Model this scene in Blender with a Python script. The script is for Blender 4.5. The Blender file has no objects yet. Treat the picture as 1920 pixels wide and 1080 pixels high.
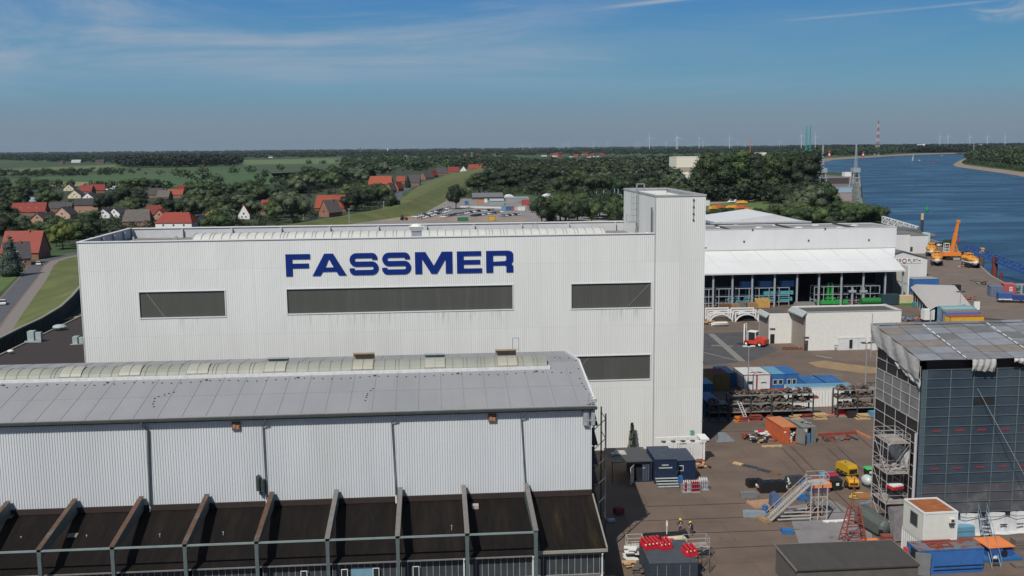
import bpy, math, random
import numpy as np
from mathutils import Vector, Matrix
from mathutils.geometry import tessellate_polygon
R=random.Random(7)
sc=bpy.context.scene
col=sc.collection
PI=math.pi
HAZE=2e-5
# ------------------------------------------------------------------ camera
F_PX, PITCH, ROLL, YAW, CAMH=1890., math.radians(8.0), math.radians(-.525), math.radians(4.4),45.
cp, sp, cy, sy=math.cos(PITCH), math.sin(PITCH), math.cos(YAW), math.sin(YAW)
FW=Vector((sy*cp, cy*cp, -sp));RT0=Vector((cy, -sy, 0));UP0=RT0.cross(FW)
RT=RT0*math.cos(ROLL) + UP0*math.sin(ROLL);UP=-RT0*math.sin(ROLL) + UP0*math.cos(ROLL)
cam=bpy.data.objects.new("camera", bpy.data.cameras.new("camera"));col.objects.link(cam)
cam.matrix_world=Matrix(((RT.x, UP.x, -FW.x, 0),(RT.y, UP.y, -FW.y, 0),(RT.z, UP.z, -FW.z, CAMH),(0,0,0,1)))
cam.data.sensor_width=36;cam.data.lens=36*F_PX/1920;cam.data.clip_start=1;cam.data.clip_end=60000
sc.camera=cam
# ------------------------------------------------------------------ sky, sun, exposure
SUN_EL, SUN_AZ=math.radians(48.7), math.radians(213)
w=bpy.data.worlds.new("World");sc.world=w;w.use_nodes=True
nt=w.node_tree;N=nt.nodes;LK=nt.links
bg=N["Background"];bg.inputs[1].default_value=.06
sky=N.new("ShaderNodeTexSky");sky.sky_type='NISHITA';sky.sun_disc=False
sky.sun_elevation=SUN_EL;sky.sun_rotation=SUN_AZ;sky.altitude=50
sky.air_density=1.0;sky.dust_density=.6;sky.ozone_density=3.0
def nn(t, **k):
    n=N.new(t)
    for a, b in k.items(): setattr(n, a, b)
    return n
def mth(op, a, b=None, clamp=False):
    n=nn("ShaderNodeMath", operation=op, use_clamp=clamp)
    for i, v in enumerate((a, b)):
        if v is None: continue
        if isinstance(v, (int, float)): n.inputs[i].default_value=v
        else: LK.new(v, n.inputs[i])
    return n.outputs[0]
tc=nn("ShaderNodeTexCoord");sepd=nn("ShaderNodeSeparateXYZ");LK.new(tc.outputs["Generated"], sepd.inputs[0])
dx, dy, dz=sepd.outputs
inv=mth('DIVIDE', 1.0, mth('ADD', mth('MAXIMUM', dz, 0.0),.09))
cmb=nn("ShaderNodeCombineXYZ");LK.new(mth('MULTIPLY', dx, inv), cmb.inputs[0]);LK.new(mth('MULTIPLY', dy, inv), cmb.inputs[1])
def cloudnoise(rot, sx, sy_, scale, det, lo, hi, off=0.):
    mp=nn("ShaderNodeMapping");LK.new(cmb.outputs[0], mp.inputs[0]);mp.inputs["Rotation"].default_value=(0,0, math.radians(rot))
    mp.inputs["Scale"].default_value=(sx, sy_, 1);mp.inputs["Location"].default_value=(off, off*.7,0)
    no=nn("ShaderNodeTexNoise");LK.new(mp.outputs[0], no.inputs[0]);no.inputs["Scale"].default_value=scale
    no.inputs["Detail"].default_value=det;no.inputs["Roughness"].default_value=.62;no.inputs["Distortion"].default_value=.9
    mr=nn("ShaderNodeMapRange", interpolation_type='SMOOTHSTEP');LK.new(no.outputs[0], mr.inputs[0])
    mr.inputs[1].default_value=lo;mr.inputs[2].default_value=hi
    return mr.outputs[0]
lat=mth('DIVIDE', dx, mth('MAXIMUM', dy, .05))
cmb=nn("ShaderNodeCombineXYZ");LK.new(lat, cmb.inputs[0]);LK.new(dz, cmb.inputs[1])
c1=cloudnoise(-13,1.3,6.5,1.5,9,.37,.62,3.1)
c2=cloudnoise(-10,1.6,15., 1.3,9,.46,.74,9.4)
c3=cloudnoise(6,1.2,5., 2., 6,.38,.62,5.2)
def mrange(v, a, b, lo=0., hi=1.):
    mr=nn("ShaderNodeMapRange", interpolation_type='SMOOTHSTEP');LK.new(v, mr.inputs[0])
    for i, q in enumerate((a, b, lo, hi)): mr.inputs[1+i].default_value=q
    return mr.outputs[0]
leftm=mth('MULTIPLY', mrange(lat, .26,-.05), mrange(dz, .045,.10))
up_m=mrange(dz, .015,.05)
cl=mth('ADD', mth('MULTIPLY', mth('MULTIPLY', c1, leftm),.95), mth('MULTIPLY', c2, mth('MULTIPLY', mrange(lat, .5,.0,.35,1.),.30)))
# two thin vapour trails high on the right, as directions in the sky
def trail(a, b, wd, amp):
    (x0, z0),(x1, z1)=a, b
    sl=(z1-z0)/(x1-x0)
    d_=mth('ABSOLUTE', mth('SUBTRACT', dz, mth('ADD', mth('MULTIPLY', lat, sl), z0-sl*x0)))
    m=mrange(d_, wd, 0., 0., 1.)
    return mth('MULTIPLY', mth('MULTIPLY', m, mth('MULTIPLY', mrange(lat, x0-.02, x0+.05), mrange(lat, x1+.04, x1-.04))), amp)
tn=cloudnoise(40,1.5,1.5,4,4,.3,.6,1.3)
tr=mth('ADD', mth('ADD', trail((.165,.1295),(.30,.1406),.0030,.85), trail((.13,.0845),(.165,.0825),.0022,.5)), trail((.34,.1130),(.56,.1212),.0019,.55))
def puff(cx, cz, rx, rz):
    e1=mth('DIVIDE', mth('SUBTRACT', lat, cx), rx);e2=mth('DIVIDE', mth('SUBTRACT', dz, cz), rz);return mrange(mth('ADD', mth('MULTIPLY', e1, e1), mth('MULTIPLY', e2, e2)),1., .1)
pn=cloudnoise(8,9., 60., 1.2,6,.34,.62,2.2)
tr=mth('ADD', tr, mth('MULTIPLY', mth('MULTIPLY', puff(.578,.1135,.05,.013), pn),.75))
cl=mth('MULTIPLY', mth('ADD', mth('MULTIPLY', cl, up_m), mth('MULTIPLY', tr, mth('ADD', mth('MULTIPLY', tn, .5),.5))),1., True)
hsv=nn("ShaderNodeHueSaturation");hsv.inputs["Saturation"].default_value=1.12;LK.new(sky.outputs[0], hsv.inputs["Color"])
rpm=nn("ShaderNodeValToRGB");LK.new(mrange(dz, 0., .3), rpm.inputs[0]);e_=rpm.color_ramp;e_.interpolation='LINEAR'
e_.elements[0].color=(.42,.57,.71,1);e_.elements[1].color=(.07,.26,.80,1)
for p_, c_ in ((.012,(.41,.575,.73,1)),(.089,(.31,.67,.94,1)),(.216,(.215,.61,.985,1)),(.475,(.12,.46,1.04,1))): e_.elements.new(p_).color=c_
gn=nn("ShaderNodeVectorMath", operation='SCALE');LK.new(rpm.outputs[0], gn.inputs[0]);gn.inputs["Scale"].default_value=9.6
hzm=nn("ShaderNodeMixRGB");LK.new(mrange(dz, .45,.12,0., .92), hzm.inputs[0]);LK.new(hsv.outputs[0], hzm.inputs[1]);LK.new(gn.outputs[0], hzm.inputs[2])
mx=nn("ShaderNodeMixRGB");LK.new(cl, mx.inputs[0]);LK.new(hzm.outputs[0], mx.inputs[1]);mx.inputs[2].default_value=(6.4,8.0,10.0,1)
LK.new(mx.outputs[0], bg.inputs[0])
sl=bpy.data.lights.new("sun", 'SUN');sl.energy=4.9;sl.angle=math.radians(.53);sl.color=(1,.95,.875)
so=bpy.data.objects.new("sun", sl);col.objects.link(so)
sdir=Vector((math.sin(SUN_AZ)*math.cos(SUN_EL), math.cos(SUN_AZ)*math.cos(SUN_EL), math.sin(SUN_EL)))
so.rotation_euler=sdir.to_track_quat('Z', 'Y').to_euler();so.location=(0,0,300)
vs=sc.view_settings;vs.view_transform='Standard';vs.look='None';vs.exposure=-.27;vs.gamma=1;vs.use_curve_mapping=False
# ------------------------------------------------------------------ survey helpers: ray of a photo pixel to a known height / facade plane
def ray(x, y): return RT*((x-960)/F_PX) - UP*((y-540)/F_PX) + FW
def GP(x, y, z=0.):
    d=ray(x, y);t=(z-CAMH)/d.z;return Vector((d.x*t, d.y*t, z))
def PY(x, y, Y):
    d=ray(x, y);t=Y/d.y;return Vector((d.x*t, Y, CAMH+d.z*t))
def PX(x, y, X):
    d=ray(x, y);t=X/d.x;return Vector((X, d.y*t, CAMH+d.z*t))
# ------------------------------------------------------------------ materials
MATS={}
def mat(name, c, rough=.7, metal=0., var=.12, vs_=1.5, bump=0., bs=8., c2=None, c2lo=.5, c2hi=.7, c2s=.4, rnd=0., stretch=None, spec=None):
    """principled with world-position noise tint, an optional second colour in patches, optional bump"""
    if name in MATS: return MATS[name]
    m=bpy.data.materials.new(name);m.use_nodes=True;t=m.node_tree;b=t.nodes["Principled BSDF"]
    b.inputs["Roughness"].default_value=rough;b.inputs["Metallic"].default_value=metal
    if spec is not None: b.inputs["Specular IOR Level"].default_value=spec
    g=t.nodes.new("ShaderNodeNewGeometry");src=g.outputs["Position"]
    if stretch:
        mp=t.nodes.new("ShaderNodeMapping");mp.inputs["Scale"].default_value=stretch;t.links.new(src, mp.inputs[0]);src=mp.outputs[0]
    n=t.nodes.new("ShaderNodeTexNoise");n.inputs["Scale"].default_value=vs_;n.inputs["Detail"].default_value=6;t.links.new(src, n.inputs[0])
    mr=t.nodes.new("ShaderNodeMapRange");t.links.new(n.outputs[0], mr.inputs[0]);mr.inputs[1].default_value=.3;mr.inputs[2].default_value=.7
    mr.inputs[3].default_value=1-var;mr.inputs[4].default_value=1+var
    val=mr.outputs[0]
    if rnd:
        oi=t.nodes.new("ShaderNodeObjectInfo");r2=t.nodes.new("ShaderNodeMapRange");t.links.new(oi.outputs["Random"], r2.inputs[0])
        r2.inputs[3].default_value=1-rnd;r2.inputs[4].default_value=1+rnd
        mu=t.nodes.new("ShaderNodeMath");mu.operation='MULTIPLY';t.links.new(val, mu.inputs[0]);t.links.new(r2.outputs[0], mu.inputs[1]);val=mu.outputs[0]
    colr=t.nodes.new("ShaderNodeRGB");colr.outputs[0].default_value=(*c, 1);cs=colr.outputs[0]
    if c2:
        n2=t.nodes.new("ShaderNodeTexNoise");n2.inputs["Scale"].default_value=c2s;n2.inputs["Detail"].default_value=7;n2.inputs["Roughness"].default_value=.6;t.links.new(src, n2.inputs[0])
        m2=t.nodes.new("ShaderNodeMapRange");m2.interpolation_type='SMOOTHSTEP';t.links.new(n2.outputs[0], m2.inputs[0]);m2.inputs[1].default_value=c2lo;m2.inputs[2].default_value=c2hi
        mi=t.nodes.new("ShaderNodeMixRGB");t.links.new(m2.outputs[0], mi.inputs[0]);t.links.new(cs, mi.inputs[1]);mi.inputs[2].default_value=(*c2,1);cs=mi.outputs[0]
    vm=t.nodes.new("ShaderNodeVectorMath");vm.operation='SCALE';t.links.new(cs, vm.inputs[0]);t.links.new(val, vm.inputs["Scale"])
    t.links.new(vm.outputs[0], b.inputs["Base Color"])
    if bump:
        n3=t.nodes.new("ShaderNodeTexNoise");n3.inputs["Scale"].default_value=bs;n3.inputs["Detail"].default_value=4;t.links.new(src, n3.inputs[0])
        bp=t.nodes.new("ShaderNodeBump");bp.inputs["Strength"].default_value=bump;bp.inputs["Distance"].default_value=.05
        t.links.new(n3.outputs[0], bp.inputs["Height"]);t.links.new(bp.outputs[0], b.inputs["Normal"])
    MATS[name]=m;return m
white=mat('white_cladding', (.70,.71,.69),.5, var=.035, vs_=.35, stretch=(1,1,.15))
hallwhite=mat('hall_cladding', (.585,.61,.63),.5, var=.05, vs_=.3, stretch=(1,1,.2), c2=(.56,.58,.58), c2s=.12, c2lo=.5, c2hi=.75)
plainwhite=mat('white_paint', (.72,.72,.70),.55, var=.05)
creamwhite=mat('cream_render', (.62,.58,.50),.8, var=.06)
farwhite=mat('far_hall_white', (.645,.65,.65),.5, var=.03, vs_=.2)
parapet=mat('parapet_sheet', (.50,.51,.53),.6, var=.06, vs_=.8)
trim=mat('white_trim', (.66,.67,.67),.5, var=.04)
deck=mat('roof_deck', (.20,.19,.18),.9, var=.2, vs_=.6, c2=(.30,.28,.26), c2s=.3)
barrel=mat('translucent_sheet', (.56,.56,.52),.45, var=.06, vs_=.5)
barrelg=mat('weathered_skylight', (.27,.28,.24),.55, var=.10, vs_=.35, c2=(.33,.33,.275), c2s=.15)
hatchm=mat('skylight_flap', (.36,.355,.295),.5, var=.06)
winstrip=mat('dark_strip_glazing', (.078,.080,.072),.6, var=.05, vs_=.6, stretch=(2.5,1,.15), c2=(.088,.09,.082), c2s=.3)
brace=mat('brace_behind_glazing', (.15,.155,.145),.7)
lettermat=mat('blue_letter', (.003,.022,.17),.6, var=.04, spec=.2)
steel=mat('galvanised_steel', (.36,.38,.39),.5,.3, var=.12, vs_=3)
dsteel=mat('dark_steel', (.05,.055,.06),.6,.2, var=.2)
greysteel=mat('grey_paint_steel', (.30,.33,.35),.6, var=.1)
gutter=mat('dark_gutter', (.045,.055,.055),.5, var=.15)
roofgrey=mat('grey_roof_membrane', (.27,.275,.29),.75, var=.055, vs_=.25, c2=(.295,.295,.30), c2s=.08, stretch=(1,.5,1), bump=.03)
darkroof=mat('dark_bitumen_roof', (.0095,.008,.0075),.9, var=.25, vs_=1.2, stretch=(3,.35,1), spec=.15, c2=(.017,.013,.011), c2s=.25, c2lo=.45, c2hi=.75)
mossroof=mat('end_bay_roof', (.011,.009,.008),.9, var=.25, vs_=1.2, stretch=(3,.35,1), spec=.15, c2=(.034,.024,.011), c2s=.18, c2lo=.52, c2hi=.72)
rustbeam=mat('rusty_beam', (.10,.055,.034),.75, var=.25, vs_=2, c2=(.10,.10,.088), c2s=.5)
tealbeam=mat('teal_grey_beam', (.085,.115,.115),.6, var=.12)
brownfl=mat('brown_brick_floor_roof', (.10,.075,.065),.9, var=.15, vs_=3)
browntile=mat('dark_brown_roof', (.035,.024,.021),.85, var=.15, vs_=1.2, stretch=(.4,4,1))
glass=mat('dark_glass', (.02,.028,.032),.12, var=.2)
bglass=mat('blue_glass', (.13,.24,.33),.2, var=.2)
darkin=mat('dark_interior', (.012,.014,.017),.9, var=.3)
rust=mat('rust', (.16,.075,.04),.9, var=.3, vs_=4)
rustred=mat('red_lead_steel', (.24,.05,.035),.8, var=.2, vs_=2)
orange=mat('orange_container', (.46,.10,.035),.6, var=.1, c2=(.36,.10,.05), c2s=.8)
orangetop=mat('faded_orange_top', (.50,.19,.08),.7, var=.1, vs_=2)
contgrey=mat('grey_container', (.16,.17,.17),.6, var=.12)
contblue=mat('blue_container', (.035,.12,.30),.5, var=.1, vs_=2, c2=(.06,.17,.33), c2s=.5)
contblue2=mat('mid_blue_container', (.03,.13,.33),.55, var=.1)
contpale=mat('pale_blue_container', (.12,.28,.40),.6, var=.1)
navy=mat('navy_container', (.010,.022,.055),.5, var=.12)
navytop=mat('navy_roof', (.035,.05,.08),.6, var=.2, c2=(.07,.08,.09), c2s=.5)
contwhite=mat('white_container', (.62,.63,.62),.55, var=.06)
contred=mat('red_container', (.36,.06,.06),.6, var=.1)
contyel=mat('yellow_container', (.60,.36,.02),.6, var=.08)
maroon=mat('maroon_roof', (.14,.03,.05),.7)
redp=mat('red_plastic', (.50,.015,.025),.45, var=.08)
redmach=mat('red_machine_paint', (.55,.05,.03),.4, var=.05)
yelmach=mat('yellow_machine_paint', (.48,.29,.012),.45, var=.08)
orangep=mat('orange_paint', (.66,.20,.025),.45, var=.06)
orangeboat=mat('lifeboat_orange', (.66,.28,.03),.45, var=.05)
tarporange=mat('orange_tarp', (.68,.20,.06),.7, var=.08)
tarpwhite=mat('grey_white_tarp', (.36,.35,.34),.8, var=.12, vs_=1, bump=.4, bs=2)
green=mat('green_paint', (.03,.30,.06),.5, var=.1)
teal=mat('teal_crane_paint', (.04,.34,.30),.6, var=.08)
bluesteel=mat('blue_steel', (.03,.09,.28),.55, var=.1)
black=mat('black_rubber', (.012,.012,.013),.7, var=.2)
blackgloss=mat('black_tank_paint', (.012,.012,.014),.35, var=.2)
wood=mat('timber', (.30,.19,.10),.85, var=.2, vs_=4)
woodpale=mat('pale_timber', (.48,.33,.18),.85, var=.15, vs_=4)
rustroof=mat('rusty_cabin_roof', (.28,.09,.03),.8, var=.3, vs_=1.2, stretch=(1,4,1), c2=(.36,.16,.04), c2s=.7)
aqua=mat('aqua_bundle', (.08,.36,.42),.6, var=.1)
bluebundle=mat('blue_bundle', (.06,.20,.46),.6, var=.1)
yellow=mat('yellow_hose', (.60,.50,.06),.5)
silver=mat('silver_bottle', (.55,.56,.57),.35,.4, var=.1)
redbottle=mat('red_bottle', (.30,.015,.03),.4, var=.1)
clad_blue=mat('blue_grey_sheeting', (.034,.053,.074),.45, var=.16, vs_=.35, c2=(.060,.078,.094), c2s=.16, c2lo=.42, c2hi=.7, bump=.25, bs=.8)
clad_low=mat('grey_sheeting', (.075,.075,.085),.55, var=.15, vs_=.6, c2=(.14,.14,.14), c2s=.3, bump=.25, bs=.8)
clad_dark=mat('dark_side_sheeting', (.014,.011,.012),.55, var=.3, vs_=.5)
clad_mid=mat('grey_side_sheeting', (.17,.165,.165),.7, var=.22, vs_=.6)
clad_bar=mat('sheeting_batten', (.10,.14,.155),.6)
clad_bar2=mat('pale_batten', (.40,.40,.40),.6)
wrapred=mat('red_print', (.30,.03,.035),.6)
skin=mat('skin', (.45,.26,.18),.6)
cloth=mat('navy_workwear', (.022,.022,.045),.9, var=.15, vs_=8)
helmet=mat('yellow_helmet', (.70,.52,.03),.35)
asphalt=mat('asphalt', (.085,.088,.098),.9, var=.12, vs_=.5, bump=.1)
path_m=mat('path_paving', (.20,.175,.16),.9, var=.12)
darkasph=mat('dark_asphalt', (.070,.068,.072),.9, var=.14, vs_=.3)
yardm=mat('yard_concrete', (.150,.108,.083),.9, var=.13, vs_=.25, c2=(.118,.088,.070), c2s=.07, c2lo=.42, c2hi=.68, bump=.1, bs=3)
yard2=mat('quay_concrete', (.170,.130,.105),.9, var=.12, vs_=.2, c2=(.14,.115,.10), c2s=.05, bump=.1, bs=3)
slabm=mat('stained_slab', (.20,.19,.195),.85, var=.15, vs_=.5, c2=(.07,.06,.055), c2s=.55, c2lo=.60, c2hi=.72)
sandy=mat('sand_spill', (.27,.185,.10),.95, var=.15, vs_=.6)
mark=mat('pavement_line', (.20,.19,.175),.9)
markw=mat('white_line', (.42,.40,.37),.9, var=.15)
rail=mat('rail_groove', (.055,.042,.036),.8, var=.2)
sandm=mat('sand', (.25,.195,.14),.95, var=.12, vs_=.03)
dirt=mat('bare_earth', (.28,.21,.16),.95, var=.2, vs_=.1)
grassm=mat('dike_grass', (.085,.105,.026),.95, var=.16, vs_=.12, c2=(.125,.13,.042), c2s=.05, c2lo=.42, c2hi=.7)
lawn=mat('lawn', (.085,.13,.035),.95, var=.15, vs_=.2)
leafA=mat('foliage_dark', (.020,.037,.012),.75, var=.5, vs_=.35, rnd=.4)
leafB=mat('foliage_mid', (.043,.070,.019),.75, var=.5, vs_=.35, rnd=.4)
leafC=mat('foliage_grey_green', (.070,.095,.048),.75, var=.35, vs_=.3, rnd=.2)
leafY=mat('foliage_yellow_green', (.085,.105,.014),.75, var=.35, vs_=.3, rnd=.1)
leafR=mat('foliage_golden', (.26,.20,.03),.75, var=.3, vs_=.3)
bark=mat('bark', (.09,.07,.05),.95, var=.2)
tile_r=mat('red_tile', (.19,.030,.020),.8, var=.14, vs_=.6, rnd=.15)
tile_o=mat('orange_tile', (.26,.055,.026),.8, var=.16, vs_=.5, rnd=.12)
tile_b=mat('bright_red_tile', (.235,.034,.020),.7, var=.08, vs_=.5)
tile_d=mat('dark_tile', (.045,.042,.045),.8, var=.15, vs_=.5, rnd=.25)
thatch=mat('grey_thatch', (.115,.10,.09),.9, var=.15, vs_=.5)
brick=mat('red_brick', (.25,.12,.08),.85, var=.12, vs_=1)
pinkbrick=mat('pale_brick', (.38,.22,.155),.85, var=.08)
cream=mat('cream_wall', (.62,.55,.40),.8, var=.04)
# water
wm=bpy.data.materials.new('river_water');wm.use_nodes=True;t=wm.node_tree;b=t.nodes["Principled BSDF"]
b.inputs["Base Color"].default_value=(.010,.036,.070,1);b.inputs["Roughness"].default_value=.22;b.inputs["IOR"].default_value=1.33
g=t.nodes.new("ShaderNodeNewGeometry");bpn=None
for (s, sc_, st, di) in (((1,.35,1),.22,.35,.35),((1,.22,1),.035,.4,1.2),((.25,.9,1),.010,.35,3.)):
    mp=t.nodes.new("ShaderNodeMapping");mp.inputs["Scale"].default_value=s;mp.inputs["Rotation"].default_value=(0,0,.35);t.links.new(g.outputs["Position"], mp.inputs[0])
    n=t.nodes.new("ShaderNodeTexNoise");n.inputs["Scale"].default_value=sc_;n.inputs["Detail"].default_value=5;t.links.new(mp.outputs[0], n.inputs[0])
    bp=t.nodes.new("ShaderNodeBump");bp.inputs["Strength"].default_value=st;bp.inputs["Distance"].default_value=di;t.links.new(n.outputs[0], bp.inputs["Height"])
    if bpn: t.links.new(bpn.outputs[0], bp.inputs["Normal"])
    bpn=bp
t.links.new(bpn.outputs[0], b.inputs["Normal"])
MATS['river_water']=wm
mp=t.nodes.new("ShaderNodeMapping");mp.inputs["Scale"].default_value=(.6,1.5,1);mp.inputs["Rotation"].default_value=(0,0,.12);t.links.new(g.outputs["Position"], mp.inputs[0])
n=t.nodes.new("ShaderNodeTexNoise");n.inputs["Scale"].default_value=.016;n.inputs["Detail"].default_value=8;n.inputs["Roughness"].default_value=.65;n.inputs["Distortion"].default_value=.8;t.links.new(mp.outputs[0], n.inputs[0])
for sock, lo, hi in (("Roughness", .18,.38),):
    q=t.nodes.new("ShaderNodeMapRange");t.links.new(n.outputs[0], q.inputs[0]);q.inputs[1].default_value=.38;q.inputs[2].default_value=.62;q.inputs[3].default_value=lo;q.inputs[4].default_value=hi;t.links.new(q.outputs[0], b.inputs[sock])
rp=t.nodes.new("ShaderNodeValToRGB");t.links.new(n.outputs[0], rp.inputs[0]);rp.color_ramp.elements[0].position=.38;rp.color_ramp.elements[0].color=(.009,.030,.058,1);rp.color_ramp.elements[1].position=.66;rp.color_ramp.elements[1].color=(.022,.047,.076,1);t.links.new(rp.outputs[0], b.inputs["Base Color"])
# open country: pasture patchwork
gm=bpy.data.materials.new('pasture');gm.use_nodes=True;t=gm.node_tree;b=t.nodes["Principled BSDF"];b.inputs["Roughness"].default_value=.95
g=t.nodes.new("ShaderNodeNewGeometry");mp=t.nodes.new("ShaderNodeMapping");mp.inputs["Scale"].default_value=(1,.42,1);mp.inputs["Rotation"].default_value=(0,0,.5);t.links.new(g.outputs["Position"], mp.inputs[0])
vo=t.nodes.new("ShaderNodeTexVoronoi");vo.inputs["Scale"].default_value=.0032;t.links.new(mp.outputs[0], vo.inputs[0])
rp=t.nodes.new("ShaderNodeValToRGB");t.links.new(vo.outputs["Color"], rp.inputs[0]);e=rp.color_ramp
e.elements[0].color=(.030,.055,.016,1);e.elements[1].color=(.09,.11,.04,1)
for p_, c_ in ((.35,(.04,.080,.022,1)),(.55,(.055,.085,.026,1)),(.8,(.045,.080,.022,1))): q=e.elements.new(p_);q.color=c_
e.interpolation='CONSTANT'
n=t.nodes.new("ShaderNodeTexNoise");n.inputs["Scale"].default_value=.02;n.inputs["Detail"].default_value=8;t.links.new(g.outputs["Position"], n.inputs[0])
mr=t.nodes.new("ShaderNodeMapRange");t.links.new(n.outputs[0], mr.inputs[0]);mr.inputs[1].default_value=.3;mr.inputs[2].default_value=.7;mr.inputs[3].default_value=.8;mr.inputs[4].default_value=1.2
vm=t.nodes.new("ShaderNodeVectorMath");vm.operation='SCALE';t.links.new(rp.outputs[0], vm.inputs[0]);t.links.new(mr.outputs[0], vm.inputs["Scale"]);t.links.new(vm.outputs[0], b.inputs["Base Color"])
MATS['pasture']=gm
# weather streaks under the glazing of the big hall: same cladding plus greenish dirt running down from the sills
def add_streaks(m, rects):
    t=m.node_tree;b=t.nodes["Principled BSDF"];src=b.inputs["Base Color"].links[0].from_socket
    g=t.nodes.new("ShaderNodeNewGeometry");sp_=t.nodes.new("ShaderNodeSeparateXYZ");t.links.new(g.outputs["Position"], sp_.inputs[0])
    mp=t.nodes.new("ShaderNodeMapping");mp.inputs["Scale"].default_value=(2.2,1,.18);t.links.new(g.outputs["Position"], mp.inputs[0])
    n=t.nodes.new("ShaderNodeTexNoise");n.inputs["Scale"].default_value=1.;n.inputs["Detail"].default_value=6;t.links.new(mp.outputs[0], n.inputs[0])
    def mrg(s, a, b_):
        q=t.nodes.new("ShaderNodeMapRange");q.interpolation_type='SMOOTHSTEP';t.links.new(s, q.inputs[0]);q.inputs[1].default_value=a;q.inputs[2].default_value=b_;return q.outputs[0]
    def mul(a, b_, op='MULTIPLY'):
        q=t.nodes.new("ShaderNodeMath");q.operation=op;t.links.new(a, q.inputs[0]);t.links.new(b_, q.inputs[1]);return q.outputs[0]
    tot=None
    for x0, x1, zt in rects:
        f=mul(mul(mrg(sp_.outputs[0], x0-.2, x0+2), mrg(sp_.outputs[0], x1+.2, x1-2)), mul(mrg(sp_.outputs[2], zt-2.6, zt), mrg(sp_.outputs[2], zt+.3, zt)))
        tot=f if tot is None else mul(tot, f, 'ADD')
    f=mul(tot, mrg(n.outputs[0], .46,.72))
    k=t.nodes.new("ShaderNodeMath");k.operation='MULTIPLY';t.links.new(f, k.inputs[0]);k.inputs[1].default_value=.6
    mi=t.nodes.new("ShaderNodeMixRGB");t.links.new(k.outputs[0], mi.inputs[0]);t.links.new(src, mi.inputs[1]);mi.inputs[2].default_value=(.36,.37,.27,1);t.links.new(mi.outputs[0], b.inputs["Base Color"])
add_streaks(white, [(-37,-31,21.4),(-21,11.2,21.5),(22,31,21.4)])
# sheet panels that differ a little from each other, thin joints
def add_panels(m, bw, bh, plane='xz', c=.955, j=.86, ms=.035):
    t=m.node_tree;b=t.nodes["Principled BSDF"];src=b.inputs["Base Color"].links[0].from_socket;g=t.nodes.new("ShaderNodeNewGeometry");s1=t.nodes.new("ShaderNodeSeparateXYZ");t.links.new(g.outputs["Position"], s1.inputs[0]);cb=t.nodes.new("ShaderNodeCombineXYZ")
    for i_, k_ in enumerate(plane): t.links.new(s1.outputs['xyz'.index(k_)], cb.inputs[i_])
    br=t.nodes.new("ShaderNodeTexBrick");br.offset=0.;br.inputs["Scale"].default_value=1.;br.inputs["Brick Width"].default_value=bw;br.inputs["Row Height"].default_value=bh;br.inputs["Mortar Size"].default_value=ms;br.inputs["Mortar Smooth"].default_value=.3
    br.inputs["Color1"].default_value=(1,1,1,1);br.inputs["Color2"].default_value=(c, c, c*.995,1);br.inputs["Mortar"].default_value=(j, j, j, 1);t.links.new(cb.outputs[0], br.inputs[0])
    mp=t.nodes.new("ShaderNodeMapping");mp.inputs["Scale"].default_value=(1.1,.09,1);t.links.new(cb.outputs[0], mp.inputs[0]);n=t.nodes.new("ShaderNodeTexNoise");n.inputs["Scale"].default_value=.9;n.inputs["Detail"].default_value=7;t.links.new(mp.outputs[0], n.inputs[0])
    q=t.nodes.new("ShaderNodeMapRange");q.interpolation_type='SMOOTHSTEP';t.links.new(n.outputs[0], q.inputs[0]);q.inputs[1].default_value=.55;q.inputs[2].default_value=.8;q.inputs[4].default_value=.13
    m1=t.nodes.new("ShaderNodeMixRGB");m1.blend_type='MULTIPLY';m1.inputs[0].default_value=1.;t.links.new(src, m1.inputs[1]);t.links.new(br.outputs[0], m1.inputs[2])
    m2=t.nodes.new("ShaderNodeMixRGB");t.links.new(q.outputs[0], m2.inputs[0]);t.links.new(m1.outputs[0], m2.inputs[1]);m2.inputs[2].default_value=(.40,.39,.35,1) if plane == 'xz' else (.20,.20,.19,1);t.links.new(m2.outputs[0], b.inputs["Base Color"])
add_panels(white, 5.1,9.4);add_panels(hallwhite, 3.4,30., c=.975, j=.95);add_panels(farwhite, 3.8,7., j=.93);add_panels(roofgrey, 2.45,5.5, 'xy', .95,.9,.02)
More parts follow.
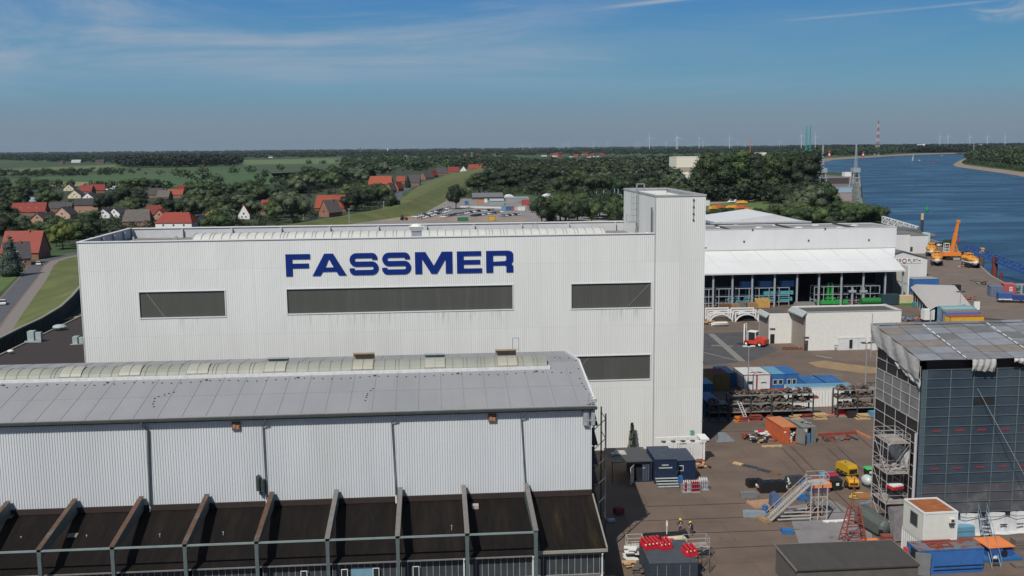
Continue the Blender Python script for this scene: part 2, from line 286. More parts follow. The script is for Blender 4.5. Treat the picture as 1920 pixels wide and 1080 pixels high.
# yard concrete: joints between the poured bays, oil and rust spots
def add_yard(m, bw, bh):
    t=m.node_tree;b=t.nodes["Principled BSDF"];src=b.inputs["Base Color"].links[0].from_socket;g=t.nodes.new("ShaderNodeNewGeometry")
    br=t.nodes.new("ShaderNodeTexBrick");br.inputs["Scale"].default_value=1.;br.inputs["Brick Width"].default_value=bw;br.inputs["Row Height"].default_value=bh;br.inputs["Mortar Size"].default_value=.05;br.inputs["Mortar Smooth"].default_value=.4
    br.inputs["Color1"].default_value=(1,1,1,1);br.inputs["Color2"].default_value=(.90,.90,.89,1);br.inputs["Mortar"].default_value=(.66,.64,.62,1);t.links.new(g.outputs["Position"], br.inputs[0])
    n=t.nodes.new("ShaderNodeTexNoise");n.inputs["Scale"].default_value=.42;n.inputs["Detail"].default_value=9;n.inputs["Roughness"].default_value=.68;n.inputs["Distortion"].default_value=.6;t.links.new(g.outputs["Position"], n.inputs[0])
    q=t.nodes.new("ShaderNodeMapRange");q.interpolation_type='SMOOTHSTEP';t.links.new(n.outputs[0], q.inputs[0]);q.inputs[1].default_value=.60;q.inputs[2].default_value=.72;q.inputs[4].default_value=.62
    m1=t.nodes.new("ShaderNodeMixRGB");m1.blend_type='MULTIPLY';m1.inputs[0].default_value=1.;t.links.new(src, m1.inputs[1]);t.links.new(br.outputs[0], m1.inputs[2])
    m2=t.nodes.new("ShaderNodeMixRGB");t.links.new(q.outputs[0], m2.inputs[0]);t.links.new(m1.outputs[0], m2.inputs[1]);m2.inputs[2].default_value=(.052,.040,.034,1);t.links.new(m2.outputs[0], b.inputs["Base Color"])
add_yard(yardm, 7.5,6.);add_yard(yard2,9., 5.)
# ------------------------------------------------------------------ mesh builder
class MB:
    def __init__(s): s.v=[];s.f=[];s.mi=[]
    def face(s, pts, m=0):
        k=len(s.v);s.v += [tuple(p) for p in pts];s.f.append(tuple(range(k, k+len(pts))));s.mi.append(m);return s
    def box(s, c, d, rz=0., m=0):
        """centre c, full size d, turned rz about z"""
        k=len(s.v);ca, sa=math.cos(rz), math.sin(rz)
        for z in (-.5,.5):
            for x, y in ((-.5,-.5),(.5,-.5),(.5,.5),(-.5,.5)):
                X, Y=x*d[0], y*d[1];s.v.append((c[0]+X*ca-Y*sa, c[1]+X*sa+Y*ca, c[2]+z*d[2]))
        for q in ((0,3,2,1),(4,5,6,7),(0,1,5,4),(1,2,6,5),(2,3,7,6),(3,0,4,7)): s.f.append(tuple(k+i for i in q));s.mi.append(m)
        return s
    def b2(s, x0, x1, y0, y1, z0, z1, m=0): return s.box(((x0+x1)/2,(y0+y1)/2,(z0+z1)/2),(x1-x0, y1-y0, z1-z0),0, m)
    def ring(s, A, B, m=0, capa=True, capb=True):
        """loft polygon A to polygon B (same count)"""
        k=len(s.v);n=len(A);s.v += [tuple(p) for p in A]+[tuple(p) for p in B]
        for i in range(n): j=(i+1) % n;s.f.append((k+i, k+j, k+n+j, k+n+i));s.mi.append(m)
        if capa: s.f.append(tuple(k+i for i in reversed(range(n))));s.mi.append(m)
        if capb: s.f.append(tuple(k+n+i for i in range(n)));s.mi.append(m)
        return s
    def loft(s, rings, m=0):
        for i in range(len(rings)-1): s.ring(rings[i], rings[i+1], m, i == 0, i == len(rings)-2)
        return s
    def tube(s, a, b, r, n=6, r2=None, m=0):
        a, b=Vector(a), Vector(b);d=(b-a)
        if d.length < 1e-6: return s
        d.normalize();u=d.orthogonal().normalized();w_=d.cross(u);r2=r if r2 is None else r2
        A=[a+(u*math.cos(2*PI*(i+.5)/n)+w_*math.sin(2*PI*(i+.5)/n))*r for i in range(n)];B=[b+(u*math.cos(2*PI*(i+.5)/n)+w_*math.sin(2*PI*(i+.5)/n))*r2 for i in range(n)]
        return s.ring(A, B, m)
    def path(s, pts, r, n=6, m=0):
        for i in range(len(pts)-1): s.tube(pts[i], pts[i+1], r, n, m=m)
        return s
    def beam(s, a, b, wd, h, m=0):
        """rectangular bar from a to b, width wd sideways, h in the upright direction"""
        a, b=Vector(a), Vector(b);d=(b-a).normalized();u=d.cross(Vector((0,0,1)))
        if u.length < 1e-4: u=Vector((1,0,0))
        u.normalize();v_=u.cross(d)
        o=[(u*i*wd/2+v_*j*h/2) for i, j in ((-1,-1),(1,-1),(1,1),(-1,1))]
        return s.ring([a+q for q in o], [b+q for q in o], m)
    def prism(s, poly, z0, z1, m=0):
        """poly list of (x,y) extruded in z, any shape"""
        k=len(s.v);n=len(poly);s.v += [(p[0], p[1], z0) for p in poly]+[(p[0], p[1], z1) for p in poly]
        for i in range(n): j=(i+1) % n;s.f.append((k+i, k+j, k+n+j, k+n+i));s.mi.append(m)
        for tr_ in tessellate_polygon([[Vector((p[0], p[1], 0)) for p in poly]]):
            s.f.append(tuple(k+n+i for i in tr_));s.mi.append(m);s.f.append(tuple(k+i for i in reversed(tr_)));s.mi.append(m)
        return s
    def ball(s, c, r, m=0, nu=10, nv=6, sc3=(1,1,1)):
        rings=[]
        for j in range(nv+1):
            a=PI*j/nv;rr=max(math.sin(a),.02)
            rings.append([(c[0]+r*sc3[0]*rr*math.cos(2*PI*i/nu), c[1]+r*sc3[1]*rr*math.sin(2*PI*i/nu), c[2]-r*sc3[2]*math.cos(a)) for i in range(nu)])
        return s.loft(rings, m)
    def xf(s, loc, rz=0.):
        ca, sa=math.cos(rz), math.sin(rz);s.v=[(loc[0]+x*ca-y*sa, loc[1]+x*sa+y*ca, loc[2]+z) for x, y, z in s.v];return s
    def build(s, name, mats, parent=None, smooth=False, world=False):
        """world=True: vertices were authored in world space, put them into the parent's frame"""
        if world and parent is not None:
            L=parent['_l'];a=-parent['_r'];ca, sa=math.cos(a), math.sin(a)
            s.v=[((x-L[0])*ca-(y-L[1])*sa, (x-L[0])*sa+(y-L[1])*ca, z-L[2]) for x, y, z in s.v]
        me=bpy.data.meshes.new(name);me.from_pydata(s.v, [], s.f)
        for m in (mats if isinstance(mats, (list, tuple)) else [mats]): me.materials.append(m)
        if any(s.mi): me.polygons.foreach_set("material_index", s.mi)
        if smooth: me.polygons.foreach_set("use_smooth", [True]*len(me.polygons))
        me.update();o=bpy.data.objects.new(name, me);col.objects.link(o)
        if parent is not None: o.parent=parent
        return o
KIDS={}
def tag(o, label=None, cat=None, group=None, kind=None):
    for k, v in (('label', label),('category', cat),('group', group),('kind', kind)):
        if v: o[k]=v
    return o
def thing(name, loc, rz, label, cat, group=None):
    o=bpy.data.objects.new(name, None);o.location=loc;o.rotation_euler=(0,0, rz);o['_l']=list(loc);o['_r']=rz
    o.empty_display_size=.1;col.objects.link(o);return tag(o, label, cat, group)
def struct(name, mb, m): return tag(mb.build(name, m), kind='structure')
def kids(o): return [c for c in bpy.data.objects if c.parent == o]
def proto(o):
    """remember the tree of a thing so that copying stays quick"""
    def tr_(q): return (q, [tr_(c) for c in kids(q)])
    return tr_(o)
def dup(pt, loc=None, rz=None, label=None, group=None, parent=None, scale=None):
    o=pt[0].copy();col.objects.link(o)
    if parent is not None: o.parent=parent
    if loc is not None: o.location=loc
    if rz is not None: o.rotation_euler=(0,0, rz)
    if scale is not None: o.scale=scale if hasattr(scale, '__len__') else (scale,)*3
    if label: o['label']=label
    if group: o['group']=group
    for c in pt[1]: dup(c, parent=o)
    return o
# ------------------------------------------------------------------ ground, river, roads
WZ=-4.
def px_poly(pts, z=0.): return [tuple(GP(x, y, z)[:2]) for x, y in pts]
def sheet(name, poly, z, m, kind='structure'):
    mb=MB();k=0;mb.v=[(p[0], p[1], z) for p in poly]
    for tr_ in tessellate_polygon([[Vector((p[0], p[1], 0)) for p in poly]]): mb.f.append(tuple(tr_));mb.mi.append(0)
    o=mb.build(name, m);bm_fix(o);return tag(o, kind=kind)
def bm_fix(o):
    me=o.data
    for p in me.polygons:
        if p.normal.z < 0: p.flip()
    me.update()
quay_edge=[(140,-400),(142,0),(148,150),(156,240)]+[tuple(GP(x, y)[:2]) for x, y in ((1938,562),(1886,531),(1860,517),(1840,499),(1814,480),(1778,459),(1738,446))]+[(262,545)]
bankL=[tuple(GP(x, y, -4)[:2]) for x, y in ((1646,415),(1627,396),(1615,379),(1614,352),(1612,331.5),(1552,327),(1524,317),(1527,306),(1556,300),(1612,296),(1680,292),(1720,290),(1795,288))]
farshore=[tuple(GP(x, y, 0)[:2]) for x, y in ((1760,286.2),(1800,286.),(1850,286.),(1900,286))]
FAR=26000
land=[(-FAR, -400)]+quay_edge+bankL+farshore+[(FAR, farshore[-1][1]*1.05),(FAR, FAR),(-FAR, FAR)]
sheet('ground', land, 0., gm)
bankR=px_poly([(1935,331),(1920,328),(1880,322),(1840,317),(1800,311.5),(1793,308),(1800,303),(1812,298),(1826,293.5),(1850,291),(1900,290),(1960,289)], -3)
sheet('far_bank_ground', bankR+[(4500,3600),(4500,900),(1200,900)], 0.05, gm)
s_=MB();s_.face([(-FAR, -400, WZ),(FAR, -400, WZ),(FAR, FAR, WZ),(-FAR, FAR, WZ)]);struct('river_water', s_, wm)
# bank slopes: stone and sand running from the land down into the water
mb=MB();eb=bankL+farshore[:3];me_=MB()
for i in range(len(eb)-1):
    a, b=Vector(eb[i]), Vector(eb[i+1]);d=(b-a).normalized();nrm=Vector((d.y, -d.x));a2, b2=a+nrm*9, b+nrm*9
    if i < 5: b2=b+nrm*1.5;a2=a+nrm*1.5
    (me_ if i < 5 else mb).face([(*a, 0),(*b, 0),(*b2, WZ-.5),(*a2, WZ-.5)])
struct('river_bank', mb, sandm);struct('dock_edge', me_, mat('dock_edge', (.10,.095,.09),.9))
mb=MB()
for i in range(len(bankR)-1):
    a, b=Vector(bankR[i]), Vector(bankR[i+1]);d=(b-a).normalized();nrm=Vector((-d.y, d.x));a2, b2=a+nrm*8, b+nrm*8
    mb.face([(*a, .05),(*b, .05),(*b2, WZ-.5),(*a2, WZ-.5)])
struct('far_river_bank', mb, sandm)
def strip(name, pts, wds, z, m, side=0, kind='structure'):
    """ribbon along pts; side 0 centred, +1 to the right of travel, -1 to the left"""
    mb=MB();P=[Vector(p[:2]) for p in pts];Q=[]
    for i, p in enumerate(P):
        d=(P[min(i+1, len(P)-1)]-P[max(i-1,0)]).normalized();nr=Vector((d.y, -d.x));wd=wds[i] if isinstance(wds, (list, tuple)) else wds
        lo, hi={0: (-wd/2, wd/2),1: (0, wd),-1: (-wd, 0)}[side];Q.append((p+nr*lo, p+nr*hi))
    for i in range(len(Q)-1): mb.face([(*Q[i][0], z),(*Q[i][1], z),(*Q[i+1][1], z),(*Q[i+1][0], z)])
    o=mb.build(name, m);bm_fix(o);return tag(o, kind=kind)
sheet('dock_ground', px_poly([(1538,327.5),(1611,332),(1613,352),(1614,378),(1566,384),(1545,352)]),.03, mat('dock_concrete', (.15,.125,.115),.9))
strip('beach', bankL[6:], [10,26,24,22,20,26,30], .02, sandm, -1)
strip('far_beach', bankR[:9], [3,4,4,5,8,10,8,4,3], .07, sandm, 1)
# quay wall: sheet piling face with a concrete coping
mb=MB()
for i in range(1, len(quay_edge)-1):
    a, b=Vector(quay_edge[i]), Vector(quay_edge[i+1]);mb.face([(*a, .12),(*b, .12),(*b, WZ-.5),(*a, WZ-.5)])
    d=(b-a).normalized();nr=Vector((-d.y, d.x))*.9
    mb.face([(*a, .12),(*b, .12),(*(b+nr),.12),(*(a+nr),.12)]);mb.face([(*(b+nr),.12),(*(a+nr),.12),(*(a+nr),0),(*(b+nr),0)])
q=mb.build('quay_wall', [mat('quay_coping', (.22,.20,.17),.9)]);tag(q, 'long concrete quay wall with coping along the blue river', 'quay wall')
# the yard and quay paving
yard_poly=[(-60,100),(quay_edge[2][0]-20,60)]+[(x-.95, y) for x, y in quay_edge[2:]]+[(230,520),(150,430),(-60,430)]
sheet('yard', [(-80,-60),(80,-60)]+[(x-.95, y) for x, y in quay_edge[2:]]+[(215,520),(150,450),(-50,450),(-86,330),(-80,100)], .02, yardm)
sheet('quay_road', [(147,150.5)]+[(x-1, y) for x, y in quay_edge[3:11]]+px_poly([(1700,470),(1700,520),(1730,600)]),.026, yard2)
sheet('car_yard', px_poly([(1320,625),(1405,622),(1458,657),(1408,677),(1340,684),(1318,686)]),.030, darkasph)
sheet('sand_patch', px_poly([(1515,680),(1545,676),(1600,684),(1650,690),(1655,700),(1620,700),(1570,694),(1530,688)]),.032, sandy)
sheet('concrete_slab', px_poly([(1476,950),(1560,938),(1600,960),(1632,985),(1640,1040),(1505,1040),(1488,990)]),.034, slabm)
# painted pavement lines, rails set in the concrete
mb=MB()
def line(mb, a, b, wd, z):
    a, b=GP(*a), GP(*b);d=(b-a).normalized();n_=Vector((d.y, -d.x, 0))*wd/2
    mb.face([(a+n_)[:2]+(z,),(b+n_)[:2]+(z,),(b-n_)[:2]+(z,),(a-n_)[:2]+(z,)]) if False else mb.face([(a.x+n_.x, a.y+n_.y, z),(b.x+n_.x, b.y+n_.y, z),(b.x-n_.x, b.y-n_.y, z),(a.x-n_.x, a.y-n_.y, z)])
for a, b, wd in (((1333,626),(1392,678),1.5),((1334,648),(1374,649.5),1.1),((1320,661),(1380,676),.5)): line(mb, a, b, wd, .036 if wd != 1.1 else .040)
struct('pavement_lines', mb, mark)
mb=MB()
for a, b in (((1772,514),(1812,516)),((1530,667),(1560,672))): line(mb, a, b, .35,.040)
for i in range(4): line(mb, (1522,702+i*3.2),(1580,701.5+i*3.2),.12,.040)
struct('white_lines', mb, markw)
mb=MB()
for a, b in (((1205,950.5),(1480,941)),((1200,977.5),(1480,967)),((1305,1000),(1500,993)),((1160,1034),(1240,1031)),((1330,1029),(1460,1023)),((1318,810),(1440,809)),
             ((1466,840),(1580,960)),((1484,838),(1610,966)),((1552,841),(1640,925)),((1570,838),(1650,915)),((1600,810),(1640,845)),((1500,965),(1600,960)),((1545,955),(1560,950))):
    line(mb, a, b, .16,.044)
struct('crane_rails', mb, rail)
# road below the dike at the left, its path, the grass slope and the flood wall
rp=[(0,592),(45,531),(92,501),(140,479),(200,462),(330,448),(480,441)]
road1=[GP(*q)[:2] for q in ((-75,680),(-12,598),(20,560),(54,520),(66,500),(80,490),(106,483),(146,475))]+[(-150,470),(-135,520),(-100,548)]
rw=6.2
strip('village_road', road1, rw, .02, asphalt)
def offs(pts, o):
    P=[Vector(p) for p in pts];r=[]
    for i, p in enumerate(P):
        d=(P[min(i+1, len(P)-1)]-P[max(i-1,0)]).normalized();r.append(p+Vector((d.y, -d.x))*o)
    return r
strip('kerb_line', [tuple(p) for p in offs(road1, rw/2)], .5,.03, mat('brick_kerb', (.19,.14,.11),.9))
strip('kerb_line', [tuple(p) for p in offs(road1,-rw/2)], .5,.03, MATS['brick_kerb'])
strip('footpath', [tuple(p) for p in offs(road1, rw/2+.25)], 3.2,.025, path_m, 1)
wall_top=[GP(x, y, 3.8)[:2] for x, y in ((-80,672),(0,635),(38,616),(75,599),(112,577),(135,556),(150,538))]+[(-88,330),(-50,392),(-20,450)]
foot=[tuple(p) for p in offs(road1, rw/2+3.4)]
# slope: one sheet between the path and the wall head
def resample(P, n):
    P=[Vector(p) for p in P];L=[0]
    for i in range(1, len(P)): L.append(L[-1]+(P[i]-P[i-1]).length)
    out=[]
    for k in range(n):
        s_=L[-1]*k/(n-1);i=max(j for j in range(len(L)) if L[j] <= s_+1e-9);i=min(i, len(P)-2);out.append(P[i].lerp(P[i+1], (s_-L[i])/max(L[i+1]-L[i], 1e-6)))
    return out
A=resample(foot, 24);B=resample(wall_top, 24);mb=MB()
for i in range(23):
    for j in range(6):
        f0, f1=j/6,(j+1)/6
        def pt(i_, f_): p=A[i_].lerp(B[i_], f_);return (p.x, p.y, .03+3.7*(f_**1.25))
        mb.face([pt(i, f0), pt(i, f1), pt(i+1, f1), pt(i+1, f0)])
o=mb.build('dike_slope', grassm);bm_fix(o);tag(o, kind='structure')
mb=MB()
for i in range(len(wall_top)-1):
    a, b=Vector(wall_top[i]), Vector(wall_top[i+1]);L=(b-a).length;k=max(1, int(L/1.2));d=(b-a)/k;nr=Vector((d.y, -d.x)).normalized()
    for j in range(k):
        p0=a+d*j;q=[p0, p0+d*.4, p0+d*.5+nr*.25, p0+d*.9+nr*.25, p0+d]
        for u, v_ in zip(q[:-1], q[1:]): mb.face([(*u, 0),(*v_, 0),(*v_, 3.75),(*u, 3.75)])
fw=thing('flood_wall', (*wall_top[1], 0),0, 'long dark sheet pile flood wall with a concrete cap below the grass dike', 'flood wall')
mb.build('piling', mat('piling_steel', (.085,.085,.08),.8), fw, world=True)
mb=MB()
for i in range(len(wall_top)-1): mb.beam((*wall_top[i], 3.93),(*wall_top[i+1], 3.93),.8,.4)
mb.build('cap', mat('wall_cap', (.22,.22,.18),.9), fw, world=True)
# road along the houses further on and the big grass dike
road2=[GP(*q)[:2] for q in ((560,442),(640,428),(745,402),(757,392),(748,376),(745,362),(770,350),(800,341),(838,331),(880,324),(930,317))]
strip('dike_road', road2[3:], [11,10,9,10,9,12,14,16], .02, asphalt)
crest=[GP(*q, 0)[:2] for q in ((500,437),(640,417),(742,402),(800,372),(838,350),(875,336),(915,322),(945,316))]
def dike(name, crest, ws, hs, m):
    mb=MB();P=[Vector(p) for p in crest];rows=[]
    for i, p in enumerate(P):
        d=(P[min(i+1, len(P)-1)]-P[max(i-1,0)]).normalized();nr=Vector((d.y, -d.x));W, Hh=ws[i], hs[i]
        rows.append([(*(p+nr*(f_*W)),.03+Hh*z_) for f_, z_ in ((-1,0),(-.6,.4),(-.16,1),(.12,1),(.6,.35),(1,0))])
    for i in range(len(rows)-1):
        for j in range(5): mb.face([rows[i][j], rows[i][j+1], rows[i+1][j+1], rows[i+1][j]])
    o=mb.build(name, m);bm_fix(o);return tag(o, kind='structure')
dike('grass_dike', crest, [12,13,18,22,34,48,60,60], [2.5,3.5,5,6.5,7,7,7,6], grassm)
# car park behind the big hall, worn earth round it
sheet('parking_ground', px_poly([(640,421),(740,405),(790,391),(842,375),(872,372),(990,381),(1180,384),(1180,430),(640,430)]),.03, mat('parking_gravel', (.225,.205,.19),.95, var=.15, vs_=.1, c2=(.19,.18,.175), c2s=.03))
sheet('earth_works', px_poly([(690,408),(760,402),(830,380),(838,376),(843,379),(800,392),(770,402),(800,408),(990,409),(985,414),(700,414)]),.036, dirt)
sheet('storage_lawn', px_poly([(1322,372),(1400,368),(1500,392),(1480,402),(1322,400)]),.03, lawn)
sheet('gravel_lane', px_poly([(1322,378),(1420,372),(1426,376),(1330,383)]),.04, dirt)
sheet('garden_lawn', px_poly([(0,515),(34,508),(30,520),(0,548)]),.03, lawn)
# far fields, each a thin sheet of its own crop
fm={'g': mat('field_green', (.045,.095,.028),.95, var=.08, vs_=.01), 'l': mat('field_light', (.10,.145,.05),.95, var=.1, vs_=.01), 's': mat('field_stubble', (.24,.21,.10),.95, var=.1, vs_=.01), 'd': mat('field_dark', (.045,.065,.03),.95, var=.15, vs_=.01)}
for pts, k in (([(0,318),(215,309),(222,319),(120,322),(0,326)], 'l'),([(75,331),(240,329),(450,322),(600,323),(590,340),(430,350),(330,352),(200,340),(70,337)], 'g'),
               ([(68,342),(110,341.5),(240,341),(235,345),(110,350),(70,348)], 's'),([(455,300),(640,297),(700,300),(690,305),(455,309)], 'l'),([(450,313),(600,311),(690,315),(600,323),(470,321)], 'd'),
               ([(507,325),(605,321),(600,332),(560,341),(520,338)], 'g'),([(690,296),(830,292),(835,299),(720,304)], 'l'),([(860,295),(930,293),(930,298),(865,301)], 'g'),([(965,312),(1040,306),(1060,312),(970,318)], 'l'),
               ([(0,309),(110,306),(120,308),(0,313)], 'd')):
    sheet('field', px_poly(pts),.02, fm[k])
# thin far shore woods far behind stay in the tree section
# ------------------------------------------------------------------ ribbed sheet wall along x, facing -y
def ribs(mb, x0, x1, z0, z1, y, pitch=.3, dep=.045, m=0):
    n=max(1, int(round((x1-x0)/pitch)));p=(x1-x0)/n
    for i in range(n):
        a=x0+i*p;xs=(a, a+p*.42, a+p*.55, a+p*.87, a+p);ys=(y, y, y+dep, y+dep, y)
        for j in range(4): mb.face([(xs[j], ys[j], z0),(xs[j+1], ys[j+1], z0),(xs[j+1], ys[j+1], z1),(xs[j], ys[j], z1)], m)
    return mb
def ribs_y(mb, x, y0, y1, z0, z1, pitch=.3, dep=.045, m=0):
    n=max(1, int(round((y1-y0)/pitch)));p=(y1-y0)/n
    for i in range(n):
        a=y0+i*p;ys=(a, a+p*.42, a+p*.55, a+p*.87, a+p);xs=(x, x, x-dep, x-dep, x)
        for j in range(4): mb.face([(xs[j], ys[j], z0),(xs[j+1], ys[j+1], z0),(xs[j+1], ys[j+1], z1),(xs[j], ys[j], z1)], m)
    return mb
# ------------------------------------------------------------------ big white hall with the blue lettering
YF, YB, XL, XR, XT=144., 168.8,-49.5,39.4,32.0
bh=thing('shipyard_hall', (-5,156,0),0, 'huge white ribbed hall with big blue letters across its front and a stair tower', 'factory hall')
wins=[(-41.6,-29.7,21.45,25.2),(-21.1,11.2,21.6,25.2),(19.7,31.5,21.45,25.15),(19.4,31.5,10.7,14.4)]
mb=MB()
xs=sorted({XL, XT}|{w_[0] for w_ in wins}|{w_[1] for w_ in wins})
for a, b in zip(xs[:-1], xs[1:]):
    cuts=sorted([(w_[2], w_[3]) for w_ in wins if w_[0] < (a+b)/2 < w_[1]]);z=0
    for lo, hi in cuts: ribs(mb, a, b, z, lo, YF, .3,.022);z=hi
    ribs(mb, a, b, z, 32.25, YF, .3,.022)
ribs_y(mb, XL, YF, YB, 0,32.25)
mb.b2(XL+.05, XR-.1, YB-.3, YB, 0,30.6);mb.b2(XL+.06, XL+.3, YF+.06, YB-.31,0,30.6)
mb.build('wall', white, bh, world=True)
mb=MB();mb.b2(XL+.31, XT, YF+.5, YB-.31,30.4,30.7);mb.build('roof', deck, bh, world=True)
mb=MB()   # upstand round the roof: inner faces and posts
mb.b2(XL+.3, XT, YB-.29, YB+.01,30.71,32.2);mb.b2(XL+.02, XL+.28, YF+.35, YB-.3,30.71,32.2);mb.b2(XL+.1, XT-.02, YF+.06, YF+.3,30.71,32.2)
for i in range(11): x=XL+.5+i*7.95;mb.b2(x-.14, x+.14, YB-.75, YB-.30,30.72,32.1)
for i in range(4): y=YB-5-i*5.2;mb.b2(XL+.29, XL+.7, y-.14, y+.14,30.72,32.1)
mb.build('parapet', parapet, bh, world=True)
mb=MB();mb.b2(XL-.12, XT-.01, YF-.12, YF+.42,32.26,32.40);mb.b2(XL-.12, XL+.42, YF+.42, YB-.45,32.26,32.40);mb.b2(XL-.12, XT, YB-.45, YB+.1,32.21,32.36);mb.b2(XL-.06, XL+.02, YF-.07, YF+.02,0,32.25)
mb.build('coping', trim, bh, world=True)
for i, (a, b, lo, hi) in enumerate(wins):
    g=ribs(MB(), a+.08, b-.08, lo+.08, hi-.08, YF+.12,.22,.03).build('window', winstrip, bh, world=True)
    f_=MB();f_.b2(a-.1, b+.1, YF-.07, YF+.1, hi-.06, hi+.08);f_.b2(a-.1, b+.1, YF-.07, YF+.1, lo-.12, lo+.04);f_.b2(a-.1, a+.05, YF-.07, YF+.1, lo+.05, hi-.07);f_.b2(b-.05, b+.1, YF-.07, YF+.1, lo+.05, hi-.07)
    fr=f_.build('frame', trim, g);fr.data.transform(Matrix.Translation((5,-156,0)))
    bb=MB();yb=YF+.105
    for p, q in {0: [((.08,1),(.28,0))], 1: [], 2: [((.98,.95),(.72,.05))], 3: [((.02,1),(.25,0)),((.25,1),(.02,0))]}[i]:
        P=[(a+(b-a)*u, yb, lo+.1+(hi-lo-.2)*v_) for u, v_ in (p, q)];bb.beam(P[0], P[1], .02,.14)
    if bb.v: bo=bb.build('brace', brace, g);bo.data.transform(Matrix.Translation((5,-156,0)))
# stair tower
mb=MB();ribs(mb, XT+.02, XR, 0,37.6, YF-.06,.3,.028);ribs_y(mb, XR, YF-.06, YB-.3,0,37.6)
mb.b2(XT+.02, XT+.2, YF+.02, YB-.3,30.7,37.6);mb.b2(XT+.2, XR-.1, YB-.6, YB-.31,30.7,37.6)
mb.b2(XT+.21, XR-.1, YF+.3, YB-.61,35.6,35.8)
mb.build('stair_tower', white, bh, world=True)
mb=MB()
for (a, b, c, d) in ((XT-.06, XR+.08, YF-.14, YF+.22),(XT-.06, XR+.08, YB-.75, YB-.2),(XT-.06, XT+.3, YF+.22, YB-.75),(XR-.28, XR+.08, YF+.22, YB-.75)): mb.b2(a, b, c, d, 37.6,37.85)
mb.b2(XT-.06, XT+.02, YF-.12, YF, 0,37.59)
mb.build('tower_coping', mat('tower_coping', (.36,.37,.38),.6), bh, world=True)
mb=MB();mb.tube((XT-.28, YF+1.2,30.7),(XT-.28, YF+1.2,36),.13);mb.build('downpipe', mat('dark_pipe', (.09,.10,.11),.6), bh, world=True)
mb=MB()
lx, ly=XT-.35, YB-13
for s in (-.3,.3): mb.tube((lx, ly+s, 30.7),(lx, ly+s, 39),.05,4)
for i in range(24): mb.tube((lx, ly-.3,31+i*.33),(lx, ly+.3,31+i*.33),.025,4)
for i in range(6):
    z=33.2+i*.95;mb.path([(lx+.0, ly-.35, z),(lx-.5, ly-.4, z),(lx-.85, ly, z),(lx-.5, ly+.4, z),(lx, ly+.35, z)], .035,4)
for s in ((-.5,-.4),(-.85,0),(-.5,.4)): mb.tube((lx+s[0], ly+s[1], 33.2),(lx+s[0], ly+s[1], 37.95),.035,4)
mb.b2(lx-1.3, lx+.05, ly-.6, ly+1.6,33.0,33.08);mb.path([(lx-1.3, ly-.6,33.1),(lx-1.3, ly-.6,34.2),(lx-1.3, ly+1.6,34.2),(lx-1.3, ly+1.6,33.1)], .04,4)
mb.path([(lx, ly-.3,39),(lx+1.2, ly-.3,39),(lx+1.2, ly-.3,37.9)], .05,4);mb.path([(lx, ly+.3,39),(lx+1.2, ly+.3,39),(lx+1.2, ly+.3,37.9)], .05,4)
mb.build('ladder', greysteel, bh, world=True)
# curved rooflight along the roof
xa, xb, yc, hw=PY(368,446,157).x, PY(1131,436,157).x, 157., 3.1
def barrel_mesh(x0, x1, yc, hw, zb, rise, n=10):
    mb=MB();P=[(yc-hw*math.cos(PI*i/n), zb+rise*math.sin(PI*i/n)) for i in range(n+1)]
    for i in range(n): mb.face([(x0, P[i][0], P[i][1]),(x1, P[i][0], P[i][1]),(x1, P[i+1][0], P[i+1][1]),(x0, P[i+1][0], P[i+1][1])])
    for x in (x0, x1): mb.face([(x, *p) for p in P])
    return mb, P
mb, P=barrel_mesh(xa, xb, yc, hw, 30.72,1.5);rl=mb.build('rooflight', barrel, bh, world=True)
mb=MB();x=xa
while x < xb:
    for i in range(len(P)-1): mb.beam((x, P[i][0], P[i][1]+.03),(x, P[i+1][0], P[i+1][1]+.03),.1,.06)
    x += R.choice((1.25,1.25,1.25,.5))
mb.build('rooflight_ribs', mat('rooflight_rib', (.30,.30,.29),.6), bh, world=True)
for px in (432,515,598,745,860,925,990,1080): c=PY(px, 432,160.5);MB().b2(c.x-1.7, c.x+1.7,160.3,160.9,31.6,31.95).build('smoke_vent', mat('smoke_vent_flap', (.42,.43,.43),.6), bh, world=True)
c=PY(781,430,150);mb=MB();mb.b2(c.x-.75, c.x+.75,149.3,150.8,30.7,32.7);mb.build('exhaust_duct', greysteel, bh, world=True)
mb=MB();mb.ring([(c.x+a, 150+b, 32.7) for a, b in ((-.8,-.8),(.8,-.8),(.8,.8),(-.8,.8))], [(c.x+a, 150+b, 33.4) for a, b in ((-1.15,-1.1),(1.15,-1.1),(1.15,1.1),(-1.15,1.1))]);mb.ball((c.x, 150,33.35),.9, sc3=(1,1,.5));mb.build('exhaust_cowl', plainwhite, bh, world=True)
mb=MB();c=PY(1003,412,165);
for s in (-.35,.35): mb.tube((c.x+s, 165,30.7),(c.x+s, 165,33.3),.05,4)
for i in range(7): mb.tube((c.x-.35,165,31+i*.36),(c.x+.35,165,31+i*.36),.03,4)
mb.path([(c.x-.35,165,33.3),(c.x+.35,165,33.3)], .05,4);mb.build('roof_ladder', greysteel, bh, world=True)
for px in (170,250,330,402,433,700,1000): c=PY(px, 440,164);MB().b2(c.x-.15, c.x+.15,163.9,164.2,30.7,31.3).build('roof_vent', greysteel, bh, world=True)
c=PY(1213,437,148);mb=MB();mb.ball((c.x, 148,31.6),.55, nu=12, sc3=(1,.35,1));mb.tube((c.x, 148.2,30.7),(c.x, 148.2,31.4),.06);mb.build('satellite_dish', plainwhite, bh, world=True)
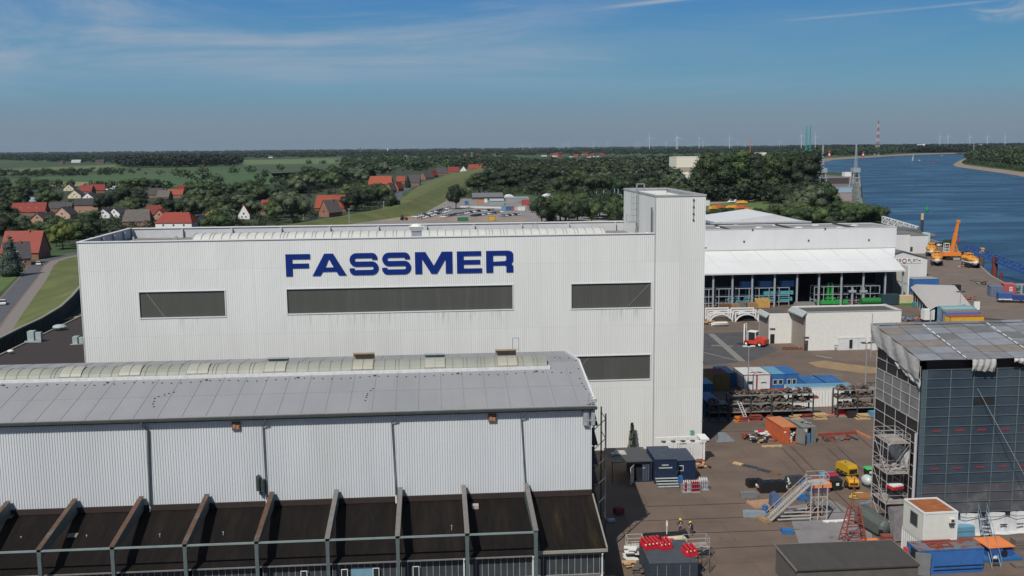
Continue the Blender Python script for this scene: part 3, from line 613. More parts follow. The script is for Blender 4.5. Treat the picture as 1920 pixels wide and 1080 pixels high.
# front base: louvre, small green sign
a, b=PY(1270,826, YF), PY(1290,839, YF)
mb=MB();mb.b2(a.x, b.x, YF-.16, YF-.02, b.z, a.z);lv=mb.build('louvre', mat('louvre_grey', (.12,.10,.09),.7), bh, world=True)
a=PY(1298,813, YF-.1);mb=MB()
for i in range(5): mb.b2(a.x-.35+.07*(i % 2), a.x+.35-.1*((i+1) % 2), YF-.13, YF-.10, a.z-.5+i*.22, a.z-.36+i*.22)
mb.build('green_sign', mat('green_sign_paint', (.15,.42,.36),.6), bh, world=True)
mb=MB()   # fixings down the tower's outer corner and the aerial
for z in (4,13,22.5,30,35.3): mb.b2(XR-.05, XR+.25, YF-.25, YF-.07, z, z+.12)
c=PY(1301,366, YF-.12);mb.tube((c.x, YF-.16,37.3),(c.x, YF-.16,34),.035,4)
for z in (37,36,35,34.1): mb.b2(c.x-.12, c.x+.12, YF-.2, YF-.1, z, z+.15)
mb.build('cable_brackets', dsteel, bh, world=True)
# lettering
LZ0, LZ1=27.02,30.16;LH=LZ1-LZ0;YL=YF-.10
def lx_(px): return -21.05+(px-535)/(962-535)*32.32
def stroke(mb, pts, wd):
    """constant width ribbon in the facade plane with mitred joints"""
    P=[Vector(p) for p in pts];Lf, Rt=[], []
    for i, p in enumerate(P):
        d0=(P[i]-P[i-1]).normalized() if i else (P[1]-P[0]).normalized();d1=(P[i+1]-P[i]).normalized() if i < len(P)-1 else d0
        t=(d0+d1).normalized();n_=Vector((-t.y, t.x));k=1/max(.5, n_.dot(Vector((-d1.y, d1.x))));Lf.append(p+n_*wd/2*k);Rt.append(p-n_*wd/2*k)
    for i in range(len(P)-1): mb.ring([(q.x, YL, q.y) for q in (Lf[i], Rt[i], Rt[i+1], Lf[i+1])], [(q.x, YL+.06, q.y) for q in (Lf[i], Rt[i], Rt[i+1], Lf[i+1])])
def lpoly(mb, pts, holes=()):
    k=len(mb.v);n=len(pts);mb.v += [(p[0], YL, p[1]) for p in pts]+[(p[0], YL+.06, p[1]) for p in pts]
    for i in range(n): j=(i+1) % n;mb.f.append((k+i, k+j, k+n+j, k+n+i));mb.mi.append(0)
    for tr_ in tessellate_polygon([[Vector((p[0], p[1], 0)) for p in pts]]): mb.f.append(tuple(k+i for i in tr_));mb.mi.append(0)
def U(x0, x1): return lambda u, v_: (lx_(x0)+(lx_(x1)-lx_(x0))*u, LZ0+LH*v_)
S=[]
u=U(535,580.5);lpoly(m_ := MB(), [u(0,0), u(.27,0), u(.27,.36), u(.94,.36), u(.94,.57), u(.27,.57), u(.27,.77), u(1,.77), u(1,1), u(0,1)]);S.append(m_)
u=U(584,647.5);m_=MB();lpoly(m_, [u(0,0), u(.225,0), u(.305,.18), u(.70,.18), u(.77,0), u(1,0), u(.62,1), u(.49,1), u(.49,.80), u(.62,.36), u(.385,.36), u(.49,.74), u(.49,1), u(.36,1)][:8]+[u(.49,.76), u(.625,.37), u(.38,.37), u(.489,.76), u(.489,1), u(.36,1)]);S.append(m_)
def letter_s(x0, x1):
    a, b=lx_(x0), lx_(x1);w_=.23*LH;h=w_/2;r=.45;m_=MB()
    ztop, zmid, zbot=LZ1-h, (LZ0+LZ1)/2, LZ0+h
    def arc(cx, cz, r1, a0, a1, n=6): return [(cx+r1*math.cos(math.radians(a0+(a1-a0)*i/n)), cz+r1*math.sin(math.radians(a0+(a1-a0)*i/n))) for i in range(n+1)]
    rr=(ztop-zmid)/2
    pts=[(b-h-.15, ztop-.62),(b-h-.15, ztop-.3)]+arc(b-h-.55, ztop-.4,.4,0,90,4)[1:]+arc(a+h+.08+rr, ztop-rr, rr, 90,270,10)+arc(b-h-rr, zmid-rr, rr, 90,-90,10)+arc(a+h+.45, zbot+.4,.4,270,180,4)+[(a+h+.05, zbot+.62)]
    stroke(m_, pts, w_);return m_
S.append(letter_s(652.5,707.5));S.append(letter_s(713.5,768.5))
u=U(776,846.5);m_=MB();lpoly(m_, [u(0,0), u(.185,0), u(.185,.68), u(.43,0), u(.58,0), u(.82,.68), u(.82,0), u(1,0), u(1,1), u(.72,1), u(.505,.37), u(.28,1), u(0,1)]);S.append(m_)
u=U(855,902.5);m_=MB();lpoly(m_, [u(0,0), u(1,0), u(1,.21), u(.27,.21), u(.27,.40), u(.93,.40), u(.93,.60), u(.27,.60), u(.27,.79), u(.97,.79), u(.97,1), u(0,1)]);S.append(m_)
u=U(910.5,962);m_=MB();w_=.22*LH;a, b=lx_(910.5), lx_(962)
lpoly(m_, [u(0,0), u(.255,0), u(.255,.325), u(.70,.325), u(.745,.27), u(.745,0), u(1,0), u(1,.30), u(.93,.40), u(1,.52), u(1,.86), u(.97,.93), u(.90,.98), u(.80,1), u(0,1), u(0,.5), u(.255,.5), u(.255,.79), u(.70,.79), u(.745,.75), u(.745,.57), u(.70,.52), u(.255,.499), u(0,.499)]);S.append(m_)
for m_ in S: m_.build('letter', lettermat, bh, world=True)
# ------------------------------------------------------------------ near hall: ribbed wall, pale roof, rooflight
NY, NYB, NX0, NX1=104.4,130., -78., 16.5
nh=thing('ridge_roof_hall', (-20,117,0),0, 'long near hall with ribbed pale wall, low grey roof and a ridge rooflight', 'factory hall')
mb=MB();ribs(mb, NX0, NX1,7.7,17.3, NY, .27,.05);mb.b2(NX0, NX1-.1, NY+.1, NY+.3,0,17.2);mb.b2(NX0, NX1, NYB-.3, NYB, 0,17.7)
mb.ring([(NX1-.3, NY+.31,0),(NX1-.3, NYB-.31,0),(NX1-.3, NYB-.31,17.75),(NX1-.3,116.8,19.25),(NX1-.3, NY+.31,17.3)], [(NX1, NY+.31,0),(NX1, NYB-.31,0),(NX1, NYB-.31,17.75),(NX1,116.8,19.25),(NX1, NY+.31,17.3)])
mb.build('wall', hallwhite, nh, world=True)
RP=[(NY-.45,17.42),(116.8,19.55),(NYB+.35,18.05)]
mb=MB()
for (y0, z0),(y1, z1) in zip(RP[:-1], RP[1:]): mb.ring([(NX0, y0, z0),(NX0, y1, z1),(NX0, y1, z1-.25),(NX0, y0, z0-.25)], [(NX1+.35, y0, z0),(NX1+.35, y1, z1),(NX1+.35, y1, z1-.25),(NX1+.35, y0, z0-.25)])
mb.build('roof', roofgrey, nh, world=True)
def rz_(y): return RP[0][1]+(y-RP[0][0])*(RP[1][1]-RP[0][1])/(RP[1][0]-RP[0][0]) if y < 116.8 else RP[1][1]+(y-116.8)*(RP[2][1]-RP[1][1])/(RP[2][0]-116.8)
mb=MB();x=NX0
while x < NX1-1:
    for y0, y1 in ((NY-.4,114.6),(119.1, NYB+.2)): mb.beam((x, y0, rz_(y0)+.012),(x, y1, rz_(y1)+.012),.07,.03)
    x += 2.45
y0=109.6;mb.beam((NX0, y0, rz_(y0)+.01),(NX1, y0, rz_(y0)+.01),.04,.025)
mb.build('roof_seams', mat('roof_seam', (.225,.23,.245),.8), nh, world=True)
mb=MB();mb.beam((NX1+.42, RP[0][0], RP[0][1]+.03),(NX1+.42,116.8,19.6),.18,.42);mb.beam((NX1+.42,116.8,19.6),(NX1+.42, RP[2][0], RP[2][1]+.03),.18,.42);mb.build('verge_trim', trim, nh, world=True)
mb=MB();mb.b2(NX0, NX1+.5, NY-.75, NY-.46,17.18,17.40);mb.b2(NX0, NX1+.1, NY-.44, NY-.03,16.98,17.16);mb.build('gutter', gutter, nh, world=True)
mb=MB();mb.b2(NX0, NX1+.3, NY-.47, NY-.40,17.44,17.52);mb.build('eaves_trim', mat('eaves_trim', (.33,.32,.30),.7), nh, world=True)
for pt, pb, m_ in (((265,790),(281,944), 'dark'),((497,780),(500,938), 'dark'),((740,772),(743,935), 'dark'),((984,766),(986,920), 'dark')):
    a=PY(*pt, NY-.6);b=PY(*pb, NY-.2);mb=MB();pth=[(a.x, NY-.6,17.2),(a.x, NY-.6,16.9),(a.x+(.45 if pt[0] < 300 else -.35), NY-.18,16.2),(b.x, NY-.18,7.8)]
    mb.path(pth, .12 if pt[0] < 300 else .065,8);mb.build('downpipe', mat('hall_downpipe', (.10,.115,.12),.5), nh, world=True)
    mb=MB();mb.tube((b.x, NY-.18,8.2),(b.x, NY-.25,7.3),.1,8);mb.build('pipe_shoe', trim, nh, world=True)
for px, py in ((443,798),(923,783)):
    c=PY(px, py, NY);mb=MB();mb.b2(c.x-.42, c.x+.42, NY-.22, NY-.01, c.z-.42, c.z+.42,0);mb.b2(c.x-.3, c.x-.05, NY-.26, NY-.225, c.z-.25, c.z+.3,1);mb.b2(c.x+.02, c.x+.28, NY-.25, NY-.225, c.z-.3, c.z+.1,1)
    mb.build('rusty_wall_vent', [rust, mat('rust_light', (.34,.20,.14),.9)], nh, world=True)
a=PY(485,893, NY);mb=MB();mb.path([(a.x, NY-.05, a.z),(a.x, NY-.5, a.z),(a.x, NY-.5, a.z-1.4)], .22,8);mb.tube((a.x+.45, NY-.3, a.z-.25),(a.x+.45, NY-.3, a.z-1.6),.25,8);mb.tube((a.x+.2, NY-.3, a.z-1.3),(a.x+.2, NY-.3, a.z-1.9),.15,8);mb.build('wall_duct', mat('duct_dark', (.05,.06,.062),.5), nh, world=True)
# rooflight with opening flaps
x1=PX(1025,690,13).x and 12.9;bz=rz_(115)-.02
mb, P=barrel_mesh(NX0, x1,116.8,1.95, bz, 1.05,10);mb.build('rooflight', barrelg, nh, world=True)
mb=MB();x=NX0
while x < x1:
    for i in range(len(P)-1): mb.beam((x, P[i][0], P[i][1]+.02),(x, P[i+1][0], P[i+1][1]+.02),.07,.05)
    x += R.choice((1.25,1.25,1.25,1.25,.4))
mb.build('rooflight_ribs', mat('rib_dark', (.20,.20,.165),.7), nh, world=True)
mb=MB();mb.b2(NX0, x1+.3,114.6,114.9, bz-.1, bz+.28);mb.b2(NX0, x1+.3,118.7,119.0, bz-.1, bz+.28);mb.b2(x1+.02, x1+.3,114.91,118.69, bz-.1, bz+.25);mb.build('rooflight_kerb', mat('pale_flashing', (.62,.62,.62),.5), nh, world=True)
for px, op in ((132,0),(243,0),(370,0),(515,1),(680,2),(815,1),(951,2)):
    c=PY(px, 684,115.5);x=c.x;mb=MB()
    for i in range(1,6): mb.face([(x-1.15, P[i][0], P[i][1]+.10),(x+1.15, P[i][0], P[i][1]+.10),(x+1.15, P[i+1][0], P[i+1][1]+.10),(x-1.15, P[i+1][0], P[i+1][1]+.10)])
    f_=mb.build('rooflight_flap', hatchm, nh, world=True)
    mb=MB()
    for s in (-1.2,0,1.2):
        for i in range(1,6): mb.beam((x+s, P[i][0], P[i][1]+.13),(x+s, P[i+1][0], P[i+1][1]+.13),.07,.06)
    if op: mb.b2(x-1.25, x+1.25,118.0,118.12, bz+1.0, bz+(1.75 if op == 2 else 1.45));mb.b2(x-1.25, x+1.25,117.4,117.99, bz+(1.70 if op == 2 else 1.4), bz+(1.76 if op == 2 else 1.46))
    mb.build('flap_frame', mat('flap_tan', (.30,.22,.16),.8) if op == 2 else greysteel, nh, world=True)
mb=MB()   # lightning conductor: blocks and wire
def blk(x, y, s=.07): z=rz_(y);mb.b2(x-s, x+s, y-s, y+s, z, z+.09)
x=NX0+1
while x < NX1-.5: blk(x, 113.5+.25*math.sin(x*.7));x += 1.05
for px, pts in ((0, [(290,745),(297,738),(308,732),(316,727),(325,722),(289,755),(287,763),(289,772)]),(0, [(699,719),(695,727),(689,738),(688,744),(687,750),(685,760)]),(0, [(1085,690),(1087,697),(1080,683),(1091,710),(1095,722),(1098,731),(1066,677),(1050,676),(1040,675)])):
    for q in pts: c=GP(*q, 18.2);z=rz_(c.y);c=GP(*q, z);blk(c.x, c.y)
for px in (20,205,385,555,700,860,1014): c=GP(px, 722,18.7);mb.ball((c.x, 113.9, rz_(113.9)+.06),.2, nu=8, nv=4, sc3=(1,.8,.5))
mb.build('lightning_conductor', dsteel, nh, world=True)
mb=MB();c=PY(967,660, NYB+.2)
for s in (-.4,.4): mb.tube((c.x+s, NYB+.2,17.5),(c.x+s, NYB+.2,20.0),.05,4)
mb.tube((c.x-.4, NYB+.2,20),(c.x+.4, NYB+.2,20),.05,4);mb.tube((c.x-.4, NYB+.2,18.5),(c.x+.4, NYB+.2,18.5),.04,4);mb.build('roof_ladder', greysteel, nh, world=True)
mb=MB()
for s in (.1,.45): mb.tube((NX1-.2+s-.3, NY-.35,15.2),(NX1-.2+s-.3, NY-.35,18.9 if s < .3 else 18.1),.05,5)
for z in (15.8,17.0,18.0): mb.b2(NX1-.8, NX1+.5, NY-.42, NY-.30, z, z+.1)
mb.b2(NX1-.95, NX1-.5, NY-.4, NY-.1,15.3,17.0);mb.b2(NX1-.1, NX1+.3, NY-.4, NY-.1,15.3,17.0)
for k in range(6): mb.path([(NX1-.2+.5*math.cos(k), NY-.3,17.6+.22*k),(NX1+.1+.5*math.sin(k), NY-.4,17.8+.2*k)], .035,4)
mb.build('corner_aerial', greysteel, nh, world=True)
mb=MB()   # open stair frame behind the right end
for y in (106,109):
    for x in (17.0,18.3): mb.tube((x, y, 0),(x, y, 16),.09,5)
for k in range(7):
    mb.beam((17.0,106,1.5+k*2.2),(17.0,109,2.6+k*2.2),.9,.08);mb.path([(17,106,2.2*k+1),(18.3,106,2.2*k+2.2),(18.3,109,2.2*k+2.2)], .05,4)
mb.build('escape_stair', dsteel, nh, world=True)
# ------------------------------------------------------------------ lean-to in front: dark roof, rafters above it, long window band
la=thing('lean_to_workshop', (-14,99,0),0, 'dark roofed lean to workshop with exposed rafters and a long window band', 'workshop')
ex=16.55;YW=95.55
fold=[(NY-.02,7.45),(96.6,5.45),(95.1,4.82)]
RX=[2.62+6.74*k for k in range(-10,2)];RX=[x for x in RX if x > NX0]
mb=MB();xl=RX[-1]
for (y0, z0),(y1, z1) in zip(fold[:-1], fold[1:]): mb.ring([(NX0, y0, z0),(NX0, y1, z1),(NX0, y1, z1-.15),(NX0, y0, z0-.15)], [(xl, y0, z0),(xl, y1, z1),(xl, y1, z1-.15),(xl, y0, z0-.15)])
mb.build('roof', darkroof, la, world=True)
mb=MB();y0, z0, y1, z1=NY-.02,7.45,95.1,5.1;mb.ring([(xl+.02, y0, z0),(xl+.02, y1, z1),(xl+.02, y1, z1-.15),(xl+.02, y0, z0-.15)], [(ex, y0, z0),(ex, y1, z1),(ex, y1, z1-.15),(ex, y0, z0-.15)]);mb.build('end_roof', mossroof, la, world=True)
mb=MB();mb.beam((ex+.06, y0, z0+.02),(ex+.06, y1, z1+.02),.14,.26);mb.b2(xl+.2, ex+.1,94.9,95.09,4.86,5.14);mb.build('roof_edge', mat('roof_edge', (.26,.25,.21),.8), la, world=True)
mb=MB();mb.b2(NX0, NX1, NY-.22, NY-.03,7.46,8.05);mb.build('wall_flashing', mat('flashing_dark', (.030,.020,.018),.8), la, world=True)
for k, x in enumerate(RX):
    # the rafters fan a little: measured foot of each
    mb=MB();a=Vector((x, NY-.1,8.95));b=Vector((x, 93.9,7.55))
    mb.ring([(x-.19, NY-.25,9.05),(x+.19, NY-.25,9.05),(x+.19, NY-.25,7.5),(x-.19, NY-.25,7.5)], [(x-.19,94.0,7.72),(x+.19,94.0,7.72),(x+.19,94.0,6.9),(x-.19,94.0,6.9)]);mb.build('rafter', tealbeam, la, world=True)
    mb=MB();mb.ring([(x-.24, NY-.24,9.10),(x+.24, NY-.24,9.10),(x+.24, NY-.24,9.055),(x-.24, NY-.24,9.055)], [(x-.24,93.9,7.77),(x+.24,93.9,7.77),(x+.24,93.9,7.725),(x-.24,93.9,7.725)]);mb.build('rafter_cap', rustbeam if k < 8 else mat('grey_rafter_cap', (.17,.16,.15),.75), la, world=True)
    mb=MB();mb.b2(x-.17, x+.17,93.95,94.35,0,6.89);mb.build('post', tealbeam, la, world=True)
mb=MB();mb.b2(NX0, RX[-1]-.2,94.0,94.14,7.45,7.62);mb.build('tie_rail', mat('pale_teal_rail', (.20,.25,.25),.5), la, world=True)
mb=MB();mb.b2(NX0, xl-.2,94.95,95.09,4.62,4.74);mb.b2(NX0, xl, 95.3, YW+.2,4.54,4.66);mb.b2(xl+.2, ex-.1,95.3, YW+.2,4.5,4.82);mb.build('fascia', mat('fascia_grey', (.16,.16,.155),.8), la, world=True)
mb=MB();mb.b2(NX0, ex-.1, YW-.15, YW+.2,0,2.35);mb.build('sill_wall', mat('sill_brickwork', (.15,.135,.125),.9, var=.15, vs_=2), la, world=True)
mb=MB();mb.b2(ex-.3, ex-.05, YW+.21, NY, 0,4.9);mb.b2(NX0, ex-.31, NY-1, NY-.8,0,4.9);mb.build('side_wall', darkin, la, world=True)
mb=MB();mb.b2(NX0, ex-.3, YW+.25, NY-1.01,2.1,2.2);mb.build('workshop_floor', mat('workshop_floor', (.06,.055,.05),.9, var=.3, vs_=1), la, world=True)
edges=[NX0]+RX+[ex-.35]
tops=4.1
for i in range(len(edges)-1):
    a, b=edges[i]+(.25 if i else 0), edges[i+1]-.25;t_=4.45
    n=10;pw=(b-a)/n;mb=MB();fr=MB()
    mb.face([(a, YW, 2.4),(b, YW, 2.4),(b, YW, t_),(a, YW, t_)])
    wo=mb.build('window', mat('workshop_glazing', (.085,.10,.11),.10), la, world=True)  # grey-blue base colour paints the reflected sky into the panes
    for k in range(n+1): fr.b2(a+pw*k-.03, a+pw*k+.03, YW-.06, YW+.03,2.4, t_)
    fr.b2(a, b, YW-.07, YW+.03, t_+.002, t_+.08);fr.b2(a, b, YW-.10, YW+.03,2.351,2.399)
    fo=fr.build('frame', mat('glazing_bar', (.26,.27,.26),.6), wo);fo.data.transform(Matrix.Translation((14,-99,0)))
# glass that shows the workshop: mixed panes, open sashes, coloured stock behind
wg=MATS['workshop_glazing'].node_tree;bb_=wg.nodes["Principled BSDF"];bb_.inputs["Transmission Weight"].default_value=.45;bb_.inputs["IOR"].default_value=1.2
for px, py in ((137,1074),(288,1078),(570,1068),(646,1066),(705,1064),(780,1064),(1052,1050)):
    c=PY(px, py, YW-.12);
    if px == 1052: continue
    mb=MB();x, z=c.x, 3.3;mb.b2(x-.32, x-.26, YW-.30, YW-.24,2.5,4.0);mb.b2(x+.26, x+.32, YW-.30, YW-.24,2.5,4.0);mb.b2(x-.26, x+.26, YW-.30, YW-.24,3.94,4.0);mb.b2(x-.26, x+.26, YW-.30, YW-.24,2.5,2.56)
    s_=mb.build('open_sash', trim, la, world=True);g_=MB();g_.b2(x-.255, x+.255, YW-.28, YW-.265,2.57,3.93);go=g_.build('pane', glass, s_);go.data.transform(Matrix.Translation((14,-99,0)))
mb=MB();a=PY(658,1060, YW).x;b=PY(699,1060, YW).x;mb.b2(a, b, YW-.05, YW-.02,2.45,4.0);mb.build('blue_panes', mat('blue_pane', (.16,.32,.42),.2), la, world=True)
mb=MB()
for px, m_ in ((320, 'w'),(100, 'w'),(395, 'w')): c=PY(px, 1072, YW);mb.b2(c.x-.9, c.x+.9, YW+.3, YW+1.5,2.3,3.9 if px == 320 else 2.9)
mb.build('timber_stock', woodpale, la, world=True)
mb=MB();c=PY(988,1050, YW);mb.b2(c.x-.9, c.x+.5, YW+.4, YW+.6,2.4,4.0);c=PY(452,1070, YW);mb.b2(c.x-.3, c.x+.3, YW+.4, YW+.8,2.4,3.4);mb.build('white_board', plainwhite, la, world=True)
mb=MB();x0, x1_=PY(1020,1050, YW).x, PY(1120,1050, YW).x;mb.beam((x0, YW+.6,4.1),(x0+2.7, YW+1,2.8),.2,.12);mb.beam((x0-.3, YW+.6,3.6),(x0+2.5, YW+1,3.5),.3,.1);mb.beam((x0+3.5, YW+.8,3.0),(x0+5.2, YW+1,4.2),.1,.1);mb.build('stored_timber', wood, la, world=True)
mb=MB();mb.ball((x0+3.7, YW+1,3.3),.5, sc3=(2,.8,.6));mb.build('green_bundle', mat('green_net', (.12,.32,.22),.9), la, world=True)
mb=MB();mb.b2(x0+3.1, x1_-.2, YW+.5, YW+1.1,2.4,2.75);mb.b2(x1_-.7, x1_-.35, YW+.5, YW+.8,2.76,4.0);mb.build('orange_stock', orangetop, la, world=True)
mb=MB()
for px in (420,520,560,620,735,800,850,905): c=PY(px, 1068, YW);mb.b2(c.x-.35, c.x+.35, YW+.6, YW+1.3,2.3,2.8+R.random()*.5)
mb.build('workbench_stock', mat('bench_stock', (.14,.16,.16),.8, var=.5, vs_=.7), la, world=True)
mb=MB();mb.ring([(NX0, YW-.16,2.1),(NX0, YW-4,1.35),(NX0, YW-4,1.2),(NX0, YW-.16,1.9)], [(ex+.9, YW-.16,2.1),(ex+.9, YW-4,1.35),(ex+.9, YW-4,1.2),(ex+.9, YW-.16,1.9)]);mb.build('lower_roof', brownfl, la, world=True)
mb=MB();mb.b2(NX0, ex+.5, YW-3.9, YW-.2,0,1.19);mb.build('lower_wall', creamwhite, la, world=True)
for px in (870,1000,1130):
    c=PY(px, 1040,94.8);mb=MB();mb.path([(c.x, 94.85,4.7),(c.x, 95.0,4.3),(c.x, 95.0,2.4),(c.x-.3,94.6,2.1)], .08,6);mb.build('rainwater_pipe', trim, la, world=True)
mb=MB();c=GP(53,978,6.6);mb.tube((c.x, c.y, 6.4),(c.x, c.y, 7.7),.12,8);mb.tube((c.x, c.y, 7.7),(c.x, c.y, 7.95),.2,8);mb.build('roof_flue', mat('flue', (.10,.12,.12),.6), la, world=True)
c=GP(891,952,7.0);mb=MB();mb.b2(c.x-.35, c.x+.35, c.y-.35, c.y+.35,6.5,7.35);mb.build('roof_ventilator', mat('vent_pale', (.40,.37,.33),.7), la, world=True)
mb=MB()
for q in ((136,1003,.5,.3),(17,984,.45,.35),(50,978,.4,.35)): c=GP(q[0], q[1], 6.6);yy=c.y;z=fold[1][1]+(yy-fold[1][0])*(2.0/7.48);mb.ring([(c.x-q[2], yy-q[3], z-.02),(c.x+q[2], yy-q[3], z-.02),(c.x+q[2], yy+q[3], z+.14),(c.x-q[2], yy+q[3], z+.14)], [(c.x-q[2], yy-q[3], z+.05),(c.x+q[2], yy-q[3], z+.05),(c.x+q[2], yy+q[3], z+.21),(c.x-q[2], yy+q[3], z+.21)])
mb.build('roof_patches', mat('patch_ochre', (.17,.15,.11),.9), la, world=True)
mb=MB()
for q in ((40,1013),(163,1010),(300,1008),(419,1004),(847,992),(253,971),(380,968)): c=GP(*q, 6.2);mb.tube((c.x, c.y, 5.6),(c.x, c.y, 6.55),.05,5);mb.ball((c.x, c.y, 6.55),.09, nu=6, nv=4)
mb.build('roof_pins', greysteel, la, world=True)
# ------------------------------------------------------------------ dark roofed building at the left behind, with rooftop units
lb=thing('dark_roof_hall', (-67,215,0),0, 'low hall with dark brown roof left of the big white hall below the dike', 'workshop')
mb=MB();mb.b2(-83.6,-50,170.3,265,0,5.7);mb.build('wall', mat('brown_wall', (.12,.09,.08),.9), lb, world=True)
mb=MB();mb.ring([(-84,170,5.8),(-49.7,170,7.0),(-49.7,170,6.8),(-84,170,5.6)], [(-84,266,5.8),(-49.7,266,7.0),(-49.7,266,6.8),(-84,266,5.6)]);mb.build('roof', browntile, lb, world=True)
mb=MB();mb.b2(-84.5,-84.02,170,266,5.5,6.0);mb.build('eaves', mat('eaves_grey', (.22,.20,.17),.8), lb, world=True)
for (px, py, s) in ((64,640,1.0),(146,646,.75)):
    c=GP(px, py, 6.0);mb=MB();mb.b2(c.x-1.0*s, c.x+.3*s, c.y-.8, c.y+.8,5.9,6.2+2.0*s);mb.b2(c.x+.31*s, c.x+1.6*s, c.y-.5, c.y+.5,6.3,6.2+1.7*s);mb.b2(c.x-1.5*s, c.x+1.8*s, c.y-1.1, c.y-.81,5.95,6.3);mb.build('rooftop_unit', mat('unit_pale_teal', (.33,.40,.39),.6), lb, world=True)
c=GP(112,618,6.0);mb=MB();mb.ball((c.x, c.y, 6.6),1.2, sc3=(1.3,1,.5));mb.build('rooftop_hood', mat('unit_pale_teal', (0,0,0)), lb, world=True)
c=GP(20,662,6.0);mb=MB();mb.ball((c.x, c.y, 6.4),.5, sc3=(1.3,1,.6));mb.build('rooftop_cap', trim, lb, world=True)
a=GP(125,603,0);mb=MB()
for i in range(7): mb.beam((a.x+i*.6-2, a.y+2+i*1.1,.15+.1*(i % 3)),(a.x+6+i*.4, a.y+8+i*1.2,.2+.1*(i % 3)),.5,.2)
tag(mb.build('plank_pile', woodpale), 'pile of pale timber planks beside the left corner of the white hall', 'planks')
# ------------------------------------------------------------------ containers and cabins
def cont(loc, rz, W, L, H, body, top, label, cat='container', group=None, front='door', name='shipping_container', front_m=None, bars=None, wins=(), side_wins=(), open_=0):
    """front face on local y=0 from x=0..W, body runs back to y=L"""
    o=thing(name, loc, rz, label, cat, group)
    mb=MB();e=.10
    # corrugated long sides and end
    n=max(4, int(L/.42));p=(L-2*e)/n
    for sx, sgn in ((0,1),(W, -1)):
        for i in range(n):
            a=e+i*p;ys=(a, a+p*.35, a+p*.5, a+p*.85, a+p);xs=(sx+sgn*.03, sx+sgn*.03, sx+sgn*.075, sx+sgn*.075, sx+sgn*.03)
            for j in range(4): mb.face([(xs[j], ys[j], .16),(xs[j+1], ys[j+1], .16),(xs[j+1], ys[j+1], H-.1),(xs[j], ys[j], H-.1)])
    mb.face([(e, L-.04,.16),(W-e, L-.04,.16),(W-e, L-.04, H-.1),(e, L-.04, H-.1)])
    if not open_: mb.face([(e, .05,.16),(W-e, .05,.16),(W-e, .05, H-.1),(e, .05, H-.1)])
    mb.b2(e, W-e, e, L-e, .16,.2);mb.build('shell', body, o)
    mb=MB()
    for x in (0, W-e):
        for y in (0, L-e): mb.b2(x, x+e, y, y+e, 0, H)
    for y in (0, L-e):
        for z in (0.02, H-.13): mb.b2(e+.001, W-e-.001, y+.01, y+e-.01, z, z+.12)
    for x in (0, W-e):
        for z in (0.02, H-.13): mb.b2(x+.01, x+e-.01, y0_ := e+.001, L-e-.001, z, z+.12)
    mb.build('frame', bars or body, o)
    mb=MB();mb.b2(.02, W-.02,.02, L-.02, H+.003, H+.03)
    k=int(L/.6)
    for i in range(1, k): mb.b2(.12, W-.12, i*L/k-.04, i*L/k+.04, H+.031, H+.05)
    mb.build('roof', top, o)
    if front == 'door' and not open_:
        for s in (0,1):
            mb=MB();a, b=(e+.01, W/2-.01) if s == 0 else (W/2+.01, W-e-.01);mb.b2(a, b, -.01,.045,.17, H-.14)
            for z in (.55,.95,1.35,1.75,2.1): mb.b2(a+.12, b-.12,-.03,-.011, z, z+.12) if z < H-.4 else None
            d=mb.build('door', front_m or body, o);r=MB()
            for q in (.3,.7): r.tube((a+(b-a)*q, -.06,.2),(a+(b-a)*q, -.06, H-.2),.022,5)
            r.build('lock_rod', steel, d)
    if open_:
        mb=MB();mb.b2(e, W-e, .5,.54,.2, H-.15);mb.build('dark_opening', darkin, o)
    for (x, z, w_, h) in wins:
        mb=MB();mb.b2(x-w_/2-.07, x+w_/2+.07,.0,.045, z-h/2-.07, z-h/2);mb.b2(x-w_/2-.07, x+w_/2+.07,.0,.045, z+h/2, z+h/2+.07);mb.b2(x-w_/2-.07, x-w_/2,.0,.045, z-h/2, z+h/2);mb.b2(x+w_/2, x+w_/2+.07,.0,.045, z-h/2, z+h/2)
        f_=mb.build('window', trim, o);MB().b2(x-w_/2, x+w_/2,.02,.04, z-h/2, z+h/2).build('pane', glass, f_)
    return o
# ------------------------------------------------------------------ far hall with long canopy
fh=thing('canopy_hall', (105,280,0),0, 'white hall with a sloping canopy over an open bay right of the stair tower', 'factory hall')
cx0=60.;cx1=PY(1698,508,270).x;wx1=PY(1681,440,286).x;zt=PY(1600,427,286).z;zc=PY(1600,466,286).z;ze=9.75;yb=GP(1600,418, zt).y
mb=MB();mb.b2(cx0, wx1,286,286.25, zc, zt);mb.b2(wx1-.25, wx1,286.26, yb, 0, zt);mb.b2(cx0, wx1-.26, yb-.3, yb, 0, zt-.02);mb.build('wall', farwhite, fh, world=True)
ym=278.6;zm=ze+(zc-ze)*(ym-270)/15.98;xm=PY(1677,490, ym).x;mb=MB()
mb.ring([(cx0, ym, zm),(cx0,285.98, zc),(cx0,285.98, zc-.3),(cx0, ym, zm-.3)], [(xm, ym, zm),(wx1-.2,285.98, zc),(wx1-.2,285.98, zc-.3),(xm, ym, zm-.3)]);mb.ring([(cx0,270, ze),(cx0, ym-.01, zm),(cx0, ym-.01, zm-.3),(cx0,270, ze-.3)], [(cx1,270, ze),(xm, ym-.01, zm),(xm, ym-.01, zm-.3),(cx1,270, ze-.3)]);mb.build('canopy', farwhite, fh, world=True)
mb=MB()
for i in range(9):
    x=70+i*7.6;mb.beam((x+2,270.1, ze+.02),(x, 285.8, zc+.02),.07,.03)
mb.beam((cx0,278,(ze+zc)/2+.015),(xm-.1,278,(ze+zc)/2+.015),.05,.03);mb.build('canopy_seams', mat('far_seam', (.50,.50,.51),.7), fh, world=True)
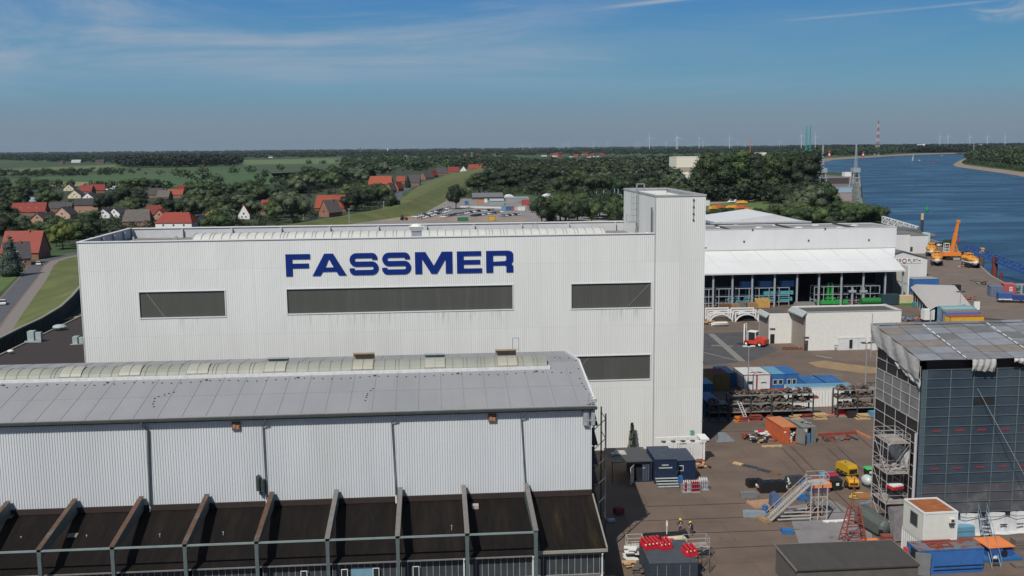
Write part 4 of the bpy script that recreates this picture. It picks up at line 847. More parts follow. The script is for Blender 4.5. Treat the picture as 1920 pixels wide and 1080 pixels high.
mb=MB();mb.b2(cx0, wx1-.1,285.8,285.98, zc+.08, zc+.28);mb.b2(cx0, wx1+.1,285.9,286.3, zt+.01, zt+.15);mb.b2(cx0, cx1,269.85,269.99, ze-.35, ze+.05);mb.build('flashing', mat('far_flashing', (.55,.55,.55),.6), fh, world=True)
mb=MB();mb.b2(cx0, wx1-.3,286.31, yb-.31, zt-.5, zt-.2);mb.build('roof', mat('far_roof_grey', (.25,.245,.24),.85, var=.08, vs_=.3), fh, world=True)
for i, px in enumerate((1350,1380,1423,1455,1498,1529,1575,1602,1638)): c=GP(px, 424.5 if i % 2 == 0 else 420.5, zt+.1);MB().ball((c.x, c.y, zt-.25),1.3, nu=12, nv=6, sc3=(1,.6,.2)).build('skylight_dome', plainwhite, fh, world=True)
mb=MB()
for px in (1362,1478,1592): c=PY(px, 424,290);mb.b2(c.x-.15, c.x+.15,286.5, yb-1, zt-.18, zt+.25)
mb.build('roof_dividers', dsteel, fh, world=True)
for px, py in ((1395,453),(1516,451),(1629,450),(1411,431),(1547,429)): c=PY(px, py, 286);MB().b2(c.x-.22, c.x+.22,285.85,285.99, c.z-.25, c.z+.25).build('wall_lamp', dsteel, fh, world=True)
for px in (1337,1373,1410,1452,1494,1535,1577,1618,1659,1692):
    x=PY(px, 545,271).x;mb=MB();mb.b2(x-.22, x+.22,270.8,271.2,0, ze-.32);mb.build('column', greysteel, fh, world=True)
mb=MB();mb.b2(cx0, wx1-.26,292,292.2,0, zc+.5);mb.build('inner_wall', mat('inner_blue_wall', (.06,.08,.12),.8), fh, world=True)
for a, b in ((1540,1640),(1500,1530)):
    A_, B_=PY(a, 540,291.9).x, PY(b, 540,291.9).x;MB().b2(A_, B_, 291.85,291.98,0,7.5).build('dark_doorway', darkin, fh, world=True)
mb=MB();mb.b2(cx0, cx1-6,290.5,291.8,8.9,9.3);mb.build('ceiling_beam', dsteel, fh, world=True)
mb=MB();mb.b2(wx1-.3, wx1+.1,277,285.9,0,10);mb.build('end_wall', plainwhite, fh, world=True)
# racks under the canopy
def rack(x0, x1, y, label, bays=8, h=5.2):
    o=thing('storage_rack', (x0, y, 0),0, label, 'rack', 'racks under the canopy')
    mb=MB();n=bays
    for i in range(n+1):
        x=(x1-x0)*i/n
        for yy in (0,3): mb.b2(x-.09, x+.09, yy-.09, yy+.09,0, h)
    mb.build('uprights', greysteel, o)
    mb=MB()
    for z in (1.2,3.0, h):
        for yy in (0,3): mb.b2(0, x1-x0, yy-.06, yy+.06, z-.12, z+.08)
    mb.build('shelf_beams', greysteel, o);mb=MB()
    for i in range(0, n, 3):
        a, b=(x1-x0)*i/n, (x1-x0)*(i+1)/n;mb.beam((a, 3.1,1.2),(b, 3.1, h),.06,.06);mb.beam((b, 3.1,1.2),(a, 3.1, h),.06,.06)
    mb.build('bracing', greysteel, o);return o
xa_, xb_=PY(1318,560,268).x, PY(1490,560,268).x;rack(xa_, xb_, 272.5, 'long grey storage rack with blue and aqua bundles beside the stair tower', 9)
xa2, xb2=PY(1538,560,268).x, PY(1662,560,268).x;rack(xa2, xb2,272.5, 'emptier grey storage rack under the right half of the canopy', 7)
def bundle(c, d, m, label, n=3, cat='bundle', group=None, name='wrapped_bundle'):
    mb=MB()
    for i in range(n): mb.box((c[0], c[1], c[2]+d[2]*(i+.5)/n),(d[0]*(1-.03*(i % 2)), d[1], d[2]/n*.86),0)
    return tag(mb.build(name, m), label, cat, group)
for i, px in enumerate((1400,1434,1475)): c=PY(px, 533,274);bundle((c.x, 274,5.35),(3.6,2,1.7), bluebundle, 'blue wrapped bundle %s on top of the storage rack' % ('at the left', 'in the middle', 'at the right')[i], 3, group='blue bundles on the rack top')
for i, (px, z, l) in enumerate(((1444,3.1,4),(1472,3.1,4.2),(1376,1.3,3.4),(1407,1.3,3.4),(1438,1.3,4),(1471,1.3,4))): c=PY(px, 550,274);bundle((c.x, 274, z),(l, 1.6,1.05), aqua, 'aqua blue wrapped bundle lying on a rack shelf', 2, group='aqua bundles on the rack shelves')
for i, (px, w_, h, m) in enumerate(((1360,3,1.2, rust),(1378,2.2,1.3, wood),(1391,1.8,2.0, contgrey),(1410,2.6,1.6, wood))):
    c=GP(px, 578,0);mb=MB()
    for j in range(4): mb.b2(c.x-w_/2+j*w_/4, c.x-w_/2+(j+.8)*w_/4, c.y-.8, c.y+.8,.1, h)
    mb.b2(c.x-w_/2, c.x+w_/2, c.y-.9, c.y+.9,0,.1);tag(mb.build('crate', m),('rusty low steel crate', 'brown open timber crate', 'tall grey mesh crate', 'wide brown crate')[i]+' in front of the rack left of the yellow pallet crate', 'crate')
c=GP(1429,577,0);mb=MB()
for j in range(5): mb.b2(c.x-1.9+j*.8, c.x-1.3+j*.8, c.y-.9, c.y-.8,.1,2.6);mb.b2(c.x-1.9+j*.8, c.x-1.3+j*.8, c.y+.8, c.y+.9,.1,2.6)
mb.b2(c.x-1.9, c.x+1.9, c.y-.78, c.y+.78,.1,2.3);tag(mb.build('timber_crate', mat('yellow_timber', (.50,.30,.09),.8)), 'bright yellow timber crate before the racks left of the flat white building', 'crate')
# white mould frames, timber, small boat at the left of the flat building
for i, px in enumerate((1352,1400)):
    c=GP(px, 603,0);o=thing('white_mould_frame', tuple(c),0, 'arched white mould frame, the %s of two beside the flat building' % ('left' if i == 0 else 'right, open one'), 'mould')
    for k in range(3):
        mb=MB();W_=5.6;pts=[(-W_/2+W_*j/12, k*2.0,.4+1.5*math.sin(PI*j/12)**.6) for j in range(13)]
        for a, b in zip(pts[:-1], pts[1:]): mb.beam(a, b, .5,.25)
        mb.b2(-W_/2-.3, W_/2+.3, k*2.0-.2, k*2.0+.2,2.2+k*.25,2.5+k*.25);mb.b2(-W_/2-.3,-W_/2, k*2-.2, k*2+.2,0,2.19+k*.25);mb.b2(W_/2, W_/2+.3, k*2-.2, k*2+.2,0,2.19+k*.25);mb.build('arch', plainwhite, o)
    if i: MB().b2(-2.2,2.2,.6,4.5,0,1.5).build('dark_infill', darkin, o)
c=GP(1349,611,0)
o=thing('small_dinghy', (c.x, c.y-.3,0),0, 'small white dinghy hull on the asphalt beside the timber', 'boat');mb=MB()
mb.loft([[(x*1.0, y*w_, z_) for y, z_ in ((-1,.9),(-.75,.35),(0,.05),(.75,.35),(1,.9),(0,.8))] for x, w_ in ((-2.2,.1),(-1.4,.6),(-.2,.85),(1.2,.85),(2.0,.6))]);mb.build('hull', plainwhite, o)
mb=MB()
for k in range(14): a=R.uniform(-4,4);mb.beam((c.x-3+a, c.y+1.2+R.uniform(0,3),.3+.1*(k % 5)),(c.x-3+a+R.uniform(2,4), c.y+1.2+R.uniform(0,3),.3+.1*(k % 5)),.4,.15)
tag(mb.build('timber_heap', woodpale), 'heap of pale timber boards in front of the white mould frames', 'timber')
# ------------------------------------------------------------------ flat white building
wb=thing('flat_white_building', (88,218,0),0, 'flat roofed cream white building behind the red forklift', 'building')
AX0, AX1, AY0, AZ=80.6,102.1,211.4,8.6;AY1=220.
mb=MB();mb.b2(AX0, AX1, AY0, AY0+.3,0, AZ);mb.b2(AX0, AX0+.3, AY0+.31, AY1,0, AZ-.02);mb.b2(AX1-.3, AX1, AY0+.31, AY1,0, AZ-.02);mb.b2(AX0+.31, AX1-.31, AY1-.3, AY1-.01,0, AZ-.03)
BX0, BY0, BZ=75.3,220.1,6.9;BY1=227.
mb.b2(BX0, AX0-.02, BY0, BY0+.3,0, BZ);mb.b2(BX0, BX0+.3, BY0+.31, BY1,0, BZ-.02)
mb.build('wall', mat('flat_building_wall', (.69,.68,.64),.75, var=.05), wb, world=True)
mb=MB();mb.b2(AX0+.31, AX1-.31, AY0+.31, AY1-.31, AZ-.6, AZ-.35);mb.b2(BX0+.31, AX0-.02, BY0+.31, BY1, BZ-.5, BZ-.3);mb.build('roof', mat('flat_roof_dark', (.085,.08,.075),.9, var=.1), wb, world=True)
mb=MB()
mb.b2(AX0-.1, AX1+.1, AY0-.08, AY0-.005, AZ-.12, AZ+.08);mb.b2(AX1-.02, AX1+.12, AY0, AY1, AZ+.01, AZ+.1)
mb.ring([(AX0-1.0, AY0-.3, AZ-.9),(AX0+.0, AY0-.3, AZ+.05),(AX0+.0, AY0-.3, AZ-.2),(AX0-1.0, AY0-.3, AZ-1.15)], [(AX0-1.0, AY1, AZ-.9),(AX0+.0, AY1, AZ+.05),(AX0+.0, AY1, AZ-.2),(AX0-1.0, AY1, AZ-1.15)])
mb.ring([(BX0-.8, BY0-.2, BZ-.7),(BX0, BY0-.2, BZ+.05),(BX0, BY0-.2, BZ-.2),(BX0-.8, BY0-.2, BZ-.95)], [(BX0-.8, BY1, BZ-.7),(BX0, BY1, BZ+.05),(BX0, BY1, BZ-.2),(BX0-.8, BY1, BZ-.95)])
mb.build('roof_edge', mat('sheet_edge', (.36,.39,.38),.6), wb, world=True)
MB().b2(AX0-.04, AX0-.005, AY0+.1, AY1-.3,0, AZ-1.1).build('side_wall', mat('grey_beige_wall', (.30,.26,.22),.85, var=.08), wb, world=True)
MB().b2(BX0-.04, BX0-.005, BY0+.1, BY1-.3,0, BZ-.9).build('side_wall', MATS['grey_beige_wall'], wb, world=True)
for px, py, Yp, w_, h, m in ((1448,637, BY0,1.0,2.2, darkin),(1511,655, AY0,.9,2.3, mat('dark_green_door', (.03,.05,.045),.5))):
    c=PY(px, py, Yp);d_=MB().b2(c.x-w_/2, c.x+w_/2, Yp-.03, Yp-.005,.05, h).build('door', m, wb, world=True)
c=PY(1440,630, BY0-.6);MB().b2(c.x-1.0, c.x-.1, BY0-.9, BY0-.82,.05,2.2).build('door_leaf', mat('open_door_grey', (.22,.20,.18),.8), wb, world=True)
for px, py, Yp in ((1448,616, BY0),(1511,632, AY0)): c=PY(px, py, Yp);MB().b2(c.x-.6, c.x+.6, Yp-.25, Yp-.01, c.z-.08, c.z+.08).build('door_lamp', dsteel, wb, world=True)
c=PY(1511,640, AY0);MB().b2(c.x-.25, c.x+.1, AY0-.05, AY0-.032,1.6,2.0).build('door_notice', redp, wb, world=True)
# dark lean-to box with pale top, white portable office, bins and hoses in front of it
a, b=GP(1527,656), GP(1572,655);o=thing('open_shelter', (a.x, a.y, 0),0, 'low grey open fronted shelter standing between the green door and the white portable office', 'shelter');W_=b.x-a.x
mb=MB();mb.b2(0, W_, 0,3,2.15,2.3);mb.b2(0,.12,.05,3,0,2.14);mb.b2(W_-.12, W_, .05,3,0,2.14);mb.b2(.13, W_-.13,2.85,2.95,0,2.14);mb.build('shell', mat('shelter_grey', (.22,.21,.19),.8), o)
MB().b2(.13, W_-.13,.4,.45,0,1.7).build('dark_screen', darkin, o)
a=GP(1571,657);o=cont((a.x, a.y, 0),0,6.2,2.6,2.7, contwhite, mat('portable_roof', (.42,.42,.40),.7), 'white portable office container with a dark glazed door against the flat white building', 'portable office', front='x', name='portable_office', wins=((2.9,1.35,.75,2.0),))
MB().b2(4.6,4.62,-.02,.02,.2,2.5).build('panel_joint', greysteel, o)
a=GP(1634,657);cont((a.x, a.y, 0),0,4.5,2.6,2.7, contwhite, MATS['portable_roof'], 'second white portable office half hidden behind the scaffolded block', 'portable office', front='x', name='portable_office')
def bin_(px, py, m, label, w_=1.3, h=1.25, lid=None, d=.8):
    c=GP(px, py);o=thing('waste_bin', (c.x, c.y, 0),.1, label, 'waste bin')
    mb=MB();mb.ring([(-w_/2*.85,-d/2*.85,.12),(w_/2*.85,-d/2*.85,.12),(w_/2*.85, d/2*.85,.12),(-w_/2*.85, d/2*.85,.12)], [(-w_/2,-d/2, h),(w_/2,-d/2, h),(w_/2, d/2, h),(-w_/2, d/2, h)]);mb.build('body', m, o)
    mb=MB();mb.ring([(-w_/2-.04,-d/2-.05, h+.005),(w_/2+.04,-d/2-.05, h+.005),(w_/2+.04, d/2+.05, h+.005),(-w_/2-.04, d/2+.05, h+.005)], [(-w_/2+.05,-d/4, h+.16),(w_/2-.05,-d/4, h+.16),(w_/2-.05, d/2, h+.2),(-w_/2+.05, d/2, h+.2)]);mb.build('lid', lid or m, o)
    for x in (-w_*.33, w_*.33):
        for y in (-d*.3, d*.3): MB().tube((x-.04, y, .08),(x+.04, y, .08),.08,8).build('wheel', black, o)
    MB().b2(-.2,.2,-d/2-.012,-d/2+.02, h*.55, h*.8).build('notice', plainwhite, o);return o
bin_(1466,640, mat('dark_bin', (.03,.035,.03),.5), 'dark green four wheeled waste bin left of the building corner')
bin_(1566,656, greysteel, 'small grey bin between the open shelter and the portable office', .6,1.1, d=.6)
bin_(1545,655, contblue2, 'small blue bin in front of the open shelter', .55,1.0, d=.55)
for i, (px, m) in enumerate(((1472, rust),(1482, rust),(1492, rust),(1505, rustred))):
    c=GP(px, 655);mb=MB();n=12
    for k in range(4):
        for j in range(n): a, b=2*PI*j/n, 2*PI*(j+1)/n;r=.75-.1*k;mb.tube((c.x+r*math.cos(a), c.y+r*math.sin(a),.1+.12*k),(c.x+r*math.cos(b), c.y+r*math.sin(b),.1+.12*k),.07,4)
    tag(mb.build('chain_coil', m),('leftmost brown coil of chain', 'second brown coil of chain', 'third brown coil of chain', 'red coil of chain')[i]+' on the paving near the green door', 'chain coil', 'coils lying near the green door')
# ------------------------------------------------------------------ forklift
c=GP(1414,648);o=thing('red_forklift', (c.x, c.y, 0), math.radians(140), 'large red forklift truck with white cab on the dark asphalt', 'forklift')
mb=MB();P=[(-2.3,.5),(-2.3,1.5),(-1.9,1.75),(-.6,1.75),(-.3,1.15),(1.2,1.15),(1.7,1.0),(1.7,.5)]
mb.ring([(x, -1.05, z) for x, z in P], [(x, 1.05, z) for x, z in P]);mb.build('body', redmach, o)
MB().b2(-2.45,-2.301,-.95,.95,.5,1.45).build('counterweight', redmach, o)
mb=MB()
for x in (-.5,1.0):
    for y in (-.75,.75): mb.b2(x-.06, x+.06, y-.06, y+.06,1.16,2.75)
mb.b2(-.65,1.15,-.85,.85,2.76,2.9);mb.b2(-.55,-.5,-.68,.68,1.76,2.1);mb.build('cab', plainwhite, o);MB().b2(-.45,.95,-.7,.7,1.16,2.74).build('cab_glass', glass, o)
mb=MB()
for y in (-.45,.45): mb.b2(1.75,2.0, y-.12, y+.12,.15,4.2)
for z in (1.2,2.6,4.05): mb.b2(1.8,1.95,-.32,.32, z, z+.15)
mb.build('mast', plainwhite, o);mb=MB()
for y in (-.5,.5): mb.b2(2.05,3.5, y-.1, y+.1,.12,.2);mb.b2(2.05,2.14, y-.1, y+.1,.21,1.2)
mb.build('fork', dsteel, o)
o.scale=(1.15,)*3
for x, y in ((-1.5,-.9),(-1.5,.9),(1.2,-1.0),(1.2,1.0)): w_=MB().tube((x, y-.22,.5),(x, y+.22,.5),.5,14).build('wheel', black, o);MB().tube((x, y-.24,.5),(x, y+.24,.5),.24,10).build('hub', plainwhite, w_)
# ------------------------------------------------------------------ lamp posts
def lamp(px, py, h, label, rz=0.):
    c=GP(px, py);o=thing('lamp_post', (c.x, c.y, 0), rz, label, 'street lamp', 'tall lamp posts in the yard');MB().tube((0,0,0),(0,0, h),.11,8,.07).build('pole', steel, o)
    mb=MB();mb.b2(-.9,.9,-.08,.08, h, h+.1);mb.b2(-1.1,-.3,-.28,.28, h+.101, h+.25);mb.b2(.3,1.1,-.28,.28, h+.101, h+.25);mb.build('lamp_head', plainwhite if px < 1500 else dsteel, o);return o
lamp(1402,740,8.8, 'tall lamp post with white twin heads beside the white and red office containers')
lamp(1622,735,9.0, 'slim lamp post standing left of the scaffolded block')
lamp(1798,612,8.5, 'lamp post beside the long canvas shed on the quay')
# ------------------------------------------------------------------ yard containers and offices
def fl(px, py): c=GP(px, py);return (c.x, c.y, 0)
a=fl(1466,833)
oc=cont(a, math.radians(5),2.44,6.06,2.6, orange, orangetop, 'orange red shipping container with its right door standing open in the middle of the yard', open_=1)
mb=MB();mb.b2(.1,1.2,-.02,.05,.17,2.45)
for z in (.5,.9,1.3,1.7,2.1): mb.b2(.25,1.05,-.045,-.021, z, z+.1)
mb.build('door', orange, oc);mb=MB();mb.b2(.3,.6,-.06,-.046,1.75,2.0);mb.build('notice', plainwhite, oc)
mb=MB();mb.box((2.65,-.75,1.3),(1.6,.06,2.3), math.radians(-62));mb.build('open_door', contgrey, oc)
mb=MB()
for k in range(9): mb.box((1.35+R.random()*.8,.1+R.random()*.3,.35+.2*k*.9),(.3,.25,.22), R.random())
mb.build('stock', contwhite, oc)
a=fl(1503,833);gc=cont(a, math.radians(5),2.3,4.2,2.6, contgrey, mat('grey_cont_top', (.19,.20,.19),.8, var=.1), 'grey shipping container with a half open dark door beside the orange container', open_=1)
mb=MB();mb.b2(.1,.95,-.02,.05,.17,2.45)
mb.b2(1.5,2.2,-.02,.05,.17,2.45)
for z in (.5,.9,1.3,1.7,2.1): mb.b2(.2,.85,-.045,-.021, z, z+.1);mb.b2(1.6,2.1,-.045,-.021, z, z+.1)
mb.build('door', contgrey, gc);MB().b2(.25,.75,-.06,-.046,1.9,2.3).build('notice', plainwhite, gc);MB().b2(1.05,1.35,.02,.3,.2,1.6).build('stock', bluebundle, gc)
mb=MB()
for k in range(7): mb.box((1.0+R.random()*.9,1+R.random()*1.5,2.72+.05*k),(.5,.3,.1), R.random()*3)
tag(mb.xf(gc['_l'], math.radians(5)).build('metal_scraps', steel), 'heap of bright metal scraps on the roof of the grey container', 'scrap')
W0=fl(1393,733)
for i, (px, py, m, tp, lab, wn, z0) in enumerate(((1396,731, contwhite, mat('white_cont_roof', (.55,.55,.53),.6, var=.08), 'white office container with red trim, left one of the pair above the rack', ((1.25,1.5,1.0,.6),),0),
                               (1430,731, contwhite, mat('stained_white_roof', (.50,.50,.48),.7, c2=(.25,.25,.25), c2s=.5), 'white office container with red trim and stained roof, right one of the pair', ((1.25,1.5,1.0,.2),),0),
                               (1464,726, contblue2, contpale, 'blue office container with paler roof and two windows beside the white pair', ((.7,1.5,.7,.8),(1.75,1.5,.7,.8)),0),
                               (1493,724, contblue, contblue2, 'deep blue office container with two windows at the right end of the row', ((.7,1.5,.6,.85),(1.7,1.5,.6,.85)),0))):
    a=fl(px, py);Wd=2.55 if i < 2 else 2.45
    o=cont((W0[0]+i*2.62+(.0 if i < 2 else .1), W0[1]-.2*0,0),0,2.55,6.3,3.0, m, tp, lab, 'office container', front='x', name='office_container', wins=wn, bars=mat('red_trim', (.40,.02,.04),.5) if i < 2 else m)
a=fl(1372,725);cont((W0[0]-3.0, W0[1]+3.5,0),0,2.6,6.0,2.6, contblue2, contpale, 'blue container in shade left of the white office containers')
a=fl(1345,740);cont((a[0], a[1]+3,0), math.radians(2),3.2,5.2,3.0, mat('ochre_container', (.24,.16,.03),.6), maroon, 'ochre container with maroon roof in the shadow of the big hall')
a=fl(1322,752);cont((a[0]-1, a[1]+2,0),0,3.0,5,2.6, contblue2, contpale, 'pale blue roofed container half hidden by the stair tower')
a=fl(1322,780);cont((a[0], a[1], 0),0,2.4,6,2.6, contblue2, contblue, 'dark blue container in deep shade beside the stair tower')
# low blue containers behind the racks
for i, (px, py, m) in enumerate(((1512,742, contblue),(1545,741, contblue))): cont((GP(px, py).x, GP(px, py).y, 0),0,3.6,6,2.3, contblue2, m, 'bright blue topped container behind the long rack, %s' % ('left half' if i == 0 else 'right half'), group='low blue containers behind the rack', front='x')
a=fl(1500,760);cont((a[0]-2, a[1], 0),0,11.5,2.5,3.2, contwhite, contpale, 'long pale blue roofed office container with white windows behind the rack', 'office container', front='x', name='office_container', wins=tuple((1+1.55*i, 1.9,1.0,1.0) for i in range(7)))
# ------------------------------------------------------------------ material racks across the yard with rusty stock
def heap(mb, c, w_, d, h, n):
    for k in range(n):
        x, y=R.uniform(-w_/2, w_/2), R.uniform(-d/2, d/2);f_=1-abs(2*x/w_)*.5
        mb.box((c[0]+x*.8, c[1]+y*.7, c[2]+R.uniform(.05, h)*f_),(R.uniform(.2,.8), R.uniform(.15,.5), R.uniform(.08,.25)), R.uniform(0, PI), R.choice((0,0,1,2)))
hm=[mat('rust_grey', (.125,.085,.065),.9, var=.35, vs_=4), mat('rust_dark', (.075,.050,.040),.9, var=.3, vs_=3), mat('scrap_grey', (.20,.18,.165),.8, var=.3, vs_=3)]
def yard_rack(px0, px1, py, label, levels=(.2,2.0,3.9,5.4), dep=2.2):
    a, b=GP(px0, py), GP(px1, py);o=thing('material_rack', (a.x, a.y, 0),0, label, 'material rack', 'material racks across the yard');L=b.x-a.x
    for z in levels: MB().b2(0, L, 0, dep, z-.12, z).build('shelf', mat('shelf_steel', (.20,.21,.20),.7), o)
    n=max(2, int(L/3.4));mb=MB()
    for i in range(n+1):
        for y in (.1, dep-.1): mb.b2(L*i/n-.1, L*i/n+.1, y-.1, y+.1,0, levels[-1]-.13)
    mb.build('post', dsteel, o)
    if dep > 1.8: MB().b2(.1, L-.1, dep*.6, dep*.62,.3, levels[1]-.15).build('back_panel', darkin, o)
    return a, L
for (p0, p1, py, lab, lev) in ((1368,1531,790, 'long steel rack stacked with rusty parts behind the ladder and the orange container', (.15,1.5,2.9,4.3)),(1570,1648,783, 'shorter steel rack of rusty parts next to the scaffolded block', (.15,1.6,3.2,4.6)),(1330,1366,790, 'steel rack end standing in the dark shadow of the hall', (.15,1.5,2.9))):
    a, L=yard_rack(p0, p1, py, lab, lev)
    k=0
    for z in lev[1:]:
        x=.8
        while x < L-.6:
            mb=MB();w_=R.uniform(1.0,2.0);kind=R.random()
            if kind < .3: mb.b2(a.x+x-w_/2, a.x+x+w_/2, a.y+.4, a.y+1.6, z+.02, z+R.uniform(.35,.6), R.choice((0,1)))
            heap(mb, (a.x+x, a.y+.8, z), w_*1.15,1.5, R.uniform(.6,1.1),30)
            tag(mb.build('scrap_pile', hm),('boxed' if kind < .3 else 'loose')+' rusty steel parts on the '+('lowest', 'middle', 'top')[lev[1:].index(z)]+' shelf, '+('left', 'middle', 'right')[min(2, int(3*x/L))]+' part of the '+lab.split(' rack')[0]+' rack', 'scrap pile', 'piles of parts on the yard racks');x += w_+R.uniform(.1,.5)
# small long red tray stock
for px, py, z in ((1450,735,4.35),(1510,757,3.0)): c=PY(px, py, 159.4);bundle((c.x, 159.4, z),(4.2,.9,.4), rustred, 'long tray of red primed steel on the rack', 2, 'steel stock', 'red steel trays on the rack', 'steel_tray')
# white corrugated sheets and stock at the foot of racks
c=GP(1548,768);mb=MB();ribs(mb, c.x-3.6, c.x+3.6,.1,2.9, c.y+1.5,.55,.18);tag(mb.build('corrugated_screen', plainwhite), 'white corrugated screen standing between the two yard racks', 'screen')
c=GP(1578,778);bundle((c.x, c.y, 0),(2.1,1.4,1.35), redp, 'bright red box at the foot of the white screen', 1, 'box', name='red_box')
c=GP(1597,782);bundle((c.x, c.y, 0),(1.7,1.3,1.1), mat('black_box', (.02,.02,.022),.6), 'black skip right of the bright red box', 1, 'skip', name='small_skip')
c=GP(1562,779);mb=MB();mb.b2(c.x-1.2, c.x+.8, c.y-.3, c.y+.3,0,.15);tag(mb.build('red_mat', mat('pale_red', (.50,.12,.10),.8)), 'low pale red strip lying left of the red box', 'strip')
for i, (px, py, w_, h, m) in enumerate(((1417,788,2.3,.9, rustred),(1491,785,2,.6, woodpale),(1512,783,2.4,.7, rustred),(1537,785,2.4,.8, woodpale),(1617,785,2.4,.7, woodpale),(1637,780,2.3,.9, contpale),(1440,786,1.2,.7, rustred),(1392,790,1.6,.8, rustred),(1384,790,1.2,.7, orangep))):
    c=GP(px, py);mb=MB();mb.b2(c.x-w_/2, c.x+w_/2, c.y-.6, c.y+.6,0,.12)
    for k in range(5): mb.box((c.x+R.uniform(-.3,.3), c.y+R.uniform(-.1,.1),.18+h*k/5),(w_*R.uniform(.6,.95),1.0, h/5*.8), R.uniform(-.15,.15))
    tag(mb.build('pallet_stack', m),('rust red stack of boxes behind the ladder', 'pale pallet stack behind the orange container', 'red brown pallet stack below the rack', 'open timber pallet stack left of the white screen', 'pale timber pallet right of the black skip', 'pale blue pallet load below the shorter rack', 'small red brown stack left of the orange container', 'red brown boxes behind the foot of the ladder', 'small orange box at the edge of the shadow')[i], 'pallet load')
c=GP(1400,790);mb=MB();t0, t1=Vector((c.x, c.y-.4,0)), Vector((c.x-1.3, c.y+.1,3.3))
for s in (-.25,.25): mb.beam(t0+Vector((s, 0,0)), t1+Vector((s, 0,0)),.07,.09)
for k in range(1,11): q=t0.lerp(t1, k/11);mb.tube(q+Vector((-.25,0,0)), q+Vector((.25,0,0)),.025,5)
tag(mb.build('leaning_ladder', plainwhite), 'white ladder leaning against the long rack', 'ladder')
# flat loads and litter on the ground near the orange container
def litter(px, py, w_, d, h, mats_, n, label, name='scrap_heap', rz=0., cat='scrap heap'):
    c=GP(px, py);mb=MB()
    for k in range(n):
        x, y=R.uniform(-w_/2, w_/2), R.uniform(-d/2, d/2)
        mb.box((c.x+x, c.y+y, .08+R.uniform(0, h)),(R.uniform(.3,1.3), R.uniform(.15,.6), R.uniform(.06,.25)), R.uniform(0, PI), R.randrange(len(mats_)))
    return tag(mb.build(name, list(mats_)), label, cat)
litter(1418,822,3.4,2.6,.5,(plainwhite, black, contwhite, dsteel),34, 'heap of white and black parts left of the orange container')
litter(1424,829,1.8,1.2,.4,(black, dsteel, woodpale),14, 'small black heap in front of the white and black parts')
litter(1437,815,2.6,1.6,.35,(plainwhite, contwhite, contwhite, redp),22, 'white sheeting heap beside the left side of the orange container')
litter(1567,825,4.2,1.3,.3,(hm[1], rustred, contgrey),24, 'grey and rust lattice pile right of the grey container')
litter(1448,826,1.2,.6,.2,(rustred, wood),8, 'few reddish boards by the corner of the orange container')
litter(1398,823,1.0,.6,.8,(rust, rustred),7, 'rusty trestle near the edge of the hall shadow')
def bar(px0, py0, px1, py1, wd, h, m, label, name='steel_beam', z=0., cat='beam'):
    a, b=GP(px0, py0), GP(px1, py1);mb=MB();mb.beam((a.x, a.y, z+h/2+.03),(b.x, b.y, z+h/2+.03), wd, h);d=(b-a).normalized()
    for f_ in (.15,.5,.85): q=a.lerp(b, f_);mb.box((q.x, q.y, z+.02),(wd*1.8,.2,.04), math.atan2(d.y, d.x)+PI/2)
    return tag(mb.build(name, m), label, cat)
bar(1535,818,1605,813,.45,.4, rustred, 'long red primed beam right of the grey container')
bar(1588,818,1608,826,.3,.2, dsteel, 'short dark beam beside the lattice pile')
bar(1605,810,1632,823,.3,.25, orangetop, 'orange brown beam pointing to the scaffold')
bar(1428,838,1466,837,.4,.2, woodpale, 'pale timber bar lying left of the orange container base', cat='timber')
for i, (a0, b0, c0, d0, m) in enumerate(((1376,868,1392,872, woodpale),(1394,873,1419,878, dsteel),(1421,880,1446,886, dsteel),(1446,886,1462,891, rust))): bar(a0, b0, c0, d0,.65,.12, m, ('pale board at the left end of the row of planks in mid yard', 'second grey plank of the row in mid yard', 'third grey plank of the row in mid yard', 'rusty plate at the right end of the row of planks')[i], 'plank', cat='plank')
c=GP(1360,828);o=MB();o.ring([(c.x-1.5, c.y-.5,.05),(c.x+1.5, c.y-.3,.05),(c.x+.8, c.y+2.0,.05),(c.x-.8, c.y+2.2,.05)], [(c.x-1.2, c.y-.3,.2),(c.x+1.3, c.y-.2,.25),(c.x+.5, c.y+1.9,.9),(c.x-.6, c.y+2.0,.9)]);tag(o.build('grey_tarpaulin', mat('tarp_grey', (.15,.17,.18),.7)), 'grey tarpaulin covering a low pile at the edge of the hall shadow', 'tarpaulin')
# ------------------------------------------------------------------ navy site cabins at the foot of the big hall
a=fl(1229,908)
nc=cont((a[0]-.1, a[1], 0), math.radians(-1),3.0,6.0,3.4, navy, navytop, 'tall navy site cabin with white lettering and wide steps, middle one of the navy cabins', 'site cabin', front='x', name='site_cabin')
mb=MB()   # two small lines of white lettering: too small to read in the photo, kept as rows of marks
for row, (x0, n, s_) in enumerate(((.95,8,.085),(.55,16,.085))):
    for k in range(n): h=.13 if k % 3 else .17;mb.b2(x0+k*(s_+.03), x0+k*(s_+.03)+s_*(.6+.4*((k*7) % 3)/2),-.03,.01,2.55-row*.38,2.55-row*.38+h)
mb.build('lettering', plainwhite, nc)
mb=MB()
for k in range(4): mb.b2(.0,3.0,-.45-.42*k, -.1-.42*k, .85-.24*k, .92-.24*k)
st=mb.build('step', mat('step_steel', (.38,.42,.42),.5), nc);mb=MB()
for x in (.05,2.95): mb.beam((x, -.1,.9),(x, -1.8,.1),.06,.12);mb.path([(x, -.1,.9),(x, -.1,1.9),(x, -.7,1.55)], .03,5)
mb.build('stringer', dsteel, nc)
a=fl(1186,906);o=cont((a[0]+.2, a[1]+.3,0),0,2.35,5.0,2.7, navy, navytop, 'navy container with a cream door swung open, left one of the navy cabins', 'container', open_=1)
